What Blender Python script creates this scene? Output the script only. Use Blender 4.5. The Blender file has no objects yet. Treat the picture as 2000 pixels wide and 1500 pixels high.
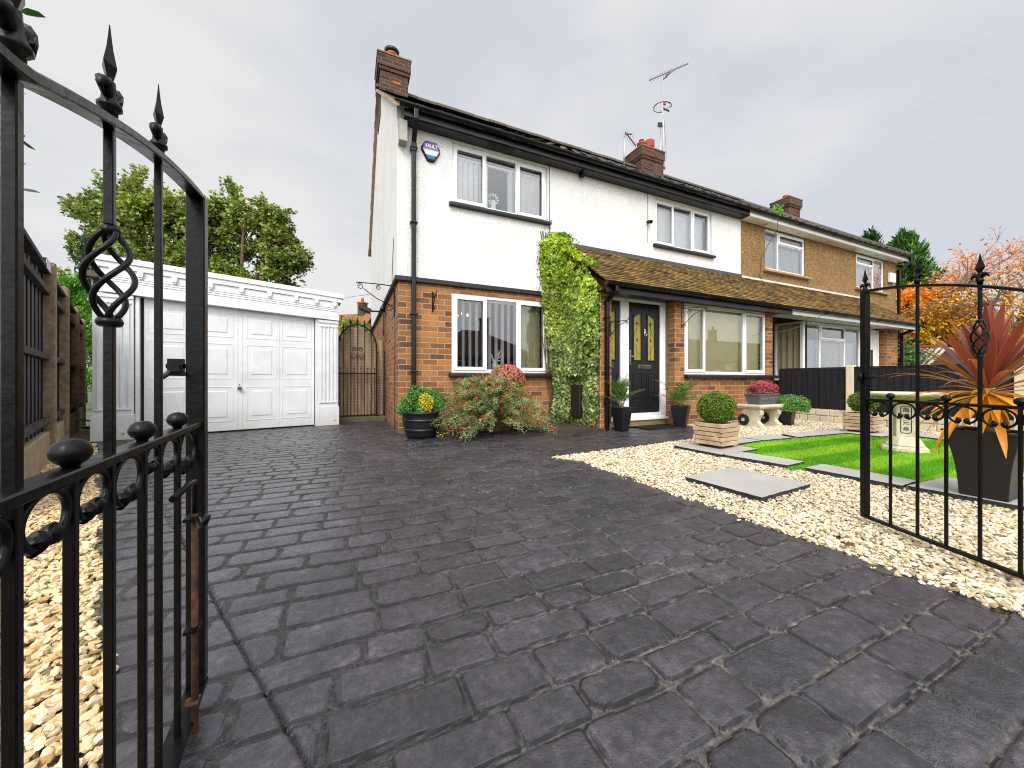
import bpy, math, random
import numpy as np
from mathutils import Vector, Matrix, Quaternion
random.seed(7); rng = np.random.default_rng(7)
R = math.radians; PI = math.pi
scene = bpy.context.scene
COL = scene.collection

# ------------------------------------------------------------------ picture -> place
FPX = 709.0; PSI = R(24.3); SN, CS = math.sin(PSI), math.cos(PSI); EYE = 0.79
def ray(px): return math.atan((px-1000)/FPX) + PSI
def on_y(px, Y): return Y*math.tan(ray(px))                # x on a plane y = Y
def depth(x, y): return x*SN + y*CS
def up(py, x, y): return EYE + (742-py)*depth(x, y)/FPX    # height of a picture row above a place
def ground(px, py, h=0.0):
    z = FPX*(EYE-h)/(py-742); l = (px-1000)*z/FPX
    return Vector((l*CS+z*SN, -l*SN+z*CS, h))
def at(px, z, py=None):
    l = (px-1000)*z/FPX
    return Vector((l*CS+z*SN, -l*SN+z*CS, 0 if py is None else EYE+(742-py)*z/FPX))

# ------------------------------------------------------------------ object helpers
def woff(o):
    v = Vector((0, 0, 0))
    while o is not None: v += o.location; o = o.parent
    return v
def link(name, me, mat=None, parent=None, loc=None):
    o = bpy.data.objects.new(name, me); COL.objects.link(o)
    if mat is not None:
        for m in (mat if isinstance(mat, (list, tuple)) else [mat]): me.materials.append(m)
    if parent is not None: o.parent = parent
    return o
def tag(o, label=None, cat=None, group=None, kind=None):
    if label: o['label'] = label
    if cat: o['category'] = cat
    if group: o['group'] = group
    if kind: o['kind'] = kind
    return o
def thing(name, label, cat, loc=(0, 0, 0), group=None):
    o = bpy.data.objects.new(name, None); COL.objects.link(o)
    o.location = loc; o.empty_display_size = .1
    return tag(o, label, cat, group)
def copy_tree(o, parent=None):
    c = o.copy(); COL.objects.link(c)
    if parent is not None: c.parent = parent
    for ch in [k for k in list(bpy.data.objects) if k.parent == o]: copy_tree(ch, c)
    return c

class MB:
    def __init__(s): s.v = []; s.f = []; s.sm = []; s.mi = []; s.c = []
    def add(s, vs, fs, smooth=False, mi=0, col=None):
        b = len(s.v); s.v += [tuple(p) for p in vs]
        s.c += [col or (1, 1, 1, 1)]*len(vs)
        for f in fs: s.f.append([b+i for i in f]); s.sm.append(smooth); s.mi.append(mi)
        return s
    def box(s, x0, x1, y0, y1, z0, z1, **k):
        vs = [(x, y, z) for z in (z0, z1) for y in (y0, y1) for x in (x0, x1)]
        return s.add(vs, [(0, 2, 3, 1), (4, 5, 7, 6), (0, 1, 5, 4), (2, 6, 7, 3), (0, 4, 6, 2), (1, 3, 7, 5)], **k)
    def mbox(s, M, x0, x1, y0, y1, z0, z1, **k):
        vs = [M(x, y, z) for z in (z0, z1) for y in (y0, y1) for x in (x0, x1)]
        return s.add(vs, [(0, 2, 3, 1), (4, 5, 7, 6), (0, 1, 5, 4), (2, 6, 7, 3), (0, 4, 6, 2), (1, 3, 7, 5)], **k)
    def bar(s, a, b, w, h=None, upv=(0, 0, 1), **k):
        a = Vector(a); b = Vector(b); d = (b-a).normalized(); u = Vector(upv)
        if abs(d.dot(u)) > .98: u = Vector((0, 1, 0)) if abs(d.y) < .9 else Vector((1, 0, 0))
        r = d.cross(u).normalized(); u = r.cross(d); h = h or w
        vs = []
        for p in (a, b):
            for i, j in ((-1, -1), (1, -1), (1, 1), (-1, 1)): vs.append(p + r*(i*w/2) + u*(j*h/2))
        return s.add(vs, [(3, 2, 1, 0), (4, 5, 6, 7), (0, 1, 5, 4), (1, 2, 6, 5), (2, 3, 7, 6), (3, 0, 4, 7)], **k)
    def tube(s, pts, r, n=8, cap=True, smooth=True, **k):
        pts = [Vector(p) for p in pts]; m = len(pts)
        rr = r if isinstance(r, (list, tuple)) else [r]*m
        t0 = (pts[1]-pts[0]).normalized()
        u = Vector((0, 0, 1)) if abs(t0.z) < .9 else Vector((1, 0, 0))
        u = (u - t0*u.dot(t0)).normalized(); vs = []
        for i, p in enumerate(pts):
            a = pts[max(i-1, 0)]; b = pts[min(i+1, m-1)]; t = (b-a).normalized()
            u = (u - t*u.dot(t)).normalized(); w = t.cross(u)
            for j in range(n):
                q = 2*PI*j/n; vs.append(p + (u*math.cos(q) + w*math.sin(q))*rr[i])
        fs = [(i*n+j, i*n+(j+1) % n, (i+1)*n+(j+1) % n, (i+1)*n+j) for i in range(m-1) for j in range(n)]
        s.add(vs, fs, smooth=smooth, **k)
        if cap:
            b = len(s.v) - m*n
            s.f.append([b+j for j in reversed(range(n))]); s.f.append([b+(m-1)*n+j for j in range(n)])
            s.sm += [False, False]; s.mi += [k.get('mi', 0)]*2
        return s
    def lathe(s, prof, c=(0, 0, 0), n=24, smooth=True, sx=1, sy=1, rot=0, cap=True, **k):
        c = Vector(c); vs = []
        for r, z in prof:
            for j in range(n):
                q = 2*PI*j/n + rot; vs.append((c.x+r*sx*math.cos(q), c.y+r*sy*math.sin(q), c.z+z))
        m = len(prof)
        fs = [(i*n+j, i*n+(j+1) % n, (i+1)*n+(j+1) % n, (i+1)*n+j) for i in range(m-1) for j in range(n)]
        s.add(vs, fs, smooth=smooth, **k)
        if cap:
            b = len(s.v) - m*n
            s.f.append([b+j for j in reversed(range(n))]); s.f.append([b+(m-1)*n+j for j in range(n)])
            s.sm += [False, False]; s.mi += [k.get('mi', 0)]*2
        return s
    def prism(s, poly, z0, z1, **k):
        n = len(poly); vs = [(x, y, z0) for x, y in poly] + [(x, y, z1) for x, y in poly]
        return s.add(vs, [tuple(reversed(range(n))), tuple(range(n, 2*n))] + [(i, (i+1) % n, n+(i+1) % n, n+i) for i in range(n)], **k)
    def xprism(s, prof, x0, x1, **k):          # profile in (y, z), swept along x
        n = len(prof); vs = [(x0, y, z) for y, z in prof] + [(x1, y, z) for y, z in prof]
        return s.add(vs, [tuple(range(n)), tuple(reversed(range(n, 2*n)))] + [(n+i, n+(i+1) % n, (i+1) % n, i) for i in range(n)], **k)
    def build(s, name, mat, parent=None, bevel=0, seg=1, col=False):
        o = woff(parent) if parent is not None else Vector((0, 0, 0))
        me = bpy.data.meshes.new(name)
        me.from_pydata([(x-o.x, y-o.y, z-o.z) for x, y, z in s.v], [], s.f)
        me.polygons.foreach_set('use_smooth', s.sm); me.polygons.foreach_set('material_index', s.mi)
        if col:
            a = me.color_attributes.new('col', 'FLOAT_COLOR', 'POINT'); a.data.foreach_set('color', np.array(s.c, 'f').ravel())
        me.validate(); me.update()
        ob = link(name, me, mat, parent)
        if bevel:
            b = ob.modifiers.new('b', 'BEVEL'); b.width = bevel; b.segments = seg; b.limit_method = 'ANGLE'; b.angle_limit = R(40)
        return ob

def np_mesh(name, V, F, mat, parent=None, col=None, smooth=False, mi=None):
    """V (n,3) world coordinates, F (m,k) faces of one size"""
    o = woff(parent) if parent is not None else Vector((0, 0, 0))
    V = np.asarray(V, 'f') - np.array(o, 'f'); F = np.asarray(F, 'i')
    me = bpy.data.meshes.new(name); m, k = F.shape
    me.vertices.add(len(V)); me.vertices.foreach_set('co', V.ravel())
    me.loops.add(m*k); me.loops.foreach_set('vertex_index', F.ravel())
    me.polygons.add(m); me.polygons.foreach_set('loop_start', np.arange(0, m*k, k, dtype='i'))
    try: me.polygons.foreach_set('loop_total', np.full(m, k, 'i'))
    except Exception: pass
    me.polygons.foreach_set('use_smooth', np.full(m, smooth, bool))
    if mi is not None: me.polygons.foreach_set('material_index', mi)
    if col is not None:
        a = me.color_attributes.new('col', 'FLOAT_COLOR', 'POINT')
        a.data.foreach_set('color', np.concatenate([col, np.ones((len(col), 1))], 1).astype('f').ravel())
    me.update(calc_edges=True)
    return link(name, me, mat, parent)

# value noise on arrays
def _h(ix, iy, s):
    n = (ix.astype(np.int64)*374761393 + iy.astype(np.int64)*668265263 + s*974634777) & 0xffffffff
    n = ((n ^ (n >> 13))*1274126177) & 0xffffffff
    return ((n ^ (n >> 16)) & 0xffff)/65535.0
def vnoise(x, y, s=0):
    ix = np.floor(x); iy = np.floor(y); fx = x-ix; fy = y-iy
    fx = fx*fx*(3-2*fx); fy = fy*fy*(3-2*fy)
    a = _h(ix, iy, s); b = _h(ix+1, iy, s); c = _h(ix, iy+1, s); d = _h(ix+1, iy+1, s)
    return (a*(1-fx)+b*fx)*(1-fy) + (c*(1-fx)+d*fx)*fy
def fbm(x, y, s=0, o=4):
    r = 0; a = .5
    for i in range(o): r = r + a*vnoise(x*2**i, y*2**i, s+i*17); a *= .5
    return r

# ------------------------------------------------------------------ materials
def lin(h):
    h = h.lstrip('#'); c = [int(h[i:i+2], 16)/255 for i in (0, 2, 4)]
    return tuple(x/12.92 if x <= .04045 else ((x+.055)/1.055)**2.4 for x in c) + (1,)
class NT:
    def __init__(s, name):
        s.m = bpy.data.materials.new(name); s.m.use_nodes = True; s.t = s.m.node_tree; s.t.nodes.clear()
        s.out = s.n('ShaderNodeOutputMaterial')
    def n(s, t, **k):
        q = s.t.nodes.new(t)
        for a, b in k.items(): setattr(q, a, b)
        return q
    def l(s, a, b): s.t.links.new(a, b)
    def pos(s): return s.n('ShaderNodeTexCoord').outputs['Object']
    def noise(s, scale, detail=4, rough=.55, vec=None, dim='3D'):
        q = s.n('ShaderNodeTexNoise'); q.inputs['Scale'].default_value = scale
        q.inputs['Detail'].default_value = detail; q.inputs['Roughness'].default_value = rough
        s.l(vec if vec is not None else s.pos(), q.inputs['Vector']); return q
    def vor(s, scale, feat='F1', vec=None):
        q = s.n('ShaderNodeTexVoronoi'); q.feature = feat; q.inputs['Scale'].default_value = scale
        s.l(vec if vec is not None else s.pos(), q.inputs['Vector']); return q
    def ramp(s, fac, stops):
        q = s.n('ShaderNodeValToRGB'); e = q.color_ramp.elements
        while len(e) < len(stops): e.new(.5)
        for i, (p, c) in enumerate(stops):
            e[i].position = p; e[i].color = c if len(c) == 4 else tuple(c)+(1,)
        s.l(fac, q.inputs[0]); return q.outputs[0]
    def mix(s, f, a, b, mode='MIX'):
        q = s.n('ShaderNodeMix', data_type='RGBA', blend_type=mode)
        for i, v in ((0, f), (6, a), (7, b)):
            if hasattr(v, 'is_linked') or hasattr(v, 'links'): s.l(v, q.inputs[i])
            else: q.inputs[i].default_value = v
        return q.outputs[2]
    def math(s, op, a, b=None, c=None):
        q = s.n('ShaderNodeMath', operation=op)
        for i, v in enumerate((a, b, c)):
            if v is None: continue
            if hasattr(v, 'links'): s.l(v, q.inputs[i])
            else: q.inputs[i].default_value = v
        return q.outputs[0]
    def bump(s, h, strength=.5, dist=.01, nrm=None):
        q = s.n('ShaderNodeBump'); q.inputs['Strength'].default_value = strength; q.inputs['Distance'].default_value = dist
        s.l(h, q.inputs['Height'])
        if nrm is not None: s.l(nrm, q.inputs['Normal'])
        return q.outputs[0]
    def bsdf(s, col, rough=.6, nrm=None, metal=0, spec=None, coat=0, sheen=0):
        q = s.n('ShaderNodeBsdfPrincipled')
        for k, v in (('Base Color', col), ('Roughness', rough), ('Metallic', metal), ('Coat Weight', coat)):
            if hasattr(v, 'links'): s.l(v, q.inputs[k])
            else: q.inputs[k].default_value = v
        if spec is not None: q.inputs['Specular IOR Level'].default_value = spec
        if nrm is not None: s.l(nrm, q.inputs['Normal'])
        s.l(q.outputs[0], s.out.inputs[0]); return q

def m_plain(name, c, rough=.5, var=.12, scale=8, bump=0, bscale=60, bdist=.002, metal=0, spec=None, coat=0):
    n = NT(name); c = lin(c) if isinstance(c, str) else tuple(c)+(1,)
    q = n.noise(scale, 5); d = tuple(x*(1-var) for x in c[:3]); e = tuple(min(1, x*(1+var)) for x in c[:3])
    col = n.ramp(q.outputs[0], [(.3, d), (.7, e)])
    r = n.math('MULTIPLY_ADD', q.outputs[0], .25, rough-.12)
    nb = n.bump(n.noise(bscale, 3).outputs[0], bump, bdist) if bump else None
    n.bsdf(col, r, nb, metal, spec, coat); return n.m

def m_brick(name, c1, c2, mortar, dark=.5, bias=0., grime=True):
    n = NT(name); sp = n.n('ShaderNodeSeparateXYZ'); n.l(n.pos(), sp.inputs[0])
    u = n.math('ADD', sp.outputs[0], sp.outputs[1]); cb = n.n('ShaderNodeCombineXYZ')
    w = n.noise(14, 2); wob = n.math('MULTIPLY_ADD', w.outputs[0], .008, -.004)
    n.l(n.math('ADD', u, wob), cb.inputs[0]); n.l(n.math('ADD', sp.outputs[2], wob), cb.inputs[1])
    b = n.n('ShaderNodeTexBrick'); n.l(cb.outputs[0], b.inputs['Vector'])
    b.inputs['Scale'].default_value = 1; b.inputs['Brick Width'].default_value = .2304
    b.inputs['Row Height'].default_value = .085; b.inputs['Mortar Size'].default_value = .0075
    b.inputs['Mortar Smooth'].default_value = .35; b.inputs['Bias'].default_value = bias
    b.inputs['Color1'].default_value = (0, 0, 0, 1); b.inputs['Color2'].default_value = (1, 1, 1, 1); b.inputs['Mortar'].default_value = (.5, .5, .5, 1)
    mid = tuple((x*.65+y*.35) for x, y in zip(lin(c1), lin(c2)))
    bc = n.ramp(b.outputs['Color'], [(0., lin(c2)), (.3, mid), (.65, lin(c1)), (1., tuple(min(1, x*1.2) for x in lin(c1)[:3]))])
    fn = n.noise(35, 5, .7); big = n.noise(1.3, 3)
    bc = n.mix(.55, bc, n.ramp(fn.outputs[0], [(.3, (.45, .42, .4)), (.7, (1.25, 1.2, 1.15))]), 'MULTIPLY')
    bc = n.mix(dark, bc, n.ramp(big.outputs[0], [(.35, (.55, .52, .5)), (.65, (1.1, 1.08, 1.05))]), 'MULTIPLY')
    mc = n.mix(.5, lin(mortar), n.ramp(fn.outputs[0], [(.3, (.5, .48, .45)), (.7, (1.2, 1.2, 1.2))]), 'MULTIPLY')
    col = n.mix(b.outputs['Fac'], bc, mc)
    h = n.math('SUBTRACT', n.math('MULTIPLY', fn.outputs[0], .35), b.outputs['Fac'])
    n.bsdf(col, .85, n.bump(h, .8, .006)); return n.m

def m_render(name, c, scale=70, dist=.006, var=.06, c2=None, strength=.7):
    n = NT(name); v = n.noise(scale, 3, .6); g = n.noise(1.1, 5, .6); c = lin(c)
    st = n.noise(6, 6, .7)
    mp = n.n('ShaderNodeMapping'); n.l(n.pos(), mp.inputs[0]); mp.inputs['Scale'].default_value = (7, 7, .35); sk = n.noise(1, 5, .6, mp.outputs[0])
    a = n.ramp(g.outputs[0], [(.3, tuple(x*(1-var*1.6) for x in c[:3])), (.7, c)])
    a = n.mix(.5, a, n.ramp(st.outputs[0], [(.35, (.93, .90, .85)), (.6, (1, 1, 1))]), 'MULTIPLY')
    a = n.mix(.25, a, n.ramp(sk.outputs[0], [(.36, (.86, .84, .79)), (.5, (1, 1, 1))]), 'MULTIPLY')
    if c2:
        vv = n.vor(scale*1.2); a = n.mix(1, a, n.ramp(vv.outputs['Color'], [(0, lin(c2)), (.45, (.75, .75, .75)), (1, (1.7, 1.6, 1.5))]), 'MULTIPLY')
        h = n.math('SUBTRACT', 1.0, vv.outputs['Distance'])
    else: h = v.outputs[0]; a = n.mix(1, a, n.ramp(v.outputs[0], [(.34, (.80, .78, .75)), (.52, (1, 1, 1))]), 'MULTIPLY')
    n.bsdf(a, .9, n.bump(h, strength, dist), spec=.2); return n.m

def m_leaf(name, rough=.45, trans=.3, spec=.4):
    n = NT(name); a = n.n('ShaderNodeAttribute'); a.attribute_name = 'col'
    q = n.bsdf(a.outputs['Color'], rough, spec=spec)
    t = n.n('ShaderNodeBsdfTranslucent'); n.l(n.mix(1, a.outputs['Color'], (1.25, 1.2, .7, 1), 'MULTIPLY'), t.inputs[0])
    x = n.n('ShaderNodeMixShader'); x.inputs[0].default_value = trans
    n.l(q.outputs[0], x.inputs[1]); n.l(t.outputs[0], x.inputs[2]); n.l(x.outputs[0], n.out.inputs[0]); return n.m

def m_attr(name, rough=.8, scale=60, amt=.4, bump=.3, bdist=.003, spec=.3):
    n = NT(name); a = n.n('ShaderNodeAttribute'); a.attribute_name = 'col'; q = n.noise(scale, 4, .65)
    col = n.mix(amt, a.outputs['Color'], n.ramp(q.outputs[0], [(.3, (.55, .5, .45)), (.7, (1.2, 1.2, 1.2))]), 'MULTIPLY')
    n.bsdf(col, rough, n.bump(q.outputs[0], bump, bdist), spec=spec); return n.m

def m_glass(name, k=2.6, tint=(.97, .98, .98, 1)):
    n = NT(name); f = n.n('ShaderNodeFresnel'); f.inputs[0].default_value = 1.5
    fac = n.math('MINIMUM', n.math('MULTIPLY', f.outputs[0], k), .95)
    t = n.n('ShaderNodeBsdfTransparent'); t.inputs[0].default_value = tint
    g = n.n('ShaderNodeBsdfGlossy'); g.inputs['Roughness'].default_value = .0; g.inputs['Color'].default_value = (.95, .97, 1, 1)
    w = n.noise(1.2, 1); n.l(n.bump(w.outputs[0], .12, .02), g.inputs['Normal'])
    x = n.n('ShaderNodeMixShader'); n.l(fac, x.inputs[0]); n.l(t.outputs[0], x.inputs[1]); n.l(g.outputs[0], x.inputs[2])
    n.l(x.outputs[0], n.out.inputs[0]); return n.m

def m_wood(name, c, c2, scale=1., axis='Z', rough=.7, bump=.4, spec=.3):
    n = NT(name); mp = n.n('ShaderNodeMapping'); n.l(n.pos(), mp.inputs[0])
    sc = {'Z': (30, 30, 1.6), 'X': (1.6, 30, 30), 'Y': (30, 1.6, 30)}[axis]
    mp.inputs['Scale'].default_value = tuple(x*scale for x in sc)
    q = n.noise(1, 6, .65, mp.outputs[0]); g = n.noise(3, 3)
    col = n.ramp(q.outputs[0], [(.3, lin(c2)), (.65, lin(c))])
    col = n.mix(.5, col, n.ramp(g.outputs[0], [(.3, (.65, .65, .65)), (.7, (1.15, 1.15, 1.15))]), 'MULTIPLY')
    n.bsdf(col, rough, n.bump(q.outputs[0], bump, .003), spec=spec); return n.m

M = {}
M['brick'] = m_brick('brick', '#a8703c', '#5c402e', '#b39a80', .5)
M['brick_far'] = m_brick('brick far', '#a56e3a', '#68452e', '#b59a7c', .3)
M['brick_dark'] = m_brick('sooty brick', '#53382b', '#2b2020', '#7d6046', .6)
M['render'] = m_render('white roughcast', '#eeecea', 42, .016, .05, None, .9)
M['peb'] = m_render('brown pebbledash', '#a4845a', 60, .012, .12, '#241408')
M['peb_grey'] = m_render('grey pebbledash', '#8d7f6e', 60, .01, .1, '#3a322a')
M['upvc'] = m_plain('white upvc', '#f1f0ee', .3, .02, 3, spec=.5)
def m_white():
    n = NT('white painted timber'); q = n.noise(3, 6, .65); f = n.noise(40, 4); sp = n.n('ShaderNodeSeparateXYZ'); n.l(n.pos(), sp.inputs[0])
    c = n.ramp(q.outputs[0], [(.3, lin('#d6d8d8')), (.6, lin('#e6e8ea'))])
    lowd = n.math('MULTIPLY', n.math('SUBTRACT', .35, sp.outputs[2]), 2.2); lowd.node.use_clamp = True
    c = n.mix(n.math('MULTIPLY', lowd, n.math('MULTIPLY', f.outputs[0], 1.0)), c, lin('#a9a294'))
    n.bsdf(c, .42, n.bump(q.outputs[0], .25, .002)); return n.m
M['white_paint'] = m_white()
M['black_paint'] = m_plain('black masonry paint', '#1b181b', .5, .12, 6, .3, 40, .002)
M['soffit'] = m_plain('dark brown soffit', '#0e0a0b', .35, .1, 4)
M['gutter'] = m_plain('black gutter plastic', '#0b0a0c', .25, .12, 6, spec=.35)
M['iron'] = m_plain('black painted iron', '#080608', .30, .3, 14, .6, 55, .0015, spec=.22)
def _rusty():
    n = NT('rusty iron'); q = n.noise(22, 6, .7)
    c = n.ramp(q.outputs[0], [(.38, lin('#1c1410')), (.55, lin('#4a2c18')), (.7, lin('#7d4c22'))])
    n.bsdf(c, .85, n.bump(q.outputs[0], .6, .002)); return n.m
M['rust'] = _rusty()
M['glass'] = m_glass('window glass', 3.4)
M['blind'] = m_plain('white blind fabric', '#f8f8fa', .8, .03)
M['blind_cream'] = m_plain('cream blind fabric', '#e4dcae', .8, .05)
M['curtain'] = m_plain('olive cream curtain', '#c9c3a0', .85, .1)
M['curtain_pink'] = m_plain('pale pink curtain', '#e2cfc4', .85, .06)
def _lace():
    n = NT('lace net'); v = n.vor(28); q = n.noise(60, 2)
    c = n.ramp(v.outputs['Distance'], [(.1, (.82, .83, .84)), (.5, (.45, .47, .48))]); n.bsdf(c, .9); return n.m
M['lace'] = _lace()
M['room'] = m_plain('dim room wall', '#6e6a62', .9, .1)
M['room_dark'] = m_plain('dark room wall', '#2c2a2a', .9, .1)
M['tile_wet'] = m_attr('wet roof tile', .5, 45, .6, .5, .004, .7)
M['tile'] = m_attr('roof tile', .85, 45, .6, .5, .004)
M['terracotta'] = m_plain('terracotta', '#b5522c', .75, .2, 9, .3)
M['pot_dark'] = m_plain('dark grey plastic pot', '#111113', .40, .12, 5, .2, 30, .001)
M['black_timber'] = m_wood('black stained timber', '#1e1c1e', '#0a090b', 1, 'Z', .6, .7)
M['old_timber'] = m_wood('weathered dark timber', '#4a4038', '#1f1a18', 1, 'Z', .8, .7)
M['grey_timber'] = m_wood('grey rail timber', '#4c4845', '#262322', 1, 'Y', .8, .7)
M['pale_board'] = m_wood('weathered pale boards', '#c3a582', '#7d6448', .8, 'Z', .85, .6)
M['pine'] = m_wood('pale pine batten', '#ccb394', '#967b5c', .5, 'X', .8, .5)
M['concrete'] = m_plain('concrete post', '#86725c', .9, .42, 16, .8, 60, .004)
M['stone_pale'] = m_plain('pale cast stone', '#cfc3a8', .9, .16, 7, .7, 50, .004)
M['slate'] = m_plain('grey slate slab', '#a9a5a0', .6, .1, 2.5, .5, 18, .003)
M['slate_edge'] = m_plain('dark slate edge', '#2a2b2f', .7, .2, 20, .8, 30, .006)
M['chrome'] = m_plain('chrome', '#d8d4cc', .18, .05, metal=1)
M['brass'] = m_plain('old brass', '#8a7654', .35, .2, metal=1)
M['bark'] = m_plain('bark', '#5b4a38', .9, .3, 14, .8, 30, .01)
M['bark_pale'] = m_plain('grey twig bark', '#8a7660', .9, .25, 14, .8, 30, .006)
M['leaf'] = m_leaf('leaf')
M['leaf_gloss'] = m_leaf('glossy leaf', .3, .2, .5)
M['sword'] = m_leaf('sword leaf', .35, .25, .5)
M['flower'] = m_leaf('petal', .6, .35, .2)
M['gravelmat'] = m_attr('gravel stone', .8, 55, .35, .4, .002)
M['soil'] = m_plain('soil', '#3d3126', .95, .3, 30, .8, 60, .01)
M['rubber'] = m_plain('rubber', '#161618', .6, .2, 60, 1, 140, .004)
M['cable'] = m_plain('cable', '#3a3634', .5, .05)
M['alu'] = m_plain('aluminium', '#b9bcc0', .35, .1, 20, metal=.7)
M['red_plastic'] = m_plain('red plastic', '#a02a24', .4, .05)
# ================================================================== GROUND
def m_ground():
    n = NT('far ground'); q = n.noise(.6, 6); g = n.noise(9, 5)
    c = n.ramp(q.outputs[0], [(.4, lin('#5d5a55')), (.55, lin('#4b5a34'))])
    c = n.mix(.5, c, n.ramp(g.outputs[0], [(.3, (.6, .6, .6)), (.7, (1.2, 1.2, 1.2))]), 'MULTIPLY')
    n.bsdf(c, .95, n.bump(g.outputs[0], .6, .02)); return n.m
g = MB(); N = 40
g.add([(-400, -400, -.07), (400, -400, -.07), (400, 400, -.07), (-400, 400, -.07)], [(0, 1, 2, 3)])
tag(g.build('ground', m_ground()), kind='structure')

def m_drive():
    n = NT('stamped concrete'); a = n.n('ShaderNodeAttribute'); a.attribute_name = 'col'
    sp = n.n('ShaderNodeSeparateColor'); n.l(a.outputs['Color'], sp.inputs[0])   # r joint, g stone tone with painted crevice shade, b roughness patch
    f = n.noise(38, 7, .72); m = n.noise(7, 5, .6); fine = n.noise(190, 3, .6); big = n.noise(.9, 3)
    base = n.ramp(m.outputs[0], [(.3, lin('#2a282d')), (.55, lin('#3a373d')), (.75, lin('#4c484f'))])
    base = n.mix(.7, base, n.ramp(f.outputs[0], [(.34, (.35, .35, .37)), (.52, (.95, .95, .95)), (.68, (1.9, 1.85, 1.8))]), 'MULTIPLY')
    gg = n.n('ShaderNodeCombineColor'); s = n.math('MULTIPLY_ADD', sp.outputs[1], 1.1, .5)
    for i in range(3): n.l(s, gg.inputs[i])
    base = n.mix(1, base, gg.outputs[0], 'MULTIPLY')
    pt = n.noise(.7, 4, .6); base = n.mix(1, base, n.ramp(pt.outputs[0], [(.35, (.78, .78, .8)), (.65, (1.22, 1.2, 1.18))]), 'MULTIPLY')
    v = n.vor(95); fl = n.math('GREATER_THAN', n.math('MULTIPLY', f.outputs[0], n.math('SUBTRACT', 1., v.outputs['Distance'])), .56)
    base = n.mix(n.math('MULTIPLY', fl, .5), base, (.2, .19, .185, 1))
    gr = n.ramp(f.outputs[0], [(.3, lin('#1f1d1e')), (.5, lin('#56514c')), (.75, lin('#9a9184'))])
    jm = n.math('MULTIPLY', sp.outputs[0], n.math('MINIMUM', n.math('MULTIPLY_ADD', big.outputs[0], 2.2, -.2), .9))
    jm.node.use_clamp = True
    col = n.mix(jm, base, gr)
    fl2 = n.noise(17, 5, .62); rg = n.math('MULTIPLY_ADD', sp.outputs[2], .9, .2)
    ter = n.math('SNAP', fl2.outputs[0], .075); ter2 = n.math('SNAP', n.noise(60, 3, .6).outputs[0], .14)
    h = n.math('ADD', n.math('MULTIPLY', n.math('MULTIPLY_ADD', ter, 1.6, n.math('MULTIPLY', ter2, .38)), rg), n.math('MULTIPLY', n.math('MULTIPLY_ADD', fine.outputs[0], .30, n.math('MULTIPLY', f.outputs[0], .55)), n.math('MULTIPLY_ADD', sp.outputs[2], .85, .12)))
    ro = n.math('MULTIPLY_ADD', f.outputs[0], .25, n.math('MULTIPLY_ADD', sp.outputs[2], .22, .13)); ro = n.math('MULTIPLY_ADD', sp.outputs[0], .2, ro)
    n.bsdf(col, ro, n.bump(h, 1., .014), spec=.8); return n.m

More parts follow.
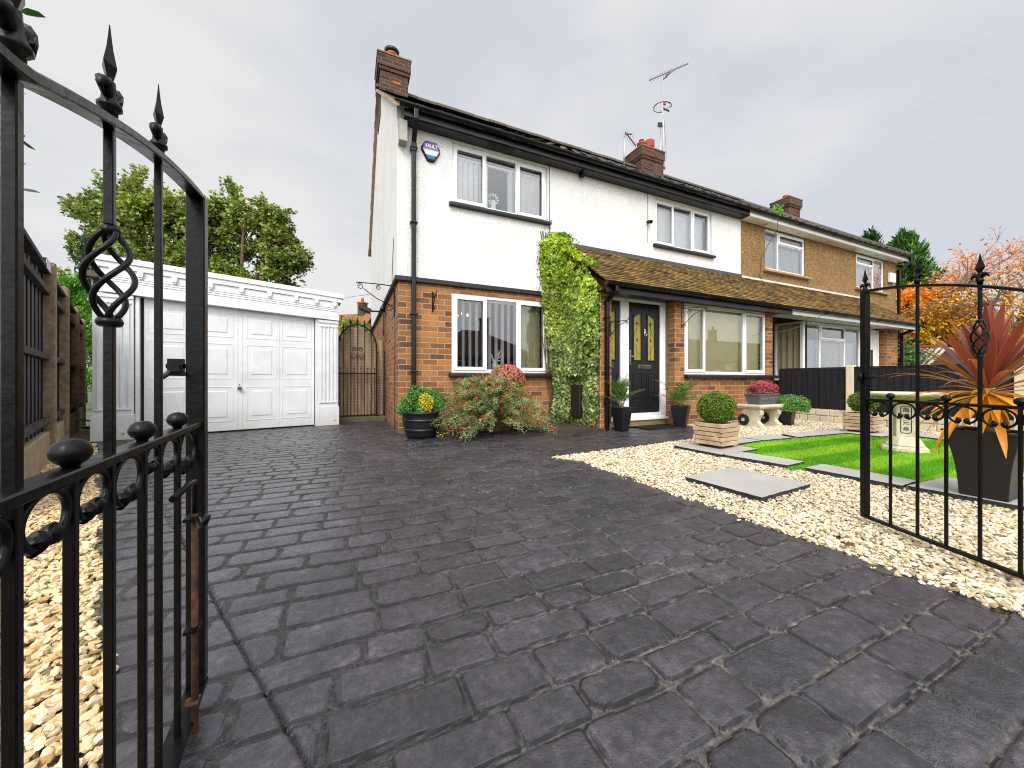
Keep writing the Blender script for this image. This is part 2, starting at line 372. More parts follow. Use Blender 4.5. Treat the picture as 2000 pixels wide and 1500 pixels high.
RIGHT_X = 2.045
def left_edge(y): return -.475 - .46*(y-1.082)
def build_driveway():
    xs = np.concatenate([np.arange(-6.2, -.85, .02), np.arange(-.85, 2.3, .0058), np.arange(2.3, 6.6, .018)])
    ys = np.concatenate([np.arange(-2.5, .18, .03), np.arange(.18, 2.3, .0055), np.arange(2.3, 4.2, .009), np.arange(4.2, 9.2, .018)])
    X, Y = np.meshgrid(xs, ys); r = np.random.default_rng(3)
    wear = np.clip((X-.05+.5*(Y-1.2)*.3)/1.1+.5*(fbm(X*1.5, Y*1.5, 61, 2)-.45), 0, 1)
    wx = X + .03*(fbm(X*3.1, Y*3.1, 1, 3)-.45); wy = Y + .045*(fbm(X*1.7+9, Y*1.7, 2, 4)-.45) + .014*(fbm(X*11, Y*11, 77, 2)-.4)
    wy += .012*np.sin(X*1.3)
    yb = [-3.0]
    while yb[-1] < 10: yb.append(yb[-1] + r.uniform(.108, .158))
    yb = np.array(yb); row = np.searchsorted(yb, wy)-1; row = np.clip(row, 0, len(yb)-2)
    y0 = yb[row]; y1 = yb[row+1]
    dx = np.zeros_like(X); dxe = np.zeros_like(X); cid = np.zeros(X.shape, int)
    rnd = r.random((len(yb), 80, 4))
    hw = np.zeros_like(X); cxx = np.zeros_like(X); wid = np.zeros_like(X)
    for k in range(len(yb)):
        mk = row == k
        if not mk.any(): continue
        b = [-7 + r.uniform(0, .3)]
        while b[-1] < 7.2: b.append(b[-1] + r.choice([r.uniform(.17, .23), r.uniform(.22, .33)]))
        b = np.array(b); q = wx[mk]; i = np.clip(np.searchsorted(b, q)-1, 0, len(b)-2)
        cid[mk] = i % 80; cxx[mk] = (b[i]+b[i+1])/2; wid[mk] = (b[i+1]-b[i])/2
    rr = rnd[row, cid]
    cy = (y0+y1)/2; hy = (y1-y0)/2
    jn = .0022 + .0062*np.clip(fbm(X*2.6, Y*2.6, 30, 3)*1.7-.35, 0, 1)              # half joint width
    edge = .012*(fbm(X*16, Y*16, 40, 3)-.45)
    rad = .012 + .035*rr[..., 0]**2
    px = np.abs(wx-cxx) - (wid-jn-rad) ; py = np.abs(wy-cy) - (hy-jn*1.15-rad)
    d = np.hypot(np.maximum(px, 0), np.maximum(py, 0)) + np.minimum(np.maximum(px, py), 0) - rad + edge*.7
    st = np.clip(-d/.007, 0, 1); st = st*st*(3-2*st)
    joint = np.clip((d+.0005)/.002, 0, 1)
    crev = np.maximum(np.exp(-((d+.0008)/.0038)**2), (1-wear)*np.clip((d+.0005)/.003, 0, 1))  # band along stone edges and joints where crevice shade is painted
    dome = np.clip(-d/.05, 0, 1)
    rough = rr[..., 1]*(.12+.88*wear)
    n1 = fbm(X*9, Y*9, 5, 4)-.45; n2 = fbm(X*28, Y*28, 6, 4)-.45
    Z = -.0075*(1-st) + st*(.0015*dome + (n1*.009 + n2*.009)*(.25+1.2*rough) + (rr[..., 2]-.5)*.002 + (wx-cxx)*(rr[..., 3]-.5)*.018)
    Z += (1-st)*n2*.006 - crev*.0015
    # saw cut running beside the left border
    u = np.array([.41, -.88]); u = u/np.hypot(*u); P0 = np.array([-.491, 1.747])
    t = (X-P0[0])*u[0] + (Y-P0[1])*u[1]; e = (X-P0[0])*u[1] - (Y-P0[1])*u[0] + .003*(fbm(X*20, Y*20, 8, 2)-.4)
    cut = np.exp(-(e/.0045)**2); Z -= .014*cut
    # smooth trowelled border along the garden side and the house
    bd0 = np.where(Y < 3.3, (RIGHT_X-.04-X)/.06, 1)
    dist = RIGHT_X - X; bd = np.clip((dist-.04)/.06, 0, 1)
    Z = np.where(X > RIGHT_X-.12, Z*bd, Z); joint = np.where((X > RIGHT_X-.12) & (Y < 3.3), joint*bd, joint)
    colr = np.clip(joint*(.15+.85*wear), 0, 1)*(1-.9*cut)
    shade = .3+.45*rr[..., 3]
    shade = shade - crev*.42*np.clip(bd0, 0, 1) - (1-st)*.12; shade = np.where(cut > .4, -.45, shade)  # crevice shade painted into the vertex colour, over the random stone tone
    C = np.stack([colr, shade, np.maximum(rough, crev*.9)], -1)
    inside = (X > left_edge(Y) - .03*fbm(X*5, Y*5, 9, 2)) & (Y < 8.9)
    gard = (X > RIGHT_X+.05) & (Y < 3.16 + (X-1.86)*.09)
    gard2 = (X > 5.35) & (Y > 3.1)
    inside &= ~gard & ~gard2
    nx, ny = len(xs), len(ys)
    idx = np.arange(nx*ny).reshape(ny, nx)
    keep = inside[:-1, :-1] & inside[1:, 1:] & inside[:-1, 1:] & inside[1:, :-1]
    F = np.stack([idx[:-1, :-1], idx[:-1, 1:], idx[1:, 1:], idx[1:, :-1]], -1)[keep]
    V = np.stack([X, Y, Z], -1).reshape(-1, 3); C = C.reshape(-1, 3)
    used = np.zeros(len(V), bool); used[F.ravel()] = True; remap = np.cumsum(used)-1
    return V[used], remap[F], C[used]
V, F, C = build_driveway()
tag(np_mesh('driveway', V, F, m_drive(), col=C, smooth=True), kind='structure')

# gravel beds: a base sheet with loose stones on top
def m_bed():
    n = NT('gravel bed'); v = n.vor(42); w = n.noise(30, 4)
    c = n.ramp(v.outputs['Color'], [(.0, lin('#7a6b54')), (.5, lin('#a89878')), (1, lin('#cbbd9f'))])
    c = n.mix(1, c, n.ramp(v.outputs['Distance'], [(.15, (1, 1, 1)), (.6, (.3, .27, .22))]), 'MULTIPLY')
    n.bsdf(c, .9, n.bump(n.math('SUBTRACT', 1., v.outputs['Distance']), 1, .012)); return n.m
bed = m_bed()
b = MB(); b.prism([(RIGHT_X+.03, -1.5), (9.5, -1.5), (8.6, 4.6), (5.36, 4.6), (5.36, 3.5), (RIGHT_X-.1, 3.19)], -.06, -.012)
tag(b.build('garden_bed', bed), kind='structure')
b = MB(); b.prism([(left_edge(-1)+.03, -1), (left_edge(8)+.03, 8), (-3.95, 8), (-1.85, 3.04), (-1.6, 2.3), (-.95, -1)], -.06, -.014)
tag(b.build('side_bed', bed), kind='structure')

# stone template: bumpy flattened icosphere
def ico(sub):
    t = (1+5**.5)/2
    v = [(-1, t, 0), (1, t, 0), (-1, -t, 0), (1, -t, 0), (0, -1, t), (0, 1, t), (0, -1, -t), (0, 1, -t), (t, 0, -1), (t, 0, 1), (-t, 0, -1), (-t, 0, 1)]
    f = [(0, 11, 5), (0, 5, 1), (0, 1, 7), (0, 7, 10), (0, 10, 11), (1, 5, 9), (5, 11, 4), (11, 10, 2), (10, 7, 6), (7, 1, 8), (3, 9, 4), (3, 4, 2), (3, 2, 6), (3, 6, 8), (3, 8, 9), (4, 9, 5), (2, 4, 11), (6, 2, 10), (8, 6, 7), (9, 8, 1)]
    v = [Vector(p).normalized() for p in v]
    for _ in range(sub):
        mid = {}; nf = []
        def m(a, b):
            k = (min(a, b), max(a, b))
            if k not in mid: v.append(((v[a]+v[b])/2).normalized()); mid[k] = len(v)-1
            return mid[k]
        for a, b_, c in f:
            x, y, z = m(a, b_), m(b_, c), m(c, a); nf += [(a, x, z), (b_, y, x), (c, z, y), (x, y, z)]
        f = nf
    return np.array([tuple(p) for p in v]), np.array(f)
def rot_mats(n, tilt=.5):
    a = rng.uniform(0, 2*PI, n); b = rng.normal(0, tilt, n); c = rng.normal(0, tilt, n)
    ca, sa, cb, sb, cc, sc_ = np.cos(a), np.sin(a), np.cos(b), np.sin(b), np.cos(c), np.sin(c); o = np.zeros(n); i = np.ones(n)
    Rz = np.stack([ca, -sa, o, sa, ca, o, o, o, i], -1).reshape(-1, 3, 3)
    Rx = np.stack([i, o, o, o, cb, -sb, o, sb, cb], -1).reshape(-1, 3, 3)
    Ry = np.stack([cc, o, sc_, o, i, o, -sc_, o, cc], -1).reshape(-1, 3, 3)
    return Rx @ Ry @ Rz
def stones(P, size, sub):
    v, f = ico(sub); n = len(P); k = len(v)
    J = v[None]*(1+rng.uniform(-.24, .24, (n, k, 1)))
    # planar chips
    for _ in range(3):
        q = rng.normal(size=(n, 1, 3)); q /= np.linalg.norm(q, axis=2, keepdims=True); dd = (J*q).sum(2, keepdims=True); lim = rng.uniform(.45, .8, (n, 1, 1))
        J = J - q*np.maximum(dd-lim, 0)
    S = np.stack([size*rng.uniform(.8, 1.3, n), size*rng.uniform(.55, .95, n), size*rng.uniform(.35, .6, n)], -1)/2
    W = np.einsum('nij,nkj->nki', rot_mats(n, .35), J*S[:, None]) + P[:, None]
    F = (f[None] + (np.arange(n)*k)[:, None, None]).reshape(-1, 3)
    pal = np.array([lin(h)[:3] for h in ('#e6d9bd', '#d8c6a0', '#efe6d2', '#c9b48a', '#dccfb4', '#b9a27a', '#9a8a70', '#e9ddc6', '#d6bf94')])
    pr = np.array([.2, .16, .15, .1, .14, .07, .04, .1, .04]); c = pal[rng.choice(len(pal), n, p=pr/pr.sum())]*rng.uniform(.8, 1.05, (n, 1))
    return W.reshape(-1, 3), F, np.repeat(c, k, 0)
def in_poly(x, y, poly):
    r = np.zeros(len(x), bool); j = len(poly)-1
    for i in range(len(poly)):
        xi, yi = poly[i]; xj, yj = poly[j]
        with np.errstate(divide='ignore', invalid='ignore'):
            r ^= ((yi > y) != (yj > y)) & (x < (xj-xi)*(y-yi)/(yj-yi+1e-12)+xi)
        j = i
    return r
LAWN = [(4.03, 2.58), (4.12, 2.76), (4.72, 2.86), (5.0, 2.86), (5.3, 3.1), (5.42, 2.82), (6.42, 2.74), (6.9, 2.3), (6.78, 1.86), (5.4, .98), (4.05, 1.18), (3.85, 1.2), (3.84, 1.8), (3.45, 1.86), (3.5, 1.92), (3.8, 1.93), (3.72, 2.49)]
def scatter(poly, dens, z0, z1, excl=None):
    p = np.array(poly); a = (p.max(0)-p.min(0)); n = int(a[0]*a[1]*dens)
    x = rng.uniform(p[:, 0].min(), p[:, 0].max(), n); y = rng.uniform(p[:, 1].min(), p[:, 1].max(), n)
    k = in_poly(x, y, poly)
    if excl is not None: k &= ~in_poly(x, y, excl)
    x, y = x[k], y[k]; return np.stack([x, y, rng.uniform(z0, z1, len(x))], -1)
def viewable(P, marg=90):
    z = P[:, 0]*SN + P[:, 1]*CS; l = P[:, 0]*CS - P[:, 1]*SN
    return (z > .15) & (np.abs(l)/np.maximum(z, .01) < (1000+marg*4)/FPX)
wob = lambda y, s=0: .02*math.sin(y*9+s)+.012*math.sin(y*23+s)
rightE = [(RIGHT_X+.005+wob(y)*.5, y) for y in np.arange(-.9, 3.0, .06)]
g1 = rightE + [(1.93, 3.1), (1.87, 3.19), (2.4, 3.24), (3.0, 3.28), (3.8, 3.36), (4.3, 3.40), (5.33, 3.47), (5.33, 4.55), (8.2, 4.62), (9.2, -1)]
Pn = scatter(g1, 7000, -.008, .014, LAWN)
d = Pn[:, 0]*SN+Pn[:, 1]*CS
near = d < 2.2; mid = (d >= 2.2) & (d < 3.8); far = d >= 3.8
P = Pn[near & viewable(Pn)]; A = stones(P, rng.uniform(.016, .031, len(P)), 1)
P = Pn[mid & viewable(Pn)]; B = stones(P, rng.uniform(.017, .030, len(P)), 0)
P = Pn[far & viewable(Pn) & (rng.random(len(Pn)) < .62)]; Cc = stones(P, rng.uniform(.021, .032, len(P)), 0)
def cat(*L):
    V = []; F = []; C = []; o = 0
    for v, f, c in L: V.append(v); F.append(f+o); C.append(c); o += len(v)
    return np.concatenate(V), np.concatenate(F), np.concatenate(C)
# a few strays kicked over the edge of the driveway
sx = np.stack([RIGHT_X-rng.exponential(.02, 60), rng.uniform(.3, 3.1, 60), np.full(60, .008)], -1)
V, F, C = cat(A, B, Cc, stones(sx, rng.uniform(.012, .028, 60), 1))
tag(np_mesh('garden_gravel', V, F, M['gravelmat'], col=C), kind='stuff', label='cream gravel spread across the front garden', cat='gravel')
g2 = [(left_edge(y)-.012+wob(y, 2)*.8, y) for y in np.arange(.1, 6.2, .06)] + [(-4.3, 6.2), (-2.66, 4.75), (-1.6, 2.3), (-.9, .1)]
P = scatter(g2, 5200, -.008, .014); P = P[viewable(P)]; dd = P[:, 0]*SN+P[:, 1]*CS
V, F, C = cat(stones(P[dd < 1.9], rng.uniform(.020, .036, (dd < 1.9).sum()), 1), stones(P[dd >= 1.9], rng.uniform(.022, .034, (dd >= 1.9).sum()), 0))
tag(np_mesh('border_gravel', V, F, M['gravelmat'], col=C*np.array([.93, .84, .68])), kind='stuff', label='yellowish gravel strip between the left fence and the driveway', cat='gravel')

# lawn: base + blades
gb = MB(); gb.prism(LAWN, -.04, .012); gm = m_plain('turf backing', '#4f8a22', .9, .2, 20)
lawn_base = tag(gb.build('lawn', gm), kind='structure')
P = scatter(LAWN, 17000, .010, .012); dd = P[:, 0]*SN+P[:, 1]*CS
P = P[viewable(P) & (rng.random(len(P)) < np.clip(4.5/dd**1.0-.2, .3, 1))]; n = len(P)
a = rng.uniform(0, 2*PI, n); h = rng.uniform(.014, .03, n); w = .0022*np.ones(n)*np.clip((P[:, 0]*SN+P[:, 1]*CS)/3, 1, 2)
ln = rng.uniform(0, .016, n); la = rng.uniform(0, 2*PI, n)
T = np.stack([np.cos(a)*w, np.sin(a)*w, 0*w], -1); tip = P+np.stack([np.cos(la)*ln, np.sin(la)*ln, h], -1)
V = np.stack([P-T, P+T, tip], 1).reshape(-1, 3); F = np.arange(n*3).reshape(-1, 3)
rng.random(); st = .5+.5*np.tanh(6*np.sin(P[:, 1]*PI/.27 + .25*P[:, 0]))
c = np.array(lin('#6fb424')[:3])*(1-st[:, None]) + np.array(lin('#a2d23a')[:3])*st[:, None]
c = c*(.7+.6*fbm(P[:, 0]*3, P[:, 1]*3, 4, 3))[:, None]*rng.uniform(.65, 1.25, (n, 1)); c[:, 0] *= rng.uniform(.75, 1.3, n)
tag(np_mesh('grass', V, F, M['leaf'], col=np.repeat(c, 3, 0)), kind='stuff', label='bright green artificial turf mown in pale stripes', cat='lawn')

# slabs
def slab(name_label, poly, z0=.0, z1=.042, grp='grey slate slabs edging the lawn'):
    b = MB(); n = len(poly); ctr = np.mean(poly, 0); r = random.Random(sum(map(ord, name_label)))
    # split edges and chip them
    top = []; 
    for i in range(n):
        p, q = np.array(poly[i]), np.array(poly[(i+1) % n]); k = max(2, int(np.linalg.norm(q-p)/.03))
        for j in range(k):
            t = j/k; w = p*(1-t)+q*t; nn = np.array([q[1]-p[1], p[0]-q[0]]); nn = nn/np.linalg.norm(nn)
            top.append(tuple(w + nn*(r.uniform(-.0035, .0035) if j else 0)))
    m = len(top); bot = [(x+(ctr[0]-x)*.02+r.uniform(-.004, .004), y+(ctr[1]-y)*.02+r.uniform(-.004, .004)) for x, y in top]
    b.add([(x, y, z1) for x, y in top], [tuple(range(m))], mi=0)
    b.add([(x, y, z1) for x, y in top]+[(x, y, (z0+z1)/2+r.uniform(-.004, .004)) for x, y in bot]+[(x, y, z0-.02) for x, y in top],
          [(i, i+m, (i+1) % m+m, (i+1) % m) for i in range(m)]+[(i+m, i+2*m, (i+1) % m+2*m, (i+1) % m+m) for i in range(m)], mi=1)
    o = b.build('paving_slab', [M['slate'], M['slate_edge']]); tag(o, name_label, 'slab', grp); return o
slab('large grey slate slab lying alone in the gravel as a stepping stone', [(2.40, 1.452), (3.04, 1.497), (3.0, 2.06), (2.375, 2.01)])
slab('grey slate slab carrying the nearer slatted planter', [(3.41, 2.449), (4.06, 2.495), (4.02, 3.05), (3.385, 3.02)])
slab('narrow grey slate slab at the lawn corner, next to the nearer planter slab', [(3.51, 1.905), (3.815, 1.929), (3.735, 2.482), (3.43, 2.44)])
slab('narrow grey slate slab crossed by the tall stile of the right gate', [(3.575, 1.205), (3.855, 1.22), (3.86, 1.81), (3.555, 1.80)])
slab('grey slate slab under the cordyline pot', [(3.645, .60), (4.22, .62), (4.20, 1.175), (3.61, 1.19)])
slab('grey slab behind the nearer planter, first of the two touching slabs', [(4.10, 2.79), (4.665, 2.83), (4.64, 3.07), (4.1, 3.05)])
slab('grey slab behind the turf with its front edge on the grass, second of the two touching slabs', [(4.69, 2.825), (5.27, 2.80), (5.32, 3.10), (4.675, 3.07)])
slab('long grey slab at the far edge of the lawn, left of the further planter', [(5.375, 2.795), (6.43, 2.735), (6.75, 2.98), (5.5, 3.06)])
slab('grey slab under the further slatted planter', [(6.44, 2.36), (7.15, 2.36), (7.2, 2.98), (6.78, 2.98), (6.44, 2.74)])
slab('pale slab at the far lawn edge behind the stone birdbath', [(6.66, 1.25), (7.0, 1.2), (7.3, 2.32), (6.95, 2.32)])
# ================================================================== HOUSES
FY = 5.58; BY = 12.0; XL = .68; XP = 8.4; XR = 16.1; ZT = 2.26; ZE = 4.57; RY = 8.79; RZ = 7.42; PY = 4.614
def holed(mb, M, s0, s1, z0, z1, th, holes, **k):
    """wall panel with rectangular openings; M(s, d, z) -> world, d = outward"""
    xs = sorted({s0, s1, *[h[0] for h in holes], *[h[1] for h in holes]}); zs = sorted({z0, z1, *[h[2] for h in holes], *[h[3] for h in holes]})
    for i in range(len(xs)-1):
        run = None
        for j in range(len(zs)-1):
            cx, cz = (xs[i]+xs[i+1])/2, (zs[j]+zs[j+1])/2
            solid = not any(h[0] < cx < h[1] and h[2] < cz < h[3] for h in holes)
            if solid and run is None: run = zs[j]
            if run is not None and (not solid or j == len(zs)-2):
                e = zs[j+1] if solid else zs[j]
                mb.mbox(M, xs[i], xs[i+1], -th, 0, run, e, **k); run = None
def front(Y): return lambda s, d, z: (s, Y-d, z)
def sideL(X): return lambda s, d, z: (X-d, s, z)

def wave_sheet(mb, M, s0, s1, z0, z1, d, amp=.02, n=5, gather=None, **k):
    N_ = n*8; vs = []; K = 8 if gather else 1
    for j in range(K+1):
        t = j/K; z = z1+(z0-z1)*t
        for i in range(N_+1):
            u = i/N_; s = s0+(s1-s0)*u
            if gather is not None:
                g = math.sin(min(t*1.25, 1)*PI*.5)**2*.55; s = s + (gather-s)*g
            vs.append(M(s, d+amp*math.sin(u*n*2*PI+(t*1.3 if gather else 0)), z))
    mb.add(vs, [(j*(N_+1)+i, j*(N_+1)+i+1, (j+1)*(N_+1)+i+1, (j+1)*(N_+1)+i) for j in range(K) for i in range(N_)], smooth=True, **k)

def window(parent, M, s0, s1, z0, z1, lights, fr=.055, label=None, blind=None, room='room', e=.25, D=-1.6):
    """lights: list of (fraction, 'fix'|'sash'|'top'); frame on plane d=-.05 set back in the reveal"""
    f = MB(); D0, D1 = -.09, -.03
    mb = lambda a, b, c, d, y0, y1: f.mbox(M, a, b, y0, y1, c, d)
    mb(s0, s1, z1-fr, z1, D0, D1); mb(s0, s1, z0, z0+fr, D0, D1)
    mb(s0, s0+fr, z0+fr, z1-fr, D0, D1); mb(s1-fr, s1, z0+fr, z1-fr, D0, D1)
    W = s1-s0; x = s0; gl = []
    for i, (fc, kd) in enumerate(lights):
        x1 = x + fc*W; a = s0+fr if i == 0 else x+fr*.35; c = s1-fr if i == len(lights)-1 else x1-fr*.35
        if i < len(lights)-1: mb(x1-fr*.35, x1+fr*.35, z0+fr, z1-fr, D0, D1)
        lo, hi = z0+fr, z1-fr
        if kd.startswith('top'):
            zz = hi-(hi-lo)*.27; mb(a, c, zz-.02, zz+.02, D0, D1)
            gl.append((a, c, lo, zz-.02, False)); gl.append((a, c, zz+.02, hi, True))
        else: gl.append((a, c, lo, hi, kd == 'sash'))
        x = x1
    frame = f.build('window', M_['upvc'], parent, bevel=.004, seg=2)
    if label: frame['label'] = label
    for a, c, lo, hi, sash in gl:
        if sash:
            q = MB(); w = .056; p0, p1 = -.032, -.012; e_ = .016
            for bx in ((a-e_, c+e_, hi-w+e_, hi+e_), (a-e_, c+e_, lo-e_, lo+w-e_), (a-e_, a-e_+w, lo+w-e_, hi-w+e_), (c+e_-w, c+e_, lo+w-e_, hi-w+e_)):
                q.mbox(M, bx[0], bx[1], p0, p1, bx[2], bx[3])
            q.build('casement', M_['upvc'], frame, bevel=.004, seg=2)
            a, c, lo, hi = a+w-e_, c-w+e_, lo+w-e_, hi-w+e_
            gk = MB(); t = .004
            for bx in ((a, c, hi-t, hi), (a, c, lo, lo+t), (a, a+t, lo, hi), (c-t, c, lo, hi)): gk.mbox(M, bx[0], bx[1], -.013, -.011, bx[2], bx[3])
            gk.build('gasket', M_['rubber'], frame)
        q = MB(); q.add([M(a, -.045, lo), M(c, -.045, lo), M(c, -.045, hi), M(a, -.045, hi)], [(0, 1, 2, 3)])
        q.build('pane', M_['glass'], frame)
    # dim room behind
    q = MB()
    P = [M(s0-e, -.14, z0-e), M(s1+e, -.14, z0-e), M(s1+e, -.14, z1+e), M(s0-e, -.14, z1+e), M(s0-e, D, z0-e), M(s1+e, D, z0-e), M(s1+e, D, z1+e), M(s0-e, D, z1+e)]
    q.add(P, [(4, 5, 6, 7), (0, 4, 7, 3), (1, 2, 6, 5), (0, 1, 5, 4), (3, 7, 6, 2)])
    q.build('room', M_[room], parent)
    return frame
M_ = M

def tile_plane(name, mat, parent, x0, x1, y0, z0, y1, z1, gauge, width, thick, cols, seed, clip=None, jit=.006, camber=0.0):
    """courses of overlapping tiles climbing from (y0,z0) to (y1,z1)"""
    r = np.random.default_rng(seed); L = math.hypot(y1-y0, z1-z0); uy, uz = (y1-y0)/L, (z1-z0)/L; ny, nz = -uz, uy
    n = int(L/gauge)+1; V = []; F = []; C = []
    for k in range(n):
        t0 = k*gauge; t1 = min(t0+gauge*1.25, L+.02); off = (k % 2)*width/2; x = x0-off
        while x < x1:
            a, b = max(x, x0), min(x+width-.004, x1); x += width
            if b-a < .02: continue
            if clip and not clip((a+b)/2, (t0+gauge/2)/L): continue
            j = r.uniform(-jit, jit); h = thick*r.uniform(.8, 1.3); tl = r.uniform(-.002, .003)
            def P(xx, t, hh): return (xx, y0+uy*t+ny*hh, z0+uz*t+nz*hh)
            i = len(V); m = (a+b)/2
            V += [P(a, t0+j, 0), P(b, t0+j, 0), P(b, t1, -thick), P(a, t1, -thick), P(a, t0+j, h), P(m, t0+j, h+camber), P(b, t0+j, h+tl), P(b, t1, thick*.1), P(m, t1, thick*.1+camber), P(a, t1, thick*.1)]
            F += [(i, i+1, i+6, i+4), (i+4, i+5, i+8, i+9), (i+5, i+6, i+7, i+8), (i, i+4, i+9, i+3), (i+1, i+2, i+7, i+6), (i+4, i+6, i+5, i+5)]
            c = np.array(lin(cols[r.choice(len(cols))])[:3])*r.uniform(.7, 1.2)
            C += [tuple(c)]*10
    V = np.array(V); F = [f for f in F if len(set(f)) == 4]
    return np_mesh(name, V, np.array(F), mat, parent, col=np.array(C))

def gutter(parent, x0, x1, Y, z, r=.055, name='gutter', mat='gutter', drop=0.):
    b = MB(); prof = [(Y - r*math.cos(a)*1.0, z - r*math.sin(a)) for a in np.linspace(0, PI, 9)]
    inner = [(Y - (r-.006)*math.cos(a), z - (r-.006)*math.sin(a)) for a in np.linspace(PI, 0, 9)]
    b.xprism(prof+inner, x0, x1, smooth=False)
    for x in np.arange(x0+.25, x1, .78):
        rr = r+.007; p = [(Y - rr*math.cos(a), z - rr*math.sin(a)) for a in np.linspace(0, PI, 9)]; q = [(Y - (r-.009)*math.cos(a), z - (r-.009)*math.sin(a)) for a in np.linspace(PI, 0, 9)]
        b.xprism(p+q, x-.02, x+.02)
        if int(x*10) % 3 == 0: b.xprism(p+q, x+.05, x+.075)
    for x in (x0-.003, x1): b.xprism([(Y - (r+.003)*math.cos(a), z - (r+.003)*math.sin(a)) for a in np.linspace(0, PI, 9)], x, x+.004)
    return b.build(name, M[mat], parent)

def chimney(parent, x0, x1, y0, y1, z0, z1, cap=.1, mat='brick_dark'):
    b = MB(); b.box(x0, x1, y0, y1, z0, z1-.36); b.box(x0-.03, x1+.03, y0-.03, y1+.03, z1-.36, z1-.28); b.box(x0-.055, x1+.055, y0-.055, y1+.055, z1-.28, z1-.02)
    c = b.build('chimney', M[mat], parent)
    q = MB(); q.box(x0-.07, x1+.07, y0-.07, y1+.07, z1-.02, z1+.012); q.build('capping', M['concrete'], c)
    return c
def pot(parent, x, y, z, r=.1, h=.25, kind=0):
    b = MB()
    if kind == 0: b.lathe([(r*.9, -.02), (r*.95, h*.75), (r*1.1, h*.78), (r*1.1, h)], (x, y, z), 20)
    elif kind == 1:
        p = [(r*.8, -.02), (r*.8, h*.3), (r*1.2, h*.42)]
        for i in range(5): p += [(r*1.22, h*(.45+i*.1)), (r*1.1, h*(.48+i*.1)), (r*1.22, h*(.52+i*.1))]
        b.lathe(p+[(r*.9, h*1.02)], (x, y, z), 24)
    o = b.build('chimney_pot', M['terracotta'], parent)
    return o

winA = (on_y(882, FY), on_y(1067.5, FY)); winB = (on_y(1277, FY), on_y(1388, FY))
winG = (on_y(882, FY), on_y(1070, FY)); WZ = (3.565, 4.525)
# ------------------------------------------------------------------ our house
H1 = thing('white_house', 'white roughcast semi-detached house with brown brick ground floor and black trim', 'house', (XL, FY, 0))
b = MB(); F1 = front(FY-.025)
holed(b, F1, XL-.025, XP-.002, ZT+.06, ZE+.06, .25, [(winA[0], winA[1], WZ[0], WZ[1]), (winB[0], winB[1], WZ[0], WZ[1])])
G = XL-.027                                                        # gable in render, up to the ridge
b.add([(G, FY-.022, ZT+.06), (G, BY, ZT+.06), (G, BY, 4.9), (G, RY, RZ-.03), (G, FY-.022, 4.9), (G+.25, FY-.022, ZT+.06), (G+.25, BY, ZT+.06), (G+.25, BY, 4.9), (G+.25, RY, RZ-.03), (G+.25, FY-.022, 4.9)],
      [(4, 3, 2, 1, 0), (5, 6, 7, 8, 9), (0, 5, 9, 4), (1, 2, 7, 6), (2, 3, 8, 7), (3, 4, 9, 8)])
b.box(XL+.23, XP-.002, BY-.2, BY, ZT+.06, 4.9)
b.build('rendered_wall', M['render'], H1)
b = MB(); holed(b, front(FY), XL, XP-.002, -.1, ZT, .25, [(winG[0], winG[1], .905, 2.165), (4.2, 7.4, .1, ZT)])
b.box(XL+.003, XL+.25, FY+.25, BY, -.1, ZT); b.box(XL+.25, XP-.002, BY-.2, BY-.003, -.1, ZT)
b.build('brick_wall', M['brick'], H1)
b = MB(); x = XL-.055
for w in (1.0, .55, .5, 1.0):
    b.box(x, x+w-.004, FY-.06, FY+.12, ZT-.004+rng.uniform(-.003, .003), ZT+.066); x += w
b.box(x, 3.5, FY-.06, FY+.12, ZT-.002, ZT+.064); b.box(XL-.055, XL+.1, FY+.123, BY, ZT-.002, ZT+.064)
b.build('black_band', M['black_paint'], H1, bevel=.008, seg=2)
for (a, c), z, lb in ((winA, WZ[0], None), (winB, WZ[0], None), (winG, .905, None)):
    b = MB(); b.xprism([(FY-.10, z-.065), (FY+.05, z-.065), (FY+.05, z+.004), (FY-.04, z), (FY-.10, z-.018)], a-.05, c+.05)
    b.build('window_sill', M['black_paint'], H1, bevel=.008, seg=2)
WF = front(FY-.01); T3 = [(.335, 'sash'), (.33, 'fix'), (.335, 'sash')]
w1 = window(H1, WF, winA[0], winA[1], WZ[0], WZ[1], T3, label='upper casement window with pink curtains and a white ornament behind the glass')
w2 = window(H1, WF, winB[0], winB[1], WZ[0], WZ[1], T3, label='upper casement window with closed vertical blinds')
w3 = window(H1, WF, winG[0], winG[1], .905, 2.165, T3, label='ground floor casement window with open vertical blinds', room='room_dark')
# pebble-set stop bead and cable beside the upper window
def blinds(win, s0, s1, z0, z1, d, pitch, w, ang, mat, skip=None, Mf=WF, head=True):
    b = MB(); s = s0+pitch*.5
    while s < s1:
        if not (skip and skip(s)):
            a = R(ang)+rng.uniform(-.06, .06); cx, cy = math.cos(a)*w/2, math.sin(a)*w/2; e = .0015
            vs = [Mf(s-cx, d-cy, z0), Mf(s+cx, d+cy, z0), Mf(s+cx, d+cy, z1), Mf(s-cx, d-cy, z1)]
            vs += [Mf(s-cx+e, d-cy-e, z0), Mf(s+cx+e, d+cy-e, z0), Mf(s+cx+e, d+cy-e, z1), Mf(s-cx+e, d-cy-e, z1)]
            b.add(vs, [(0, 1, 2, 3), (7, 6, 5, 4), (1, 5, 6, 2), (0, 3, 7, 4)])
        s += pitch
    if head: b.mbox(Mf, s0, s1, d-.02, d+.02, z1, z1+.035)
    return b.build('blind', M[mat], win)
blinds(w1, winA[0]+.05, winA[1]-.05, WZ[0]+.05, WZ[1]-.16, -.16, .088, .085, 48, 'blind', skip=lambda s: winA[0]+.66 < s < winA[0]+.98)
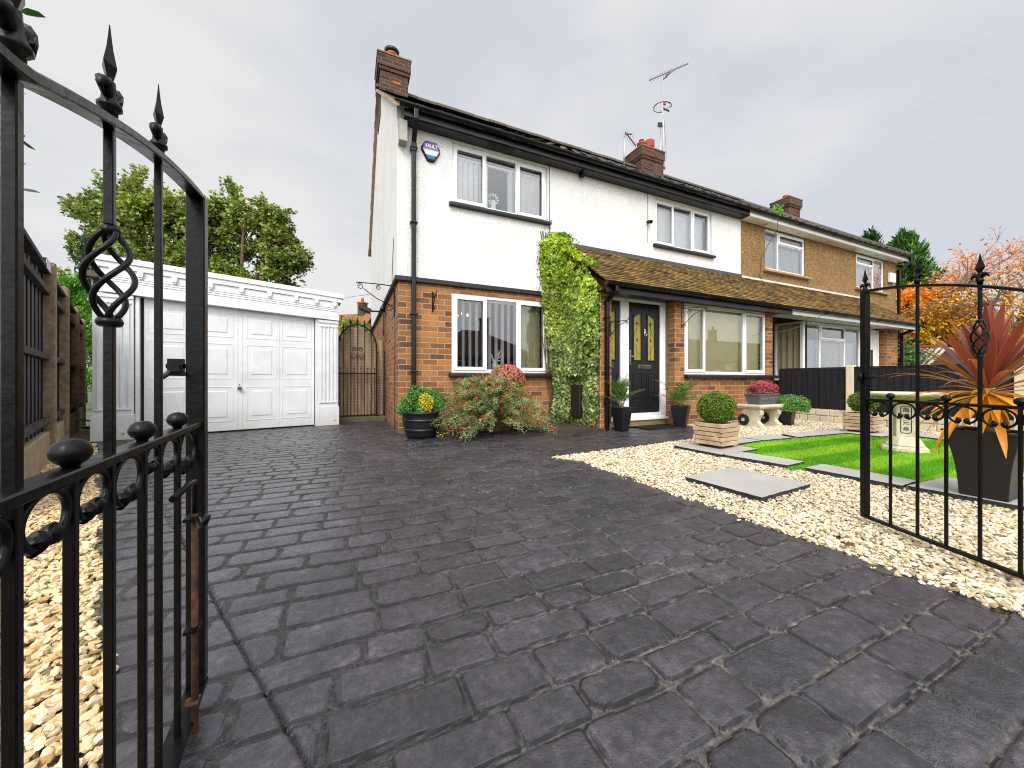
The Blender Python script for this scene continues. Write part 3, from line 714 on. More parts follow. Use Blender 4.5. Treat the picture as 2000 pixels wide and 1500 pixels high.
b = MB(); wave_sheet(b, WF, winA[0]+.03, winA[0]+.55, WZ[0]+.04, WZ[1]-.06, -.24, .018, 5, gather=winA[0]+.02); b.build('curtain', M['curtain_pink'], w1); b = MB()
wave_sheet(b, WF, winA[1]-.55, winA[1]-.03, WZ[0]+.04, WZ[1]-.06, -.22, .018, 5, gather=winA[1]-.02); b.build('curtain', M['curtain_pink'], w1)
# white ornament on the sill inside: tapered stand and ruffled disc
b = MB(); ox = winA[0]+.77; oy = FY+.19; b.lathe([(.06, 0), (.055, .1), (.045, .14), (.05, .2), (.03, .25)], (ox, oy, WZ[0]+.03), 20)
for k in range(18):
    a = R(-60+k*300/17); r0, r1 = .05, .10; c = Vector((ox, oy, WZ[0]+.30))
    p = [c+Vector((math.sin(a+q)*rr, (-.02 if (k % 2) else .01), math.cos(a+q)*rr)) for q, rr in ((-.07, r0), (.07, r0), (.14, r1), (-.14, r1))]
    b.add(p + [v+Vector((0, .012, 0)) for v in p], [(0, 1, 2, 3), (7, 6, 5, 4), (0, 3, 7, 4), (1, 5, 6, 2), (3, 2, 6, 7)])
tag(b.build('window_ornament', M['blind']), 'white ruffled ornament standing inside the upper left window', 'ornament')
blinds(w2, winB[0]+.05, winB[1]-.05, WZ[0]+.04, WZ[1]-.15, -.16, .082, .09, 14, 'blind')
blinds(w3, winG[0]+.05, winG[1]-.5, .96, 2.08, -.13, .115, .085, 76, 'blind')
b = MB(); wave_sheet(b, WF, winG[1]-.50, winG[1]-.03, .94, 2.12, -.26, .03, 5); b.build('curtain', M['curtain'], w3)
b = MB(); cx, cy, cz = winG[0]+.42, FY+1.0, 1.98                     # lit lamp seen through the window
b.tube([(cx, cy, cz+.4), (cx, cy, cz)], .01, 6)
for k in range(4): b.tube([(cx, cy, cz), (cx+.14*math.cos(k*PI/2), cy+.14*math.sin(k*PI/2), cz-.03), (cx+.15*math.cos(k*PI/2), cy+.15*math.sin(k*PI/2), cz)], .006, 6)
ch = b.build('chandelier', M['brass']); tag(ch, 'small lit chandelier hanging inside the ground floor window', 'light')
def m_em():
    n = NT('lamp glow'); e = n.n('ShaderNodeEmission'); e.inputs[0].default_value = (1, .55, .2, 1); e.inputs[1].default_value = 6; n.l(e.outputs[0], n.out.inputs[0]); return n.m
M['glow'] = m_em()
for k in range(4):
    b = MB(); b.lathe([(.004, 0), (.018, .02), (.014, .04), (.003, .06)], (cx+.15*math.cos(k*PI/2), cy+.15*math.sin(k*PI/2), cz), 10); b.build('bulb', M['glow'], ch)
# lilies in the window
b = MB(); vx = winG[0]+.80
for k in range(9):
    a = k*.8; e = Vector((math.cos(a)*.12, math.sin(a)*.06, .12+.1*math.sin(k*2.1))); s0 = Vector((vx, FY+.17, 1.1))
    b.tube([s0+e*.2, s0+e*.6, s0+e], [.003, .012, .002], 6)
b.lathe([(.05, 0), (.06, .1), (.03, .16), (.04, .2)], (vx, FY+.17, .94), 16)
tag(b.build('lily_vase', M['blind']), 'white lilies in a vase inside the ground floor window', 'flowers')

# main roof
tiles_c = ['#3a3231', '#463b36', '#2f2a2b', '#54473c', '#4a4a3a']
sl = (RZ-.04-4.70)/(RY-5.27)
tile_plane('roof', M['tile_wet'], H1, XL-.09, XP, 5.27, 4.705, RY, RZ-.02, .30, .30, .016, tiles_c, 11, camber=.014)
b = MB(); b.add([(XL-.06, 5.4, 4.77), (XP, 5.4, 4.77), (XP, RY, RZ-.06), (XL-.06, RY, RZ-.06), (XP, BY+.3, 4.72), (XL-.06, BY+.3, 4.72)], [(0, 1, 2, 3), (3, 2, 4, 5)])
b.build('roof_back', m_plain('rear roof tiles', '#4a3b34', .8), H1)
b = MB(); x = XL-.1; k = 0
while x < XP-.1:
    z = RZ+.012+.006*math.sin(k*2.3); vs = []; 
    for xx in (x, x+.44):
        for a in np.linspace(-.15, PI+.15, 9): vs.append((xx, RY-.115*math.cos(a), z-.03+.105*math.sin(a)))
    b.add(vs, [(i, i+1, i+10, i+9) for i in range(8)]+[tuple(range(8, -1, -1)), tuple(range(9, 18))]); x += .452; k += 1
b.build('ridge_tiles', m_plain('mossy ridge tile', '#5a5444', .9, .35, 12, .7, 40, .006), H1)
b = MB()                                                            # verge mortar and undercloak down the gable
for y0, z0, y1, z1 in ((5.3, 4.69, RY, RZ-.03), (RY, RZ-.03, BY+.28, 4.72)):
    for i in range(40):
        t0, t1 = i/40, (i+.93)/40; a = (y0+(y1-y0)*t0, z0+(z1-z0)*t0); c = (y0+(y1-y0)*t1, z0+(z1-z0)*t1); q = rng.uniform(-.01, .01)
        b.add([(XL-.1+q, a[0], a[1]-.05), (XL-.1+q, c[0], c[1]-.05), (XL-.1+q, c[0], c[1]+.02), (XL-.1+q, a[0], a[1]+.02), (XL+.1, a[0], a[1]-.05), (XL+.1, c[0], c[1]-.05), (XL+.1, c[0], c[1]+.02), (XL+.1, a[0], a[1]+.02)],
              [(0, 1, 2, 3), (3, 2, 6, 7), (0, 4, 5, 1), (0, 3, 7, 4), (1, 5, 6, 2)])
b.build('verge', m_plain('verge mortar', '#a58d75', .9, .35, 20, .8, 50, .006), H1)
b = MB(); b.box(XL+.05, XP, 5.34, 5.365, 4.56, 4.69); b.box(XL+.05, XP, 5.365, FY-.02, 4.55, 4.565)
b.build('fascia', M['soffit'], H1, bevel=.003)
gutter(H1, XL-.02, XP, 5.287, 4.70)
b = MB(); gx = .885
b.bar((gx, 5.29, 4.66), (gx, 5.29, 4.50), .068, .068); b.bar((gx, 5.29, 4.52), (gx, FY-.09, 4.30), .068, .068); b.bar((gx, FY-.08, 4.32), (gx, FY-.08, .3), .066, .066)
for z in (4.2, 3.1, 1.75, .9): b.box(gx-.055, gx+.055, FY-.13, FY-.03, z, z+.03)
b.box(gx-.042, gx+.042, FY-.123, FY-.037, 4.16, 4.30)
b.build('downpipe', M['gutter'], H1, bevel=.012, seg=2)
b = MB(); b.box(XL-.01, XL+.10, 5.40, FY-.022, 4.24, 4.54); b.build('corbel', m_plain('grey mortar box', '#a8a59e', .9, .15, 9, .5), H1)
# chimney on the left gable
cx0, cx1 = on_y(742.5, 8.42), on_y(797, 8.42)
c1 = chimney(H1, cx0, cx1, 8.42, 9.15, 6.6, 7.95); c1['label'] = 'dark brick chimney with one capped pot at the gable end'
q = MB(); q.box(cx0+.26, cx0+.42, 8.414, 8.43, 7.37, 7.425); q.build('replaced_brick', m_plain('orange replaced brick', '#b4542a', .85, .15), c1)
p = pot(c1, (cx0+cx1)/2-.03, 8.62, 7.95, .12, .20)
q = MB(); q.lathe([(.07, 0), (.15, .05), (.165, .11), (.14, .13), (.03, .16)], ((cx0+cx1)/2-.03, 8.62, 8.12), 24); q.build('cowl', M['gutter'], c1)
# chimney on the party wall
c2 = chimney(H1, 8.16, 9.0, 8.45, 9.14, 6.6, 7.93); c2['label'] = 'brown brick chimney with two orange pots on the party wall'
pot(c2, 8.30, 8.62, 7.93, .12, .20); q = MB(); q.lathe([(.07, 0), (.08, .1), (.05, .1)], (8.30, 8.62, 8.12), 16); q.build('pot_liner', M['gutter'], c2)
pot(c2, 8.62, 8.62, 7.93, .13, .36, 1)

# projecting ground floor with the entrance
DX0, DX1, DY = 3.82, 5.208, 4.84
b = MB(); PF = front(PY)
holed(b, PF, 3.6, 7.98, -.1, 2.22, .22, [(DX0, DX1, .0, 2.25), (5.445, 7.78, .89, 2.16)])
b.box(3.603, 3.82, PY+.22, FY, -.1, 2.22)
b.add([(3.603, PY+.003, 2.22), (3.603, FY, 2.22), (3.603, FY, 3.1), (3.82, PY+.003, 2.22), (3.82, FY, 2.22), (3.82, FY, 3.1)], [(0, 2, 1), (3, 4, 5), (0, 3, 5, 2), (0, 1, 4, 3)])
b.box(7.76, 7.977, PY+.22, FY, -.1, 2.22)
b.box(DX1, DX1+.22, PY+.222, DY+.14, -.1, 2.22)
b.build('porch_wall', M['brick'], H1)
b = MB(); b.xprism([(PY-.09, .82), (PY+.05, .82), (PY+.05, .892), (PY-.04, .888), (PY-.09, .872)], 5.43, 8.03); b.build('window_sill', M['black_paint'], H1, bevel=.008, seg=2)
WP = front(PY-.005)
w4 = window(H1, WP, 5.445, 7.78, .89, 2.16, [(.235, 'sash'), (.475, 'fix'), (.29, 'sash')], label='wide ground floor window right of the entrance, with closed cream blinds')
blinds(w4, 5.5, 7.73, .95, 2.10, -.14, .082, .092, 16, 'blind_cream', Mf=WP)
# lean-to roof, both houses share its line
moss = ['#7d6236', '#8a6c3a', '#6a5230', '#967845', '#5d492e', '#76603a', '#8f7440', '#7c6a40']
tile_plane('porch_roof', M['tile'], H1, 3.53, XP, 4.33, 2.262, FY-.02, 3.20, .086, .165, .019, moss, 21, jit=.005, camber=.003)
b = MB(); b.box(3.5, XP, FY-.055, FY-.02, 3.17, 3.26); b.build('flashing', m_plain('lead flashing', '#4a4648', .6, .2), H1, bevel=.006)
b = MB(); b.box(3.56, 8.28, 4.40, 4.425, 2.12, 2.25); b.box(3.56, 8.28, 4.425, DY+.1, 2.17, 2.185)
b.build('porch_fascia', M['soffit'], H1, bevel=.003)
gutter(H1, 3.50, 8.30, 4.345, 2.262, name='porch_gutter')
b = MB(); px_ = 3.695; b.bar((px_+.0, 4.35, 2.22), (px_, 4.35, 2.12), .06, .06); b.bar((px_, 4.35, 2.14), (px_, PY-.05, 2.02), .06, .06); b.bar((px_, PY-.048, 2.04), (px_, PY-.048, .0), .062, .062)
for z in (1.75, .42): b.box(px_-.045, px_+.05, PY-.09, PY-.002, z, z+.03)
b.box(3.70, 3.78, 4.355, 4.40, 2.13, 2.20)
b.build('porch_downpipe', M['gutter'], H1, bevel=.012, seg=2)
# entrance: white frame, side light and black panelled door
lx0, lx1 = 4.356, 5.075; zb, ztp = .235, 2.125
fr = MB(); d0, d1 = DY-.03, DY+.04
for x0, x1, z0, z1 in ((DX0+.001, DX1-.001, ztp, 2.205), (DX0+.001, 3.86, .17, ztp), (4.175, lx0, .17, ztp), (lx1, DX1-.001, .17, ztp), (DX0+.001, DX1-.001, .10, .17), (lx0, lx1, .17, zb-.02)): fr.box(x0, x1, d0, d1, z0, z1)
fr.box(4.17, DX1+.05, d0-.06, d0, .10, .14)
fr = fr.build('door_frame', M['upvc'], H1, bevel=.006, seg=2)
b = MB(); b.box(DX0, DX1, DY-.06, DY+.1, -.05, .095); b.build('doorstep', m_plain('worn concrete step', '#8a7250', .9, .25, 12, .6), H1, bevel=.01)
M['doorblack'] = m_wood('black grained door', '#1c1c22', '#0c0c10', 1, 'Z', .38, .35, .5)
M['obscure'] = None
def m_obs():
    n = NT('obscured leaded glass'); sp = n.n('ShaderNodeSeparateXYZ'); n.l(n.pos(), sp.inputs[0]); q = n.noise(70, 3)
    c = n.ramp(q.outputs[0], [(.3, lin('#a99a2a')), (.7, lin('#cfc266'))])
    s = n.bsdf(c, .22, n.bump(q.outputs[0], .25, .001), spec=.9); t = n.n('ShaderNodeBsdfTranslucent'); n.l(c, t.inputs[0])
    x = n.n('ShaderNodeMixShader'); x.inputs[0].default_value = .3; n.l(s.outputs[0], x.inputs[1]); n.l(t.outputs[0], x.inputs[2]); n.l(x.outputs[0], n.out.inputs[0]); return n.m
M['obscure'] = m_obs()
M['yellow_glass'] = m_obs()
def panel_door(name, x0, x1, gl, pn, parent, label):
    """x0..x1 leaf; gl glazing rects, pn raised panel rects"""
    b = MB(); holes = [(g[0], g[1], g[2], g[3]) for g in gl]
    holed(b, front(DY-.012), x0+.004, x1-.004, zb, ztp-.004, .04, holes)
    for a, c, z0, z1 in pn:
        for bx in ((a, c, z1-.016, z1), (a, c, z0, z0+.016), (a, a+.016, z0+.016, z1-.016), (c-.016, c, z0+.016, z1-.016)): b.box(bx[0], bx[1], DY-.024, DY-.0118, bx[2], bx[3])
        m_ = .045; b.box(a+m_, c-m_, DY-.021, DY-.0118, z0+m_, z1-m_)
    for g in gl:                                                    # moulding, with a sloping head
        a, c, z0, z1 = g[:4]
        for bx in ((a-.014, a+.004, z0, z1), (c-.004, c+.014, z0, z1), (a-.014, c+.014, z0-.014, z0+.004)): b.box(bx[0], bx[1], DY-.027, DY-.0115, bx[2], bx[3])
        s = g[4]; h = .10; zz = (z1-h, z1) if s > 0 else (z1, z1-h)
        b.add([(a-.002, DY-.02, zz[0]), (c+.002, DY-.02, zz[1]), (c+.002, DY-.02, z1+.012), (a-.002, DY-.02, z1+.012), (a-.002, DY-.0, zz[0]), (c+.002, DY-.0, zz[1]), (c+.002, DY, z1+.012), (a-.002, DY, z1+.012)],
              [(0, 1, 2, 3), (0, 4, 5, 1), (4, 7, 6, 5)])
    d = b.build(name, M['doorblack'], parent, bevel=.004, seg=2); d['label'] = label
    for g in gl:
        a, c, z0, z1 = g[:4]; q = MB(); q.add([(a, DY+.004, z0), (c, DY+.004, z0), (c, DY+.004, z1), (a, DY+.004, z1)], [(0, 1, 2, 3)]); q.build('glazing', M['obscure'], d)
        q = MB(); m = (a+c)/2; zc = z0+(z1-z0)*.42                   # lead lines, diamond and small fan
        def ln(*pts): q.tube([(x, DY-.0005, z) for x, z in pts], .0022, 5)
        ln((m, z0), (m, zc-.07)); ln((m, zc+.07), (m, z1-.17))
        if c-a > .09:
            dd = 1 if g[4] > 0 else -1; far_ = c if dd < 0 else a; nr = a if dd < 0 else c
            ln(*[(nr+(far_-nr)*t, zc+.30*math.cos(t*1.57)) for t in np.linspace(0, 1, 8)]); ln(*[(nr+(far_-nr)*t, zc-.26*math.cos(t*1.57)) for t in np.linspace(0, 1, 8)])
        for s_, rr in ((.052, .028), (.034, .017), (.018, .009)):
            ln((m, zc+s_), (m+rr, zc), (m, zc-s_), (m-rr, zc), (m, zc+s_))
        q.add([(m, DY-.001, zc+.03), (m+.016, DY-.001, zc), (m, DY-.001, zc-.03), (m-.016, DY-.001, zc)], [(0, 1, 2, 3)])
        zt_ = z1-.20; q.add([(m, DY-.001, zt_-.03), (m+.03, DY-.001, zt_+.02), (m, DY-.001, zt_+.035), (m-.03, DY-.001, zt_+.02)], [(0, 1, 2, 3)])
        q.build('leading', M['rubber'], d)
    return d
W_ = lx1-lx0
dr = panel_door('door', lx0, lx1, [(lx0+.115, lx0+.29, 1.13, 1.96, 1), (lx1-.29, lx1-.115, 1.13, 1.96, -1)], [(lx0+.10, lx0+.31, .42, .92), (lx1-.31, lx1-.10, .42, .92)], H1, 'black grained front door with two yellow leaded panes')
b = MB(); hx = lx0+.035; b.box(hx-.014, hx+.014, DY-.03, DY-.0125, 1.04, 1.30); b.bar((hx, DY-.035, 1.19), (hx, DY-.07, 1.19), .016); b.bar((hx-.005, DY-.07, 1.19), (hx+.13, DY-.07, 1.185), .014, .018)
b.build('handle', M['chrome'], dr, bevel=.004, seg=2)
b = MB(); cx = (lx0+lx1)/2; b.box(cx-.14, cx+.14, DY-.03, DY-.0125, .985, 1.05); lb = b.build('letterbox', M['chrome'], dr, bevel=.004, seg=2)
b = MB(); b.box(cx-.115, cx+.115, DY-.034, DY-.0301, .992, 1.018); b.build('flap', M['brass'], lb)
b = MB(); b.lathe([(.002, .07), (.012, .05), (.007, .03), (.014, .01), (.02, -.01), (.012, -.03), (.003, -.045)], (cx, DY-.03, 1.615), 14, sy=.6)
b.tube([(cx+.032*math.sin(a), DY-.04, 1.585+.035*math.cos(a)) for a in np.linspace(0, 2*PI, 17)], .006, 6); b.build('knocker', M['chrome'], dr)
sd = panel_door('side_panel', 3.86, 4.175, [(3.93, 4.08, 1.13, 1.96, 1)], [(3.92, 4.12, .42, .92)], H1, 'narrow black side panel with a pane and the house number')
def text(txt, size, loc, rot, mat, name, parent=None, ext=.002, width=None):
    cu = bpy.data.curves.new(name, 'FONT'); cu.body = txt; cu.size = size; cu.extrude = ext; cu.align_x = 'CENTER'; cu.align_y = 'CENTER'
    t = bpy.data.objects.new(name, cu); COL.objects.link(t); bpy.context.view_layer.update()
    me = bpy.data.meshes.new_from_object(t.evaluated_get(bpy.context.evaluated_depsgraph_get())); COL.objects.unlink(t); bpy.data.objects.remove(t)
    T = Matrix.Translation(Vector(loc)-(woff(parent) if parent is not None else Vector())) @ rot.to_4x4()
    if width:
        xs = [v.co.x for v in me.vertices]; s = width/(max(xs)-min(xs)); T = T @ Matrix.Diagonal((s, 1, 1, 1))
    me.transform(T); o = link(name, me, mat, parent); return o
STAND = Matrix.Rotation(R(90), 3, 'X')
text('2', .13, (4.02, DY-.0145, 1.04), STAND, M['chrome'], 'house_number', sd, .002)

# alarm bell box
ab = thing('alarm_box', 'purple and blue six-sided alarm bell box on the white wall under the eaves', 'alarm box', (on_y(841, FY-.03), FY-.03, 4.26))
ax = on_y(841, FY-.03)
def hexa(s, y0, y1, mb, sx=1):
    P = [(-.085, .15), (.085, .15), (.145, .06), (.145, .0), (.05, -.16), (-.05, -.16), (-.145, 0), (-.145, .06)]
    P = [(x*s, z*s) for x, z in P]; n = len(P)
    vs = [(ax+x, y0, 4.26+z) for x, z in P]+[(ax+x*.86, y1, 4.26+z*.86) for x, z in P]
    mb.add(vs, [tuple(range(n, 2*n))]+[(i, (i+1) % n, n+(i+1) % n, n+i) for i in range(n)])
b = MB(); hexa(1, FY-.028, FY-.075, b); b.build('casing', M['black_paint'], ab, bevel=.006, seg=2)
def m_vault():
    n = NT('alarm cover'); sp = n.n('ShaderNodeSeparateXYZ'); n.l(n.pos(), sp.inputs[0]); z = n.math('MULTIPLY_ADD', sp.outputs[2], 3.3, .5)
    c = n.ramp(z, [(0, lin('#2f6fb0')), (.24, lin('#2a5c9c')), (.26, lin('#e9e6ec')), (.48, lin('#c9c4d8')), (.50, lin('#8d86ac')), (.6, lin('#5b4a86')), (1, lin('#4a3a78'))])
    n.t.nodes[-1].color_ramp.interpolation = 'LINEAR'; n.bsdf(c, .3); return n.m
b = MB(); hexa(.86, FY-.074, FY-.083, b); b.build('cover', m_vault(), ab)
text('VAULT', .075, (ax, FY-.084, 4.315), STAND, M['upvc'], 'lettering', ab, .001, .19)
# ------------------------------------------------------------------ neighbour
H2 = thing('brown_house', 'brown pebbledashed semi-detached house with white eaves and hipped roof', 'house', (XP, FY, 0))
wC = (on_y(1494.5, FY), on_y(1572.5, FY)); wD = (on_y(1672, FY), on_y(1727, FY)); NZ = (3.52, 4.53)
b = MB(); holed(b, front(FY), XP+.002, XR, 2.2, ZE+.06, .25, [(wC[0], wC[1], *NZ), (wD[0], wD[1], *NZ)]); b.box(XR-.25, XR, FY+.25, BY, 2.2, 4.75); b.box(XP, XR-.25, BY-.2, BY, 2.2, 4.75)
b.build('pebbledashed_wall', M['peb'], H2)
b = MB(); holed(b, front(FY), XP+.002, XR, -.1, 2.2, .25, [(9.8, 12.0, .9, 2.19)]); b.box(XR-.25, XR-.003, FY+.25, BY, -.1, 2.2)
b.box(XP+.01, XP+.2, 5.0, FY, -.1, 2.2)
# porch pier at the far end
b.box(12.22, 12.47, 4.80, FY, -.1, 2.2); b.box(13.22, 13.85, 4.76, FY, -.1, 2.2); b.box(9.56, 12.2, 4.86, 4.96, -.1, .78)
b.build('brick_wall', M['brick_far'], H2)
for a, c in (wC, wD):
    b = MB(); b.xprism([(FY-.09, NZ[0]-.07), (FY+.05, NZ[0]-.07), (FY+.05, NZ[0]+.002), (FY-.05, NZ[0]), (FY-.09, NZ[0]-.02)], a-.1, c+.14)
    b.build('window_sill', m_plain('tan sill', '#a98a68', .85, .15), H2, bevel=.006)
WN = front(FY+.0)
w5 = window(H2, WN, wC[0], wC[1], NZ[0], NZ[1], [(.33, 'fix'), (.67, 'top')], label='upper window beside the white wall, with lace net')
w6 = window(H2, WN, wD[0], wD[1], NZ[0], NZ[1], [(.63, 'top'), (.37, 'fix')], label='upper window near the far end of the brown wall')
for w, (a, c) in ((w5, wC), (w6, wD)):
    b = MB(); wave_sheet(b, WN, a+.04, c-.04, NZ[0]+.05, NZ[1]-.22, -.13, .008, 14); b.build('net_curtain', M['lace'], w)
# box bay
NB = 4.85; bx = [9.56, 10.27, 11.37, 12.07]
w7 = window(H2, front(NB), 9.58, 12.15, .78, 2.16, [(.275, 'fix'), (.43, 'top'), (.295, 'fix')], fr=.07, e=-.17, label='white bay window with lace net, half hidden by the fence')
b = MB(); wave_sheet(b, front(NB), 9.7, 12.1, .8, 1.75, -.15, .01, 20); b.build('net_curtain', M['lace'], w7)
SL = sideL(9.56)
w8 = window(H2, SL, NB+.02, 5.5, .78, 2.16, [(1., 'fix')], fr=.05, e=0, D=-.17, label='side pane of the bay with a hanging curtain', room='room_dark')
b = MB(); wave_sheet(b, SL, NB+.08, 5.46, .8, 2.1, -.115, .022, 4); b.build('curtain', M['curtain'], w8)
# far front door
b = MB(); b.box(12.47, 13.22, 4.93, 5.0, 0, 2.15); d = b.build('door', M['upvc'], H2, bevel=.005); d['label'] = 'white front door with a slim pane'
b = MB(); 
for x0, x1, z0, z1 in ((12.50, 12.56, 0, 2.12), (13.13, 13.19, 0, 2.12), (12.56, 13.13, 2.05, 2.12)): b.box(x0, x1, 4.90, 4.93, z0, z1)
b.box(12.66, 12.72, 4.915, 4.93, .95, 1.95); b.build('architrave', M['upvc'], d, bevel=.004)
b = MB(); b.box(12.80, 12.90, 4.917, 4.9295, .9, 1.6); b.build('pane', M['room_dark'], d)
b = MB(); b.bar((12.63, 4.89, 1.12), (12.63, 4.89, 1.26), .03); b.build('handle', M['brass'], d)
# roofs
def clipN(x, t):                                                    # hip on the right
    return x < XR+.25 - t*(XR+.25-13.2)
tile_plane('roof', M['tile_wet'], H2, XP, XR+.25, 5.27, 4.705, RY, RZ-.02, .30, .30, .016, tiles_c, 31, clip=clipN, camber=.014)
b = MB(); q = [(XP, 5.40, 4.77), (XR+.15, 5.40, 4.77), (13.1, RY, RZ-.06), (XP, RY, RZ-.06), (XR+.15, BY+.3, 4.72), (XP, BY+.3, 4.72)]
b.add(q, [(0, 1, 2, 3), (3, 2, 4, 5), (1, 4, 2)]); b.build('roof_back', m_plain('rear roof tiles far', '#4a3b34', .8), H2)
b = MB(); x = XP
while x < 13.1:
    z = RZ+.012; vs = []
    for xx in (x, x+.44):
        for a in np.linspace(-.15, PI+.15, 9): vs.append((xx, RY-.115*math.cos(a), z-.03+.105*math.sin(a)))
    b.add(vs, [(i, i+1, i+10, i+9) for i in range(8)]+[tuple(range(8, -1, -1)), tuple(range(9, 18))]); x += .452
b.tube([(13.15, RY, RZ-.02), (XR+.2, 5.35, 4.77)], .09, 8); b.tube([(13.15, RY, RZ-.02), (XR+.2, BY+.2, 4.77)], .09, 8)
b.build('ridge_tiles', m_plain('mossy ridge tile far', '#5a5444', .9, .35, 12, .7, 40, .006), H2)
tile_plane('porch_roof', M['tile'], H2, XP+.001, 13.9, 4.33, 2.262, FY-.02, 3.20, .086, .165, .019, moss, 41, jit=.005, camber=.003)
b = MB(); b.box(XP, 13.9, FY-.06, FY-.002, 3.18, 3.235); b.build('flashing', m_plain('pale flashing', '#cfcdc8', .7, .15), H2, bevel=.006)
b = MB(); b.box(XP+.003, XR+.22, 5.342, 5.365, 4.56, 4.69); b.box(XP+.003, XR+.22, 5.365, FY-.003, 4.55, 4.565); b.box(XR+.2, XR+.22, 5.365, BY, 4.56, 4.69); b.box(XR, XR+.2, 5.365, BY, 4.55, 4.562)
b.box(8.285, 13.88, 4.402, 4.425, 2.13, 2.25); b.box(8.285, 13.88, 4.425, 4.9, 2.172, 2.186)
b.build('fascia', M['upvc'], H2, bevel=.003)
gutter(H2, XP+.01, XR+.25, 5.287, 4.70); gutter(H2, 8.31, 13.95, 4.345, 2.262, name='porch_gutter')
b = MB(); b.bar((XR+.12, 5.28, 4.66), (XR+.12, 5.28, 4.5), .07); b.bar((XR+.12, 5.28, 4.52), (XR+.04, FY-.06, 4.3), .07); b.bar((XR+.04, FY-.06, 4.33), (XR+.04, FY-.06, 0), .075); b.build('downpipe', M['gutter'], H2, bevel=.01, seg=2); b = MB()
b.bar((13.9, 4.35, 2.2), (13.9, 4.68, 2.05), .07); b.bar((13.9, 4.69, 2.08), (13.9, 4.69, 0), .075)
b.build('downpipe', M['gutter'], H2, bevel=.01, seg=2)
for x in np.arange(XP+.8, XR, 1.35):
    b = MB(); b.lathe([(.045, 0), (.045, -.006), (.03, -.008)], (x, 5.47, 4.55), 14); v = b.build('soffit_vent', m_plain('vent disc', '#a9a59c', .5), H2)
c3 = chimney(H2, 15.65, 16.4, 8.45, 9.07, 4.9, 7.93); pot(c3, 15.9, 8.7, 7.93, .09, .2)
q = MB(); q.add([(15.5, 8.39, 6.55), (16.5, 8.39, 6.55), (16.5, 8.39, 6.75), (16.3, 8.39, 6.7), (16.1, 8.39, 6.85), (15.9, 8.39, 6.72), (15.5, 8.39, 6.9)], [tuple(range(7))]); q.build('flashing', M['upvc'], c3)
b = MB(); x0 = on_y(1738, FY-.06); x1 = on_y(1748, FY-.06); b.box(x0, x1, FY-.09, FY-.002, 3.87, 4.17)
tag(b.build('alarm_box', M['upvc'], None, bevel=.02, seg=2), 'small cream box on the brown wall near its far corner', 'alarm box')

# ------------------------------------------------------------------ aerials
def yagi(b, c, d, length, n, el, r=.008):
    c = Vector(c); d = Vector(d).normalized(); b.bar(c-d*length/2, c+d*length/2, r*2.2)
    side = d.cross(Vector((0, 0, 1))).normalized(); upv = side.cross(d)
    for i in range(n):
        p = c+d*length*(-.47+.95*i/(n-1)); e = el*(1.3-.5*i/n); b.tube([p-upv*e/2, p+upv*e/2], r*.45, 5)
A = thing('tall_aerial', 'tall television mast with a long horizontal aerial above the party wall chimney', 'aerial', (9.06, 8.55, 6.6))
mx, my = 9.12, 8.55
b = MB(); b.tube([(mx, my, 6.9), (mx+.02, my, 8.6), (mx-.02, my, 10.35)], .02, 8); b.tube([(mx-.1, my, 7.1), (mx-.09, my, 8.9)], .014, 6)
b.bar((8.98, my, 7.25), (mx+.05, my, 7.2), .03); b.bar((8.98, my, 7.7), (mx+.05, my, 7.62), .03); b.build('mast', M['alu'], A)
b = MB(); zc = 10.53
e0 = at(1268, 11.2, 157); e1 = at(1344, 12.3, 124); d = (e1-e0); yagi(b, (e0+e1)/2, d, d.length, 17, .12, .010)
b.tube([(mx-.02, my, 10.3), tuple((e0+e1)/2+Vector((0, 0, -.03)))], .014, 6); b.tube([tuple(e0*.6+e1*.4), tuple(e0*.56+e1*.44-Vector((0, 0, .14))), (mx-.02, my, 10.33), tuple(e0*.44+e1*.56-Vector((0, 0, .05))), tuple(e0*.42+e1*.58)], .011, 6)
b.build('long_aerial', M['cable'], A)
b = MB(); cc = Vector((mx, my, 9.46)); b.tube([cc+Vector((.27*math.cos(a)-.02, .27*math.sin(a), .03*math.sin(a))) for a in np.linspace(.6, 5.9, 24)], .010, 6)
b.tube([cc+Vector((.23*math.cos(a)-.02, .23*math.sin(a), .03*math.sin(a)+.02)) for a in np.linspace(2.2, 7.4, 24)], .008, 6); b.bar(cc+Vector((0, 0, -.02)), cc+Vector((.2, -.08, -.12)), .035); b.build('halo_aerial', M['cable'], A)
for q_ in ((.01, .09, 9.53, 9.62), (.02, .07, 7.48, 7.58)):
    b = MB(); b.box(mx+q_[0], mx+q_[1], my-.05, my+.0, q_[2], q_[3]); b.build('junction_box', M['red_plastic'], A, bevel=.01)
b = MB()
for k in range(4): b.box(mx-.20+k*.045, mx-.175+k*.045, my-.02, my+.02, 8.78+k*.012, 8.92+k*.012)
b.bar((mx-.2, my, 8.8), (mx-.0, my, 8.87), .02); b.tube([(mx+.02, my-.02, 9.2), (mx+.10, my-.02, 8.4), (mx+.14, my-.02, 7.9), (mx+.03, my-.02, 7.6)], .005, 5)
b.tube([(mx-.12, my-.02, 8.8), (mx-.14, my-.02, 8.2), (mx-.1, my-.02, 7.5)], .005, 5); b.build('clamp', M['cable'], A)
A2 = thing('short_aerial', 'short television mast with a small tilted aerial left of the two orange pots', 'aerial', (7.95, 8.7, 7.0))
q0 = at(1219, 11.0, 311); q1 = at(1219, 11.0, 259); b = MB(); b.tube([q0-Vector((0, 0, .3)), q1], .02, 8); b.build('mast', M['alu'], A2)
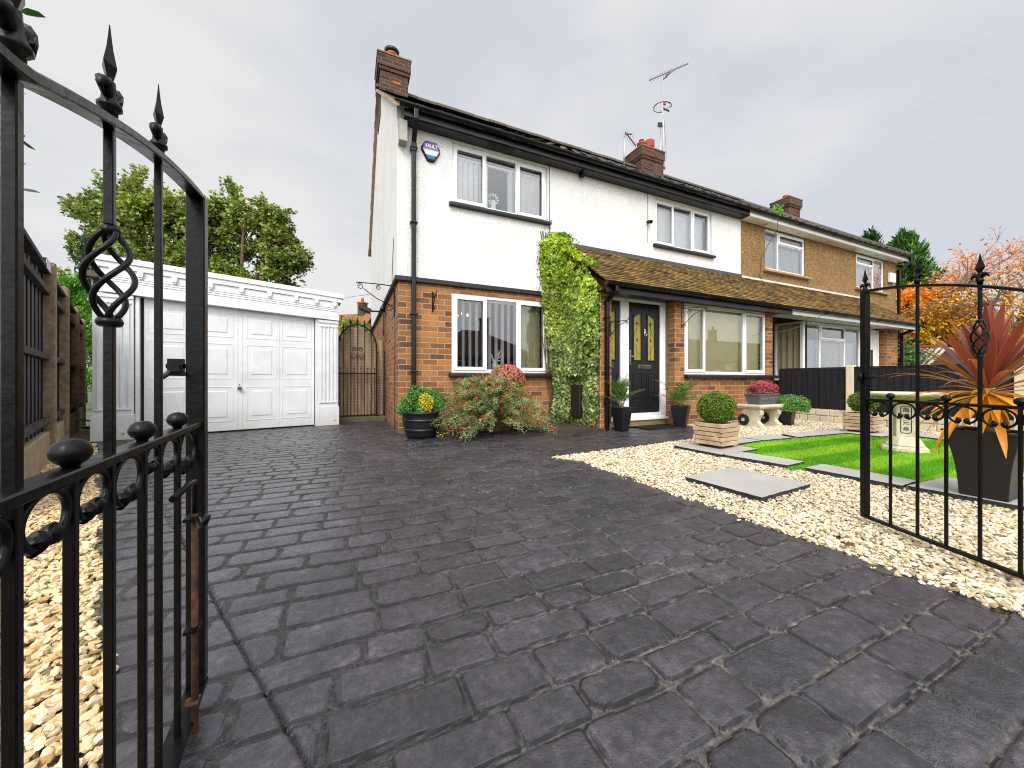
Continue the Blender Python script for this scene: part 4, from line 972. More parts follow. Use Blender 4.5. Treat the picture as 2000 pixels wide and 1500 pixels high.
b = MB(); a0 = at(1221, 11.0, 258); a1 = at(1242, 11.3, 285); yagi(b, (a0+a1)/2, a1-a0, (a1-a0).length, 8, .26, .010); b.bar(at(1219, 11, 262), at(1235, 11.0, 262), .025); b.build('small_aerial', M['cable'], A2)

# ------------------------------------------------------------------ fittings on the walls
def cam_box(px, py, Y, label, s=1.0, white=False):
    x = on_y(px, Y); z = up(py, x, Y); b = MB(); b.tube([(x, Y-.02, z), (x, Y-.10, z-.03)], .035*s, 12); b.lathe([(.04*s, 0), (.03*s, .02)], (x, Y-.02, z), 12)
    b.bar((x, Y, z+.02), (x, Y-.06, z), .02)
    return tag(b.build('security_camera', M['gutter']), label, 'camera')
cam_box(1133, 345, FY-.03, 'tiny black camera under the eaves right of the upper left window')
cam_box(1265, 434, FY-.03, 'tiny black camera on the white wall left of the blinded upper window')
b = MB(); xx = on_y(1265, FY-.03); b.tube([(xx, FY-.034, 3.55+.0), (xx, FY-.032, 4.55)], .004, 5)
tag(b.build('wall_cable', M['concrete']), 'thin pale cable up the white wall from the camera beside the blinded window', 'cable'); b = MB()
xq = on_y(1073, FY-.03); b.tube([(xq, FY-.034, 3.3), (xq+.004, FY-.034, 4.0), (xq, FY-.034, 4.54)], .006, 5)
tag(b.build('wall_cable', M['concrete']), 'thin pale cable clipped down the white wall right beside the upper left window', 'cable')
def scroll(c, r0, turns, dirv, upv, a0=0, n=22, shrink=.35):
    c = Vector(c); return [c + (dirv*math.cos(a0+t*turns*2*PI) + upv*math.sin(a0+t*turns*2*PI))*(r0*(1-t*(1-shrink))) for t in np.linspace(0, 1, n)]
def hang_bracket(p, out, L, label, H=.34, r=.006):
    """wall bracket: back plate, arm and scrolls. p = wall point at the top, out = unit vector away from the wall"""
    p = Vector(p); o = Vector(out); Z = Vector((0, 0, 1)); b = MB(); b.bar(p+Z*.03, p-Z*H, .018, .006, upv=o)
    b.tube([p, p+o*L, p+o*(L+.02)+Z*.015, p+o*(L+.01)+Z*.035], r, 6); b.tube([p-Z*H*.9, p-Z*H*.35+o*L*.45, p+o*L*.95-Z*.01], r*.9, 6)
    b.tube(scroll(p+o*L*.30-Z*.07, .035, 1.3, o, Z), r*.7, 6); b.tube(scroll(p+o*L*.95-Z*.03, .022, 1.2, o, -Z), r*.7, 6); b.tube(scroll(p+o*.04-Z*H*.8, .028, 1.2, o, -Z), r*.7, 6)
    return tag(b.build('hanging_bracket', M['iron']), label, 'bracket', 'iron brackets for hanging baskets')
x = on_y(845, FY); hang_bracket((x, FY-.004, up(574, x, FY)), (.25, -.968, 0), .12, 'folded black bracket on the brick between downpipe and ground floor window', .28)
x = on_y(1331, PY); hang_bracket((x, PY-.004, up(603, x, PY)), (.62, -.78, 0), .40, 'black bracket on the brick pier, reaching across the cream blinded window', .36)
x = 3.79; hang_bracket((x, PY-.004, 1.70), (.25, -.968, 0), .32, 'black bracket beside the porch downpipe, reaching over the side panel', .22)
b = MB(); p = Vector((XL, 5.62, 2.23)); o = Vector((-1, 0, 0)); Z = Vector((0, 0, 1))
x_ = XL-.02
pts = [(x_, 6.1, 2.30), (x_-.30, 6.12, 2.31), (x_-.55, 6.14, 2.31)]; b.tube(pts, .008, 6)
b.tube(scroll((x_-.48, 6.14, 2.255), .05, 1.3, -o, Z, a0=1.2), .006, 6); b.tube(scroll((x_-.22, 6.12, 2.255), .04, 1.3, -o, Z, a0=1.2), .006, 6)
b.tube([(x_-.44, 6.13, 2.22), (x_-.25, 6.11, 2.08), (x_-.08, 6.1, 2.0), (x_, 6.1, 1.98)], .007, 6); b.tube(scroll((x_-.06, 6.1, 1.93), .05, 1.1, -o, Z), .006, 6)
b.bar((x_+.015, 6.1, 2.34), (x_+.015, 6.1, 1.8), .02, .006)
tag(b.build('hanging_bracket', M['iron']), 'large scrolled black bracket on the gable side facing the garage', 'bracket', 'iron brackets for hanging baskets')
b = MB(); b.tube([(XL-.02, 5.9, 0.02), (XL-.015, 5.9, 2.2), (XL-.06, 5.9, 2.33), (XL-.04, 5.9, 2.9), (XL-.04, 5.92, 3.0)], .006, 5)
tag(b.build('gable_cable', M['cable']), 'thin black cable running down the brick gable side', 'cable')
f = thing('floodlight', 'black floodlight on an arm at the gable side above the side gate', 'light', (XL-.03, 7.0, 2.1))
fl = at(713, 7.0, 604); b = MB()
b.mbox(lambda x, y, z: (fl.x+x*.8+z*.3, fl.y+y-.3*x, fl.z+z-.35*x), -.13, .13, -.09, .09, -.04, .04); b.build('lamp_head', M['gutter'], f, bevel=.012)
b = MB(); b.bar(fl+Vector((.1, 0, -.03)), (XL-.01, fl.y, fl.z-.02), .03); b.bar((XL-.04, fl.y, fl.z-.02), (XL-.04, fl.y, fl.z-.5), .02); b.lathe([(.05, -.04), (.05, .03), (.02, .05)], (XL-.06, fl.y, fl.z+.03), 12); b.build('arm', M['gutter'], f)
b = MB(); b.tube([at(655, 6.6, 585), at(690, 6.9, 579), at(722, 7.2, 575)], .006, 5); tag(b.build('washing_line', M['alu']), 'thin pale line strung from the garage corner to the gable', 'line')
# loose cable on the neighbour roof and eaves
b = MB(); P = [(1452, 5.25, 425), (1494, 5.25, 426)]
def P3(px, Y, py): x = on_y(px, Y); return (x, Y, up(py, x, Y))
b.tube([P3(1520, 5.2, 425), P3(1518, 5.3, 450), P3(1505, 5.45, 470), P3(1488, 5.54, 500), P3(1484, 5.54, 540), P3(1490, 5.5, 552), P3(1530, 5.0, 580), P3(1570, 4.6, 598), P3(1604, 4.3, 607), P3(1606, 4.25, 615), P3(1580, 4.3, 632), P3(1540, 4.4, 645), P3(1500, 4.5, 652)], .007, 5)
tag(b.build('loose_cable', M['cable']), 'loose dark cable trailing from the neighbour eaves across the mossy lean-to tiles', 'cable')

# doormat
dm = ground(1272, 833, .01)
def rotm(c, a):
    c = Vector(c); ca, sa = math.cos(a), math.sin(a); return lambda x, y, z: (c.x+x*ca-y*sa, c.y+x*sa+y*ca, c.z+z)
b = MB(); m = rotm((4.66, 4.50, 0), R(4)); b.mbox(m, -.36, .36, -.19, .19, .004, .016)
for i in range(46):
    for j in range(24):
        if (i+j) % 2: b.mbox(m, -.34+i*.0148, -.34+i*.0148+.008, -.175+j*.0148, -.175+j*.0148+.008, .016, .024)
tag(b.build('doormat', M['rubber']), 'black rubber doormat lying in front of the black door', 'doormat')
# ================================================================== GARAGE
GA = Vector((-2.99, 6.44, 0)); GD = Vector((2.826, .70, 0)); GL = GD.length; GD.normalize(); GN = Vector((GD.y, -GD.x, 0))   # GN: outward
def GM(s, d, z): p = GA + GD*s + GN*d; return (p.x, p.y, z)
def gs(px):                                                         # distance along the garage front for a picture column
    a = ray(px); # ray x = y tan a
    t = math.tan(a); return (GA.x - GA.y*t)/(GD.y*t - GD.x)
GT = lambda s: 2.40 - .10*s/GL                                      # top of the cornice
def gz(px, py): s = gs(px); p = GM(s, 0, 0); return up(py, p[0], p[1])
Gr = thing('garage', 'white garage with fluted pilasters and a closed panelled door', 'garage', tuple(GA))
d0, d1 = gs(280), gs(614.5); dz = 1.90
b = MB(); b.mbox(GM, .05, GL-.03, -5.2, -.12, 0, 2.12); b.build('side_wall', M['peb_grey'], Gr)
b = MB(); b.mbox(GM, -.05, GL+.05, -5.3, -.05, 2.13, 2.2); b.build('roof', m_plain('felt roof', '#55524d', .9, .2, 10), Gr)
def tbox(mb, s0, s1, da, db, za, zb_):                              # box whose heights follow the tapering cornice
    vs = [GM(s, d, (GT(s)-z)) for z in (za, zb_) for d in (da, db) for s in (s0, s1)]
    mb.add(vs, [(0, 2, 3, 1), (4, 5, 7, 6), (0, 1, 5, 4), (2, 6, 7, 3), (0, 4, 6, 2), (1, 3, 7, 5)])
b = MB(); s0, s1 = gs(197), gs(662)
tbox(b, s0-.08, s1+.07, -.14, .09, .075, 0); tbox(b, s0-.04, s1+.03, -.12, .072, .15, .076); tbox(b, s0, s1-.02, -.12, .05, .38, .151)
for z in (.245, .275, .305): tbox(b, s0, s1-.02, .05, .058, z+.012, z)
tbox(b, s0-.01, s1-.01, -.12, .066, .47, .381)
b.build('cornice', M['white_paint'], Gr, bevel=.006, seg=2)
for k, px in enumerate((222, 276, 342, 412, 472, 526, 577, 617, 652)):
    b = MB(); s = gs(px); tbox(b, s-.03, s+.03, .0582, .085, .20, .152); tbox(b, s-.024, s+.024, .0582, .09, .225, .201); tbox(b, s-.018, s+.018, .0582, .08, .245, .226)
    b.build('bracket_block', M['white_paint'], Gr, bevel=.004)
for side, (a, c) in enumerate(((gs(181), gs(262)), (gs(621), gs(660)))):
    b = MB(); top = min(GT(a), GT(c))-.475; b.mbox(GM, a, c, -.12, .03, .33, top); b.mbox(GM, a-.015, c+.01, -.12, .05, .0, .33)
    n = 4 if side else 4; w = (c-a)*.74/n; x = a+(c-a)*.13
    for i in range(n+1):
        xx = x + i*w; b.mbox(GM, xx-.012, xx+.012, .03, .045, .42, top-.12)
    for xx0, xx1, z0, z1 in ((a+.02, c-.02, top-.12, top-.09), (a+.02, c-.02, .39, .42), (a, c, top-.05, top)): b.mbox(GM, xx0, xx1, .03, .048, z0, z1)
    b.build('pilaster', M['white_paint'], Gr, bevel=.005, seg=2)
    b = MB(); p = GM((a+c)/2+.05, .052, .08); b.tube([GM((a+c)/2+.09, .045, .08), GM((a+c)/2+.09, .056, .08)], .012, 10); b.build('bolt_cap', M['concrete'], Gr)
b = MB()
for a, c in ((gs(262)+.012, d0-.035), (d1+.012, gs(621)-.002)):
    b = MB(); b.mbox(GM, a, c, -.12, .012, 0, GT(c)-.475); b.build('door_jamb', M['white_paint'], Gr, bevel=.003)
b = MB(); b.mbox(GM, d0-.05, d1+.03, -.11, -.105, 0, 2.1); b.build('shadow_gap', M['rubber'], Gr)
def gdoor():
    b = MB(); top = 1.935; z0 = .02; b.mbox(GM, d0, d1, -.09, -.05, z0, top)
    xs = [d0, gs(375), gs(467)-.02, gs(467)+.04, gs(546), d1]; cols_ = [(xs[0]+.03, xs[1]-.02), (xs[1]+.03, xs[2]-.05), (xs[3]+.05, xs[4]-.03), (xs[4]+.03, xs[5]-.04)]
    H = top-z0; rows = [(z0+.07*H, z0+.35*H), (z0+.41*H, z0+.69*H), (z0+.74*H, z0+.93*H)]
    for a, c in cols_:
        for r0, r1 in rows:
            w = .014
            for q in ((a, c, r1-w, r1), (a, c, r0, r0+w), (a, a+w, r0+w, r1-w), (c-w, c, r0+w, r1-w)): b.mbox(GM, q[0], q[1], -.05, -.0455, q[2], q[3])
            m = .065; vs = [GM(x, d, z) for x, d, z in ((a+m, -.05, r0+m), (c-m, -.05, r0+m), (c-m, -.05, r1-m), (a+m, -.05, r1-m), (a+m+.015, -.043, r0+m+.015), (c-m-.015, -.043, r0+m+.015), (c-m-.015, -.043, r1-m-.015), (a+m+.015, -.043, r1-m-.015))]
            b.add(vs, [(4, 5, 6, 7), (0, 1, 5, 4), (1, 2, 6, 5), (2, 3, 7, 6), (3, 0, 4, 7)])
    for x in (xs[2], xs[3]): b.mbox(GM, x-.004, x+.004, -.05, -.044, z0, top)
    b.mbox(GM, xs[4]-.003, xs[4]+.003, -.05, -.045, z0, top); b.mbox(GM, xs[1]-.003, xs[1]+.003, -.05, -.045, z0, top)
    return b.build('garage_door', M['white_paint'], Gr, bevel=.003, seg=2)
gd = gdoor()
b = MB(); s = gs(468); b.tube([GM(s, -.045, .66), GM(s, -.015, .66)], .012, 12); b.tube([GM(s, -.03, .66), GM(s, .0, .66)], [.02, .03], 14); b.tube([GM(s, -.048, .72), GM(s, -.04, .72)], .008, 10)
b.build('handle', M['brass'], gd)

# ================================================================== LEFT FENCE
u = Vector((-.39, .92, 0)).normalized(); q = Vector((u.y, -u.x, 0)); F0 = Vector((-2.66, 5.06, 0))
def FM(s, d, z): p = F0 + u*s + q*d; return (p.x, p.y, z)
Pst = [(-2.2, 1.93), (-.3+.27, 1.93), (1.35, 1.93), (3.0, 1.9), (4.6, 1.9)]
for i, (s, h) in enumerate(Pst):
    b = MB(); b.mbox(FM, s-.06, s+.06, -.06, .06, -.1, h-.02); vs = [FM(s-.06, -.06, h-.0201), FM(s+.06, -.06, h-.0201), FM(s+.06, .06, h-.0201), FM(s-.06, .06, h-.0201), FM(s-.03, -.03, h), FM(s+.03, -.03, h), FM(s+.03, .03, h), FM(s-.03, .03, h)]
    b.add(vs, [(4, 5, 6, 7), (0, 1, 5, 4), (1, 2, 6, 5), (2, 3, 7, 6), (3, 0, 4, 7)])
    tag(b.build('concrete_post', M['concrete'], None, bevel=.012, seg=2), ['concrete fence post off the left edge beside the camera', 'tall concrete post at the end of the nearest black fence panel on the left', 'second concrete post of the left fence, behind the tallest one', 'third concrete post of the left fence going towards the garage', 'last concrete post of the left fence beside the garage wall'][i], 'post', 'concrete posts of the left fence')
for i in range(4):
    a, c = Pst[i][0]+.062, Pst[i+1][0]-.062
    t = thing('timber_fence', ['black vertical board fence panel nearest the camera on the left, with grey rails', 'second black fence panel on the left, between the first and second concrete posts', 'dark weathered fence panel further back on the left', 'furthest dark fence panel on the left, beside the garage'][i], 'fence', FM(a, 0, 0), 'fence panels on the left boundary')
    b = MB(); s = a; k = 0
    while s < c-.02:
        w = min(.10, c-s); dd = .012*(k % 2); b.mbox(FM, s+.002, s+w+.016, -.03-dd, -.016-dd, .30, 1.78+.02*math.sin(k*1.7)); s += .10; k += 1
    b.build('boards', M['black_timber'] if i < 2 else M['old_timber'], t)
    b = MB()
    for z in (.38, .98, 1.60): b.mbox(FM, a, c, -.016, .028, z, z+.055)
    b.build('rails', M['grey_timber'] if i == 0 else M['old_timber'], t, bevel=.004)
    b = MB(); b.mbox(FM, a, c, -.045, .035, 1.80, 1.835); b.build('capping', M['black_timber'], t, bevel=.004)
    b = MB(); b.mbox(FM, a, c, -.025, .025, -.05, .30); b.build('gravel_board', m_plain('gravel board %d' % i, '#a08f70', .9, .25, 8, .6, 40, .004), t, bevel=.006)
b = MB(); b.mbox(FM, -.42, -.06, .03, .036, 1.80, 1.88); b.mbox(FM, -.42, -.06, -.03, .036, 1.885, 1.892)
tag(b.build('metal_bracket', M['alu'], None, bevel=.003), 'small folded metal bracket on top of the nearest left fence panel', 'bracket')
rr = random.Random(4)
for i in range(7):
    a = Vector(FM(2.7+rr.uniform(0, .9), .25+rr.uniform(0, .35), .02+i*.035)); e = a + Vector((rr.uniform(-.25, .35), rr.uniform(-.5, .2), rr.uniform(.05, .3)))
    b = MB(); b.bar(a, e, .07, .02); tag(b.build('scrap_board', M[('grey_timber', 'old_timber', 'pale_board')[i % 3]]), 'old board in the scrap pile between the left fence and garage', 'board', 'scrap boards piled beside the garage')

# ================================================================== FENCE TO THE NEIGHBOUR (x = 8.1)
X8 = 8.12; B0 = [4.60, 3.39, 1.60, -.2]
lab = ['black boarded fence panel between the bay wall and the cream concrete post', 'black boarded fence panel behind the birdbath and the cordyline leaves', 'black boarded fence panel at the right edge behind the cordyline pot']
for i in range(3):
    y1, y0 = B0[i]-.055, B0[i+1]+.055
    t = thing('timber_fence', lab[i], 'fence', (X8, y0, 0), 'black fence panels towards the neighbour')
    b = MB(); y = y0; k = 0
    while y < y1-.01:
        w = min(.095, y1-y); a_ = .006+.004*rng.random()
        b.add([(X8-.015, y, .25), (X8-.015-a_-.012, y+w+.012, .25), (X8-.015, y, 1.0), (X8-.027-a_, y+w+.012, 1.0), (X8+.0, y, .25), (X8-.01, y+w+.012, .25), (X8, y, 1.0), (X8-.01, y+w+.012, 1.0)],
              [(0, 2, 3, 1), (4, 5, 7, 6), (2, 6, 7, 3), (1, 3, 7, 5), (0, 4, 6, 2)]); y += .095; k += 1
    b.build('boards', M['black_timber'], t)
    b = MB(); b.box(X8-.04, X8+.03, y0, y1, 1.002, 1.022); b.box(X8+.002, X8+.04, y0, y1, .35, .40); b.box(X8+.002, X8+.04, y0, y1, .85, .9); b.build('rails', M['black_timber'], t, bevel=.003)
    b = MB(); b.box(X8-.02, X8+.03, y0, y1, -.05, .25)
    for r in range(2):
        y = y0+.02+(r*.09); 
        while y < y1-.08:
            w = random.uniform(.13, .26); w = min(w, y1-y-.01); b.box(X8-.036-random.uniform(0, .008), X8-.0201, y, y+w-.014, .01+r*.12, .115+r*.12); y += w
    b.build('gravel_board', M['stone_pale'], t, bevel=.01, seg=2)
for i, y in enumerate(B0[1:3]):
    b = MB(); b.box(X8-.055, X8+.055, y-.054, y+.054, -.05, 1.05)
    tag(b.build('concrete_post', m_plain('cream concrete %d' % i, '#d9cdb0', .85, .1, 6, .4, 50, .003), None, bevel=.008, seg=2), ['cream concrete post between two black fence panels, seen left of the right gate', 'cream concrete post behind the cordyline at the right edge'][i], 'post', 'cream posts of the neighbour fence')

# ================================================================== IRON GATES
def gate(name, label, cat, O, D, bars, c0, c1, c2, stw, L, bz):
    """O stile foot, D unit vector from the stile towards the hinge; bars: (s, tall?, basket?)"""
    D = Vector(D).normalized(); Nn = Vector((-D.y, D.x, 0)); O = Vector(O)
    t = thing(name, label, cat, tuple(O)); P = lambda s, d, z: tuple(O + D*s + Nn*d + Vector((0, 0, z)))
    sf = lambda s: s if s < .65 else .65+.3*(s-.65); arch = lambda s: c0+c1*sf(s)+c2*sf(s)**2; w = .0052; mid = .690; bot = .05
    b = MB(); b.mbox(P, -stw/2, stw/2, -stw/2, stw/2, bot, arch(0)-.004); b.build('stile', M['iron'], t, bevel=.003, seg=2)
    b = MB(); b.mbox(P, L-.02, L+.02, -.02, .02, bot, arch(L)); b.build('stile', M['iron'], t, bevel=.003)
    b = MB(); ns = 40; vs = []
    for i in range(ns+1):
        s = L*i/ns - (stw/2 if i == 0 else 0); z = arch(max(s, 0))
        vs += [P(s, -.015, z-.006), P(s, .015, z-.006), P(s, .015, z+.007), P(s, -.015, z+.007)]
    fs = [(3, 2, 1, 0), tuple(4*ns+k for k in range(4))]
    for i in range(ns):
        for k in range(4): fs.append((4*i+k, 4*i+(k+1) % 4, 4*i+4+(k+1) % 4, 4*i+4+k))
    b.add(vs, fs); b.build('top_rail', M['iron'], t, bevel=.002)
    b = MB(); b.mbox(P, stw/2, L-.02, -.014, .014, mid-.013, mid); b.build('middle_rail', M['iron'], t, bevel=.002)
    b = MB(); b.mbox(P, stw/2-.03, L+.02, -.02, .02, bot-.012, bot-.0005) if stw > .033 else b.mbox(P, -stw/2, L+.02, -.014, .014, bot-.014, bot-.0005)
    b.build('bottom_rail', M['iron'], t, bevel=.002)
    Z = Vector((0, 0, 1))
    for s, tall, bk in bars:
        top = arch(s)-.006 if tall else mid-.0135
        b = MB()
        if bk:
            z0, z1 = bz
            b.mbox(P, s-w, s+w, -w, w, bot, z0-.02); b.mbox(P, s-w, s+w, -w, w, z1+.02, top)
            b.lathe([(.012, -.012), (.0145, -.006), (.012, 0)], P(s, 0, z0-.012), 10); b.lathe([(.010, 0), (.012, .006), (.010, .012)], P(s, 0, z1+.006), 10)
        else: b.mbox(P, s-w, s+w, -w, w, bot, top)
        bar = b.build('bar', M['iron'], t, bevel=.0012)
        if bk:
            b = MB()
            for k in range(4):
                pts = []
                for i in range(25):
                    tt = i/24; a = k*PI/2+tt*PI*1.35; r = .005+.0195*math.sin(PI*tt)**.8 if 0 < tt < 1 else .005
                    pts.append(P(s+r*math.cos(a), r*math.sin(a), z0-.014+(z1-z0+.028)*tt))
                b.tube(pts, .0036, 7)
            b.build('basket', M['iron'], bar)
        if tall:
            zt = arch(s)+.007; b = MB(); c = P(s, 0, zt)
            def leafy(sg, dn):
                pts = [P(s+sg*x, dn*x, zt+z) for x, z in ((.003, .024), (.010, .036), (.020, .040), (.030, .032), (.036, .020))]
                b.tube(pts, [.004, .008, .0095, .006, .0015], 7)
            b.lathe([(.0085, 0), (.0085, .010), (.013, .014), (.013, .018), (.009, .024), (.0065, .040), (.006, .05)], c, 10)
            for a_ in ((.92, 0), (-.92, 0)): 
                pts = [P(s+a_[0]*x, a_[1]*x, zt+z) for x, z in ((.003, .022), (.009, .034), (.017, .042), (.026, .038), (.031, .026))]; b.tube(pts, [.004, .0075, .009, .006, .0015], 7)
            # four-sided spear head, flattened across the gate
            prof = [(.005, .046), (.018, .070), (.015, .078), (.0085, .095), (.004, .115), (.0015, .128)]
            vs = []
            for r, z in prof:
                for k in range(4): a = k*PI/2; vs.append(P(s+r*math.cos(a), r*.42*math.sin(a), zt+z))
            m = len(prof); b.add(vs, [(4*i+k, 4*i+(k+1) % 4, 4*i+4+(k+1) % 4, 4*i+4+k) for i in range(m-1) for k in range(4)]+[(3, 2, 1, 0), (4*m-4, 4*m-3, 4*m-2, 4*m-1)])
            b.build('finial', M['iron'], bar)
        else:
            b = MB(); b.lathe([(.007, 0), (.008, .003), (.0135, .007), (.017, .013), (.0175, .018), (.015, .026), (.009, .031), (.002, .0325)], P(s, 0, mid), 24, sx=1, sy=1); b.build('ball', M['iron'], bar)
    ss = sorted([stw/2-.004]+[x[0] for x in bars]+[L])
    for a, c in zip(ss[:-1], ss[1:]):
        if c-a < .05: continue
        b = MB(); W = c-a; m = (a+c)/2; R_ = W/2-w-.002; zc = mid-.015-R_*.72; H_ = R_*.72
        for sg in (-1, 1):
            pts = []; 
            for i in range(12): q = PI/2*(1+i/11*1.0); pts.append((m+sg*math.cos(q)*-R_*-1*1.0, zc+H_*math.sin(q)))
            pts = [(m+sg*R_*math.sin(q), zc+H_*math.cos(q)) for q in np.linspace(0, PI*.92, 14)]
            e = pts[-1]; cx = m+sg*R_*.55; r2 = abs(cx-e[0]) if abs(cx-e[0]) > .006 else .008
            pts += [(cx - sg*r2*.9*math.sin(v)*1.0 + 0, zc-H_*.62 + r2*.9*(-math.cos(v))*.9) for v in np.linspace(.3, 2.6, 8)]
            rad = [.0045]*14+[.005, .006, .008, .0095, .010, .009, .006, .003]
            b.tube([P(x, 0, z) for x, z in pts], rad, 8)
        b.build('scroll', M['iron'], t)
    return t, P
tL, PL = gate('driveway_gate', 'black iron gate leaf standing open very close at the left, seen almost edge on', 'gate', (-.338, 1.13, 0), (.089, -.996, 0),
              [(.153, False, False), (.264, True, False), (.338, False, False), (.4515, True, True), (.545, False, False), (.64, True, False), (.74, False, False), (.84, True, True), (.94, False, False), (1.04, True, False)], 1.24, -.12, -.22, .036, 1.16, (.887, .982))
tR, PR = gate('driveway_gate', 'black iron driveway gate leaf standing open over the gravel at the right', 'gate', (2.59, 1.02, 0), (-.4115, -.9114, 0),
              [(.134, False, False), (.258, True, False), (.373, False, False), (.49, True, True), (.61, False, False), (.73, True, False), (.84, False, False), (.95, True, True), (1.06, False, False)], 1.275, -.06, -.28, .030, 1.17, (.905, 1.022))
# finial on the right gate's stile, latches, drop bolt
b = MB(); zt = 1.272; c = PR(0, 0, zt); b.lathe([(.0085, 0), (.013, .014), (.009, .024), (.006, .045)], c, 10)
for a_ in ((.92, 0), (-.92, 0)): b.tube([PR(a_[0]*x, a_[1]*x, zt+z) for x, z in ((.003, .022), (.009, .034), (.017, .042), (.026, .036), (.030, .024))], [.004, .0075, .009, .006, .0015], 7)
vs = []; prof = [(.005, .046), (.018, .070), (.015, .078), (.0085, .095), (.004, .115), (.0015, .128)]
for r, z in prof:
    for k in range(4): a = k*PI/2; vs.append(PR(r*math.cos(a), r*.55*math.sin(a), zt+z))
b.add(vs, [(4*i+k, 4*i+(k+1) % 4, 4*i+4+(k+1) % 4, 4*i+4+k) for i in range(5) for k in range(4)]+[(20, 21, 22, 23)]); b.build('finial', M['iron'], tR)
b = MB(); b.mbox(PR, -.005, .10, -.022, -.016, .795, .805); b.tube([PR(.02, -.02, .80), PR(.06, -.03, .812), PR(.10, -.032, .800), PR(.14, -.03, .798)], [.006, .010, .007, .003], 8)
b.mbox(PR, -.035, -.015, -.006, .006, .78, .81); b.tube([PR(.0, -.025, .77), PR(.0, -.025, .83)], .007, 8); b.build('latch', M['iron'], tR)
b = MB(); z = .805; b.mbox(PL, -.01, .10, -.032, -.022, z-.006, z+.004); b.mbox(PL, .0, .02, -.05, -.022, z-.002, z+.035); b.tube([PL(.10, -.027, z), PL(.14, -.027, z-.012)], [.006, .003], 6); b.tube([PL(.005, -.055, z+.018), PL(.005, -.02, z+.018)], .006, 8); b.mbox(PL, .03, .05, -.04, -.022, z-.002, z+.02)
b.build('latch', M['iron'], tL)
b = MB(); sb, db = .125, .022; b.tube([PL(sb, db, .02), PL(sb, db, .50)], .0065, 8); rb = b.build('drop_bolt', M['rust'], tL)
b = MB(); b.tube([PL(sb, db, .50), PL(sb, db, .555), PL(sb+.01, db, .57), PL(sb+.03, db, .572), PL(sb+.15, db, .572)], .0062, 8)
b.build('handle', M['iron'], rb)
for z in (.49, .25):
    b = MB(); b.mbox(PL, sb-.02, sb+.02, .006, .03, z-.003, z+.003); b.build('guide', M['iron'], rb)
b = MB()
b.tube([PL(sb+.02, db+.01, .49), PL(sb+.05, db+.02, .485), PL(sb+.07, db+.03, .495), PL(sb+.07, db+.035, .512)], .006, 8); b.build('hook', M['iron'], rb)
b = MB(); b.mbox(PL, sb-.012, sb+.012, .006, .03, .088, .092); b.build('rusty_guide', M['rust'], rb)

# side gate between garage and house
SY = 7.5; S0 = -.17; S1 = .50
t = thing('side_gate', 'tall narrow black iron side gate with arched spiked top between garage and house', 'gate', (S0, SY, 0))
cxg = (S0+S1)/2; Rg = (S1-S0)/2; zsp = 1.42; ar = lambda x: zsp+.42*math.sqrt(max(0, 1-((x-cxg)/Rg)**2))
b = MB(); b.tube([(cxg-Rg*math.cos(a), SY, zsp+.42*math.sin(a)) for a in np.linspace(0, PI, 24)], .013, 6)
for x in (S0, S1): b.box(x-.012, x+.012, SY-.012, SY+.012, .08, zsp)
b.box(S0, S1, SY-.008, SY+.008, .10, .125); b.box(S0, S1, SY-.012, SY+.012, .90, .925); b.build('frame', M['iron'], t)
for i in range(11):
    x = S0+(S1-S0)*(i+.5)/11; tall = i % 2 == 1; b = MB(); b.box(x-.006, x+.006, SY-.006, SY+.006, .11, ar(x) if tall else 1.0)
    if tall: b.lathe([(.006, 0), (.018, .02), (.008, .04), (.020, .065), (.001, .13)], (x, SY, ar(x)), 6)
    else: b.lathe([(.004, 0), (.015, .012), (.004, .028)], (x, SY, 1.0), 8)
    b.build('bar', M['iron'], t)
b = MB(); X_ = Vector((1, 0, 0)); Z = Vector((0, 0, 1)); D_ = Vector((0, 0, 0))
for sg in (-1, 1):
    b.tube(scroll((cxg+sg*.055, SY-.012, 1.37), .045, 1.5, X_*-sg, Z), .006, 6); b.tube(scroll((cxg+sg*.065, SY-.012, 1.24), .062, 1.6, X_*sg, -Z), .006, 6)
    for xx in (.15, .23, .30): b.tube(scroll((cxg+sg*xx, SY-.012, ar(cxg+sg*xx)-.07), .03, 1.2, X_*-sg, Z), .005, 6)
b.build('scrolls', M['iron'], t)
b = MB()
for i in range(28):
    z = .16+i*.062; b.tube([(S0, SY+.02, z+.01*math.sin(i)), (cxg, SY+.03, z-.008), (S1, SY+.02, z+.008)], .0018, 4)
for i in range(10): x = S0+.03+i*.066; b.tube([(x, SY+.02, .12), (x+.01, SY+.03, ar(x)-.02)], .0018, 4)
b.build('wire_mesh', M['alu'], t)
b = MB(); 
for i in range(7):
    x = S0+.0+i*.115; b.box(x, x+.108, SY+.14, SY+.16, .10, ar(min(max(x+.05, S0+.03), S1-.03))-.02-.01*(i % 3))
tag(b.build('board_screen', M['pale_board'], None, bevel=.004), 'pale weathered boards fixed behind the side gate', 'fence')
b = MB(); b.box(S0-.02, XL-.01, SY-.05, SY+.2, -.05, .09); tag(b.build('timber_step', m_plain('mossy sleeper', '#5a5238', .9, .3, 12, .7), None, bevel=.01), 'low mossy sill across the foot of the side gate', 'sill')
t = thing('wire_panel', 'narrow wire and iron trellis panel between the side gate and the brick gable', 'trellis', (S1, SY, 0))
b = MB(); 
for x in (S1+.03, S1+.15): b.box(x-.008, x+.008, SY-.008, SY+.008, .09, 1.30); b.lathe([(.006, 0), (.016, .02), (.006, .035), (.002, .06)], (x, SY, 1.3), 6)
b.build('uprights', M['iron'], t)
b = MB()
for i in range(34): z = .14+i*.035; b.tube([(S1+.03, SY-.012, z), (XL-.01, SY-.012, z+.006*math.sin(i*2))], .0022, 4)
b.build('wires', M['alu'], t)

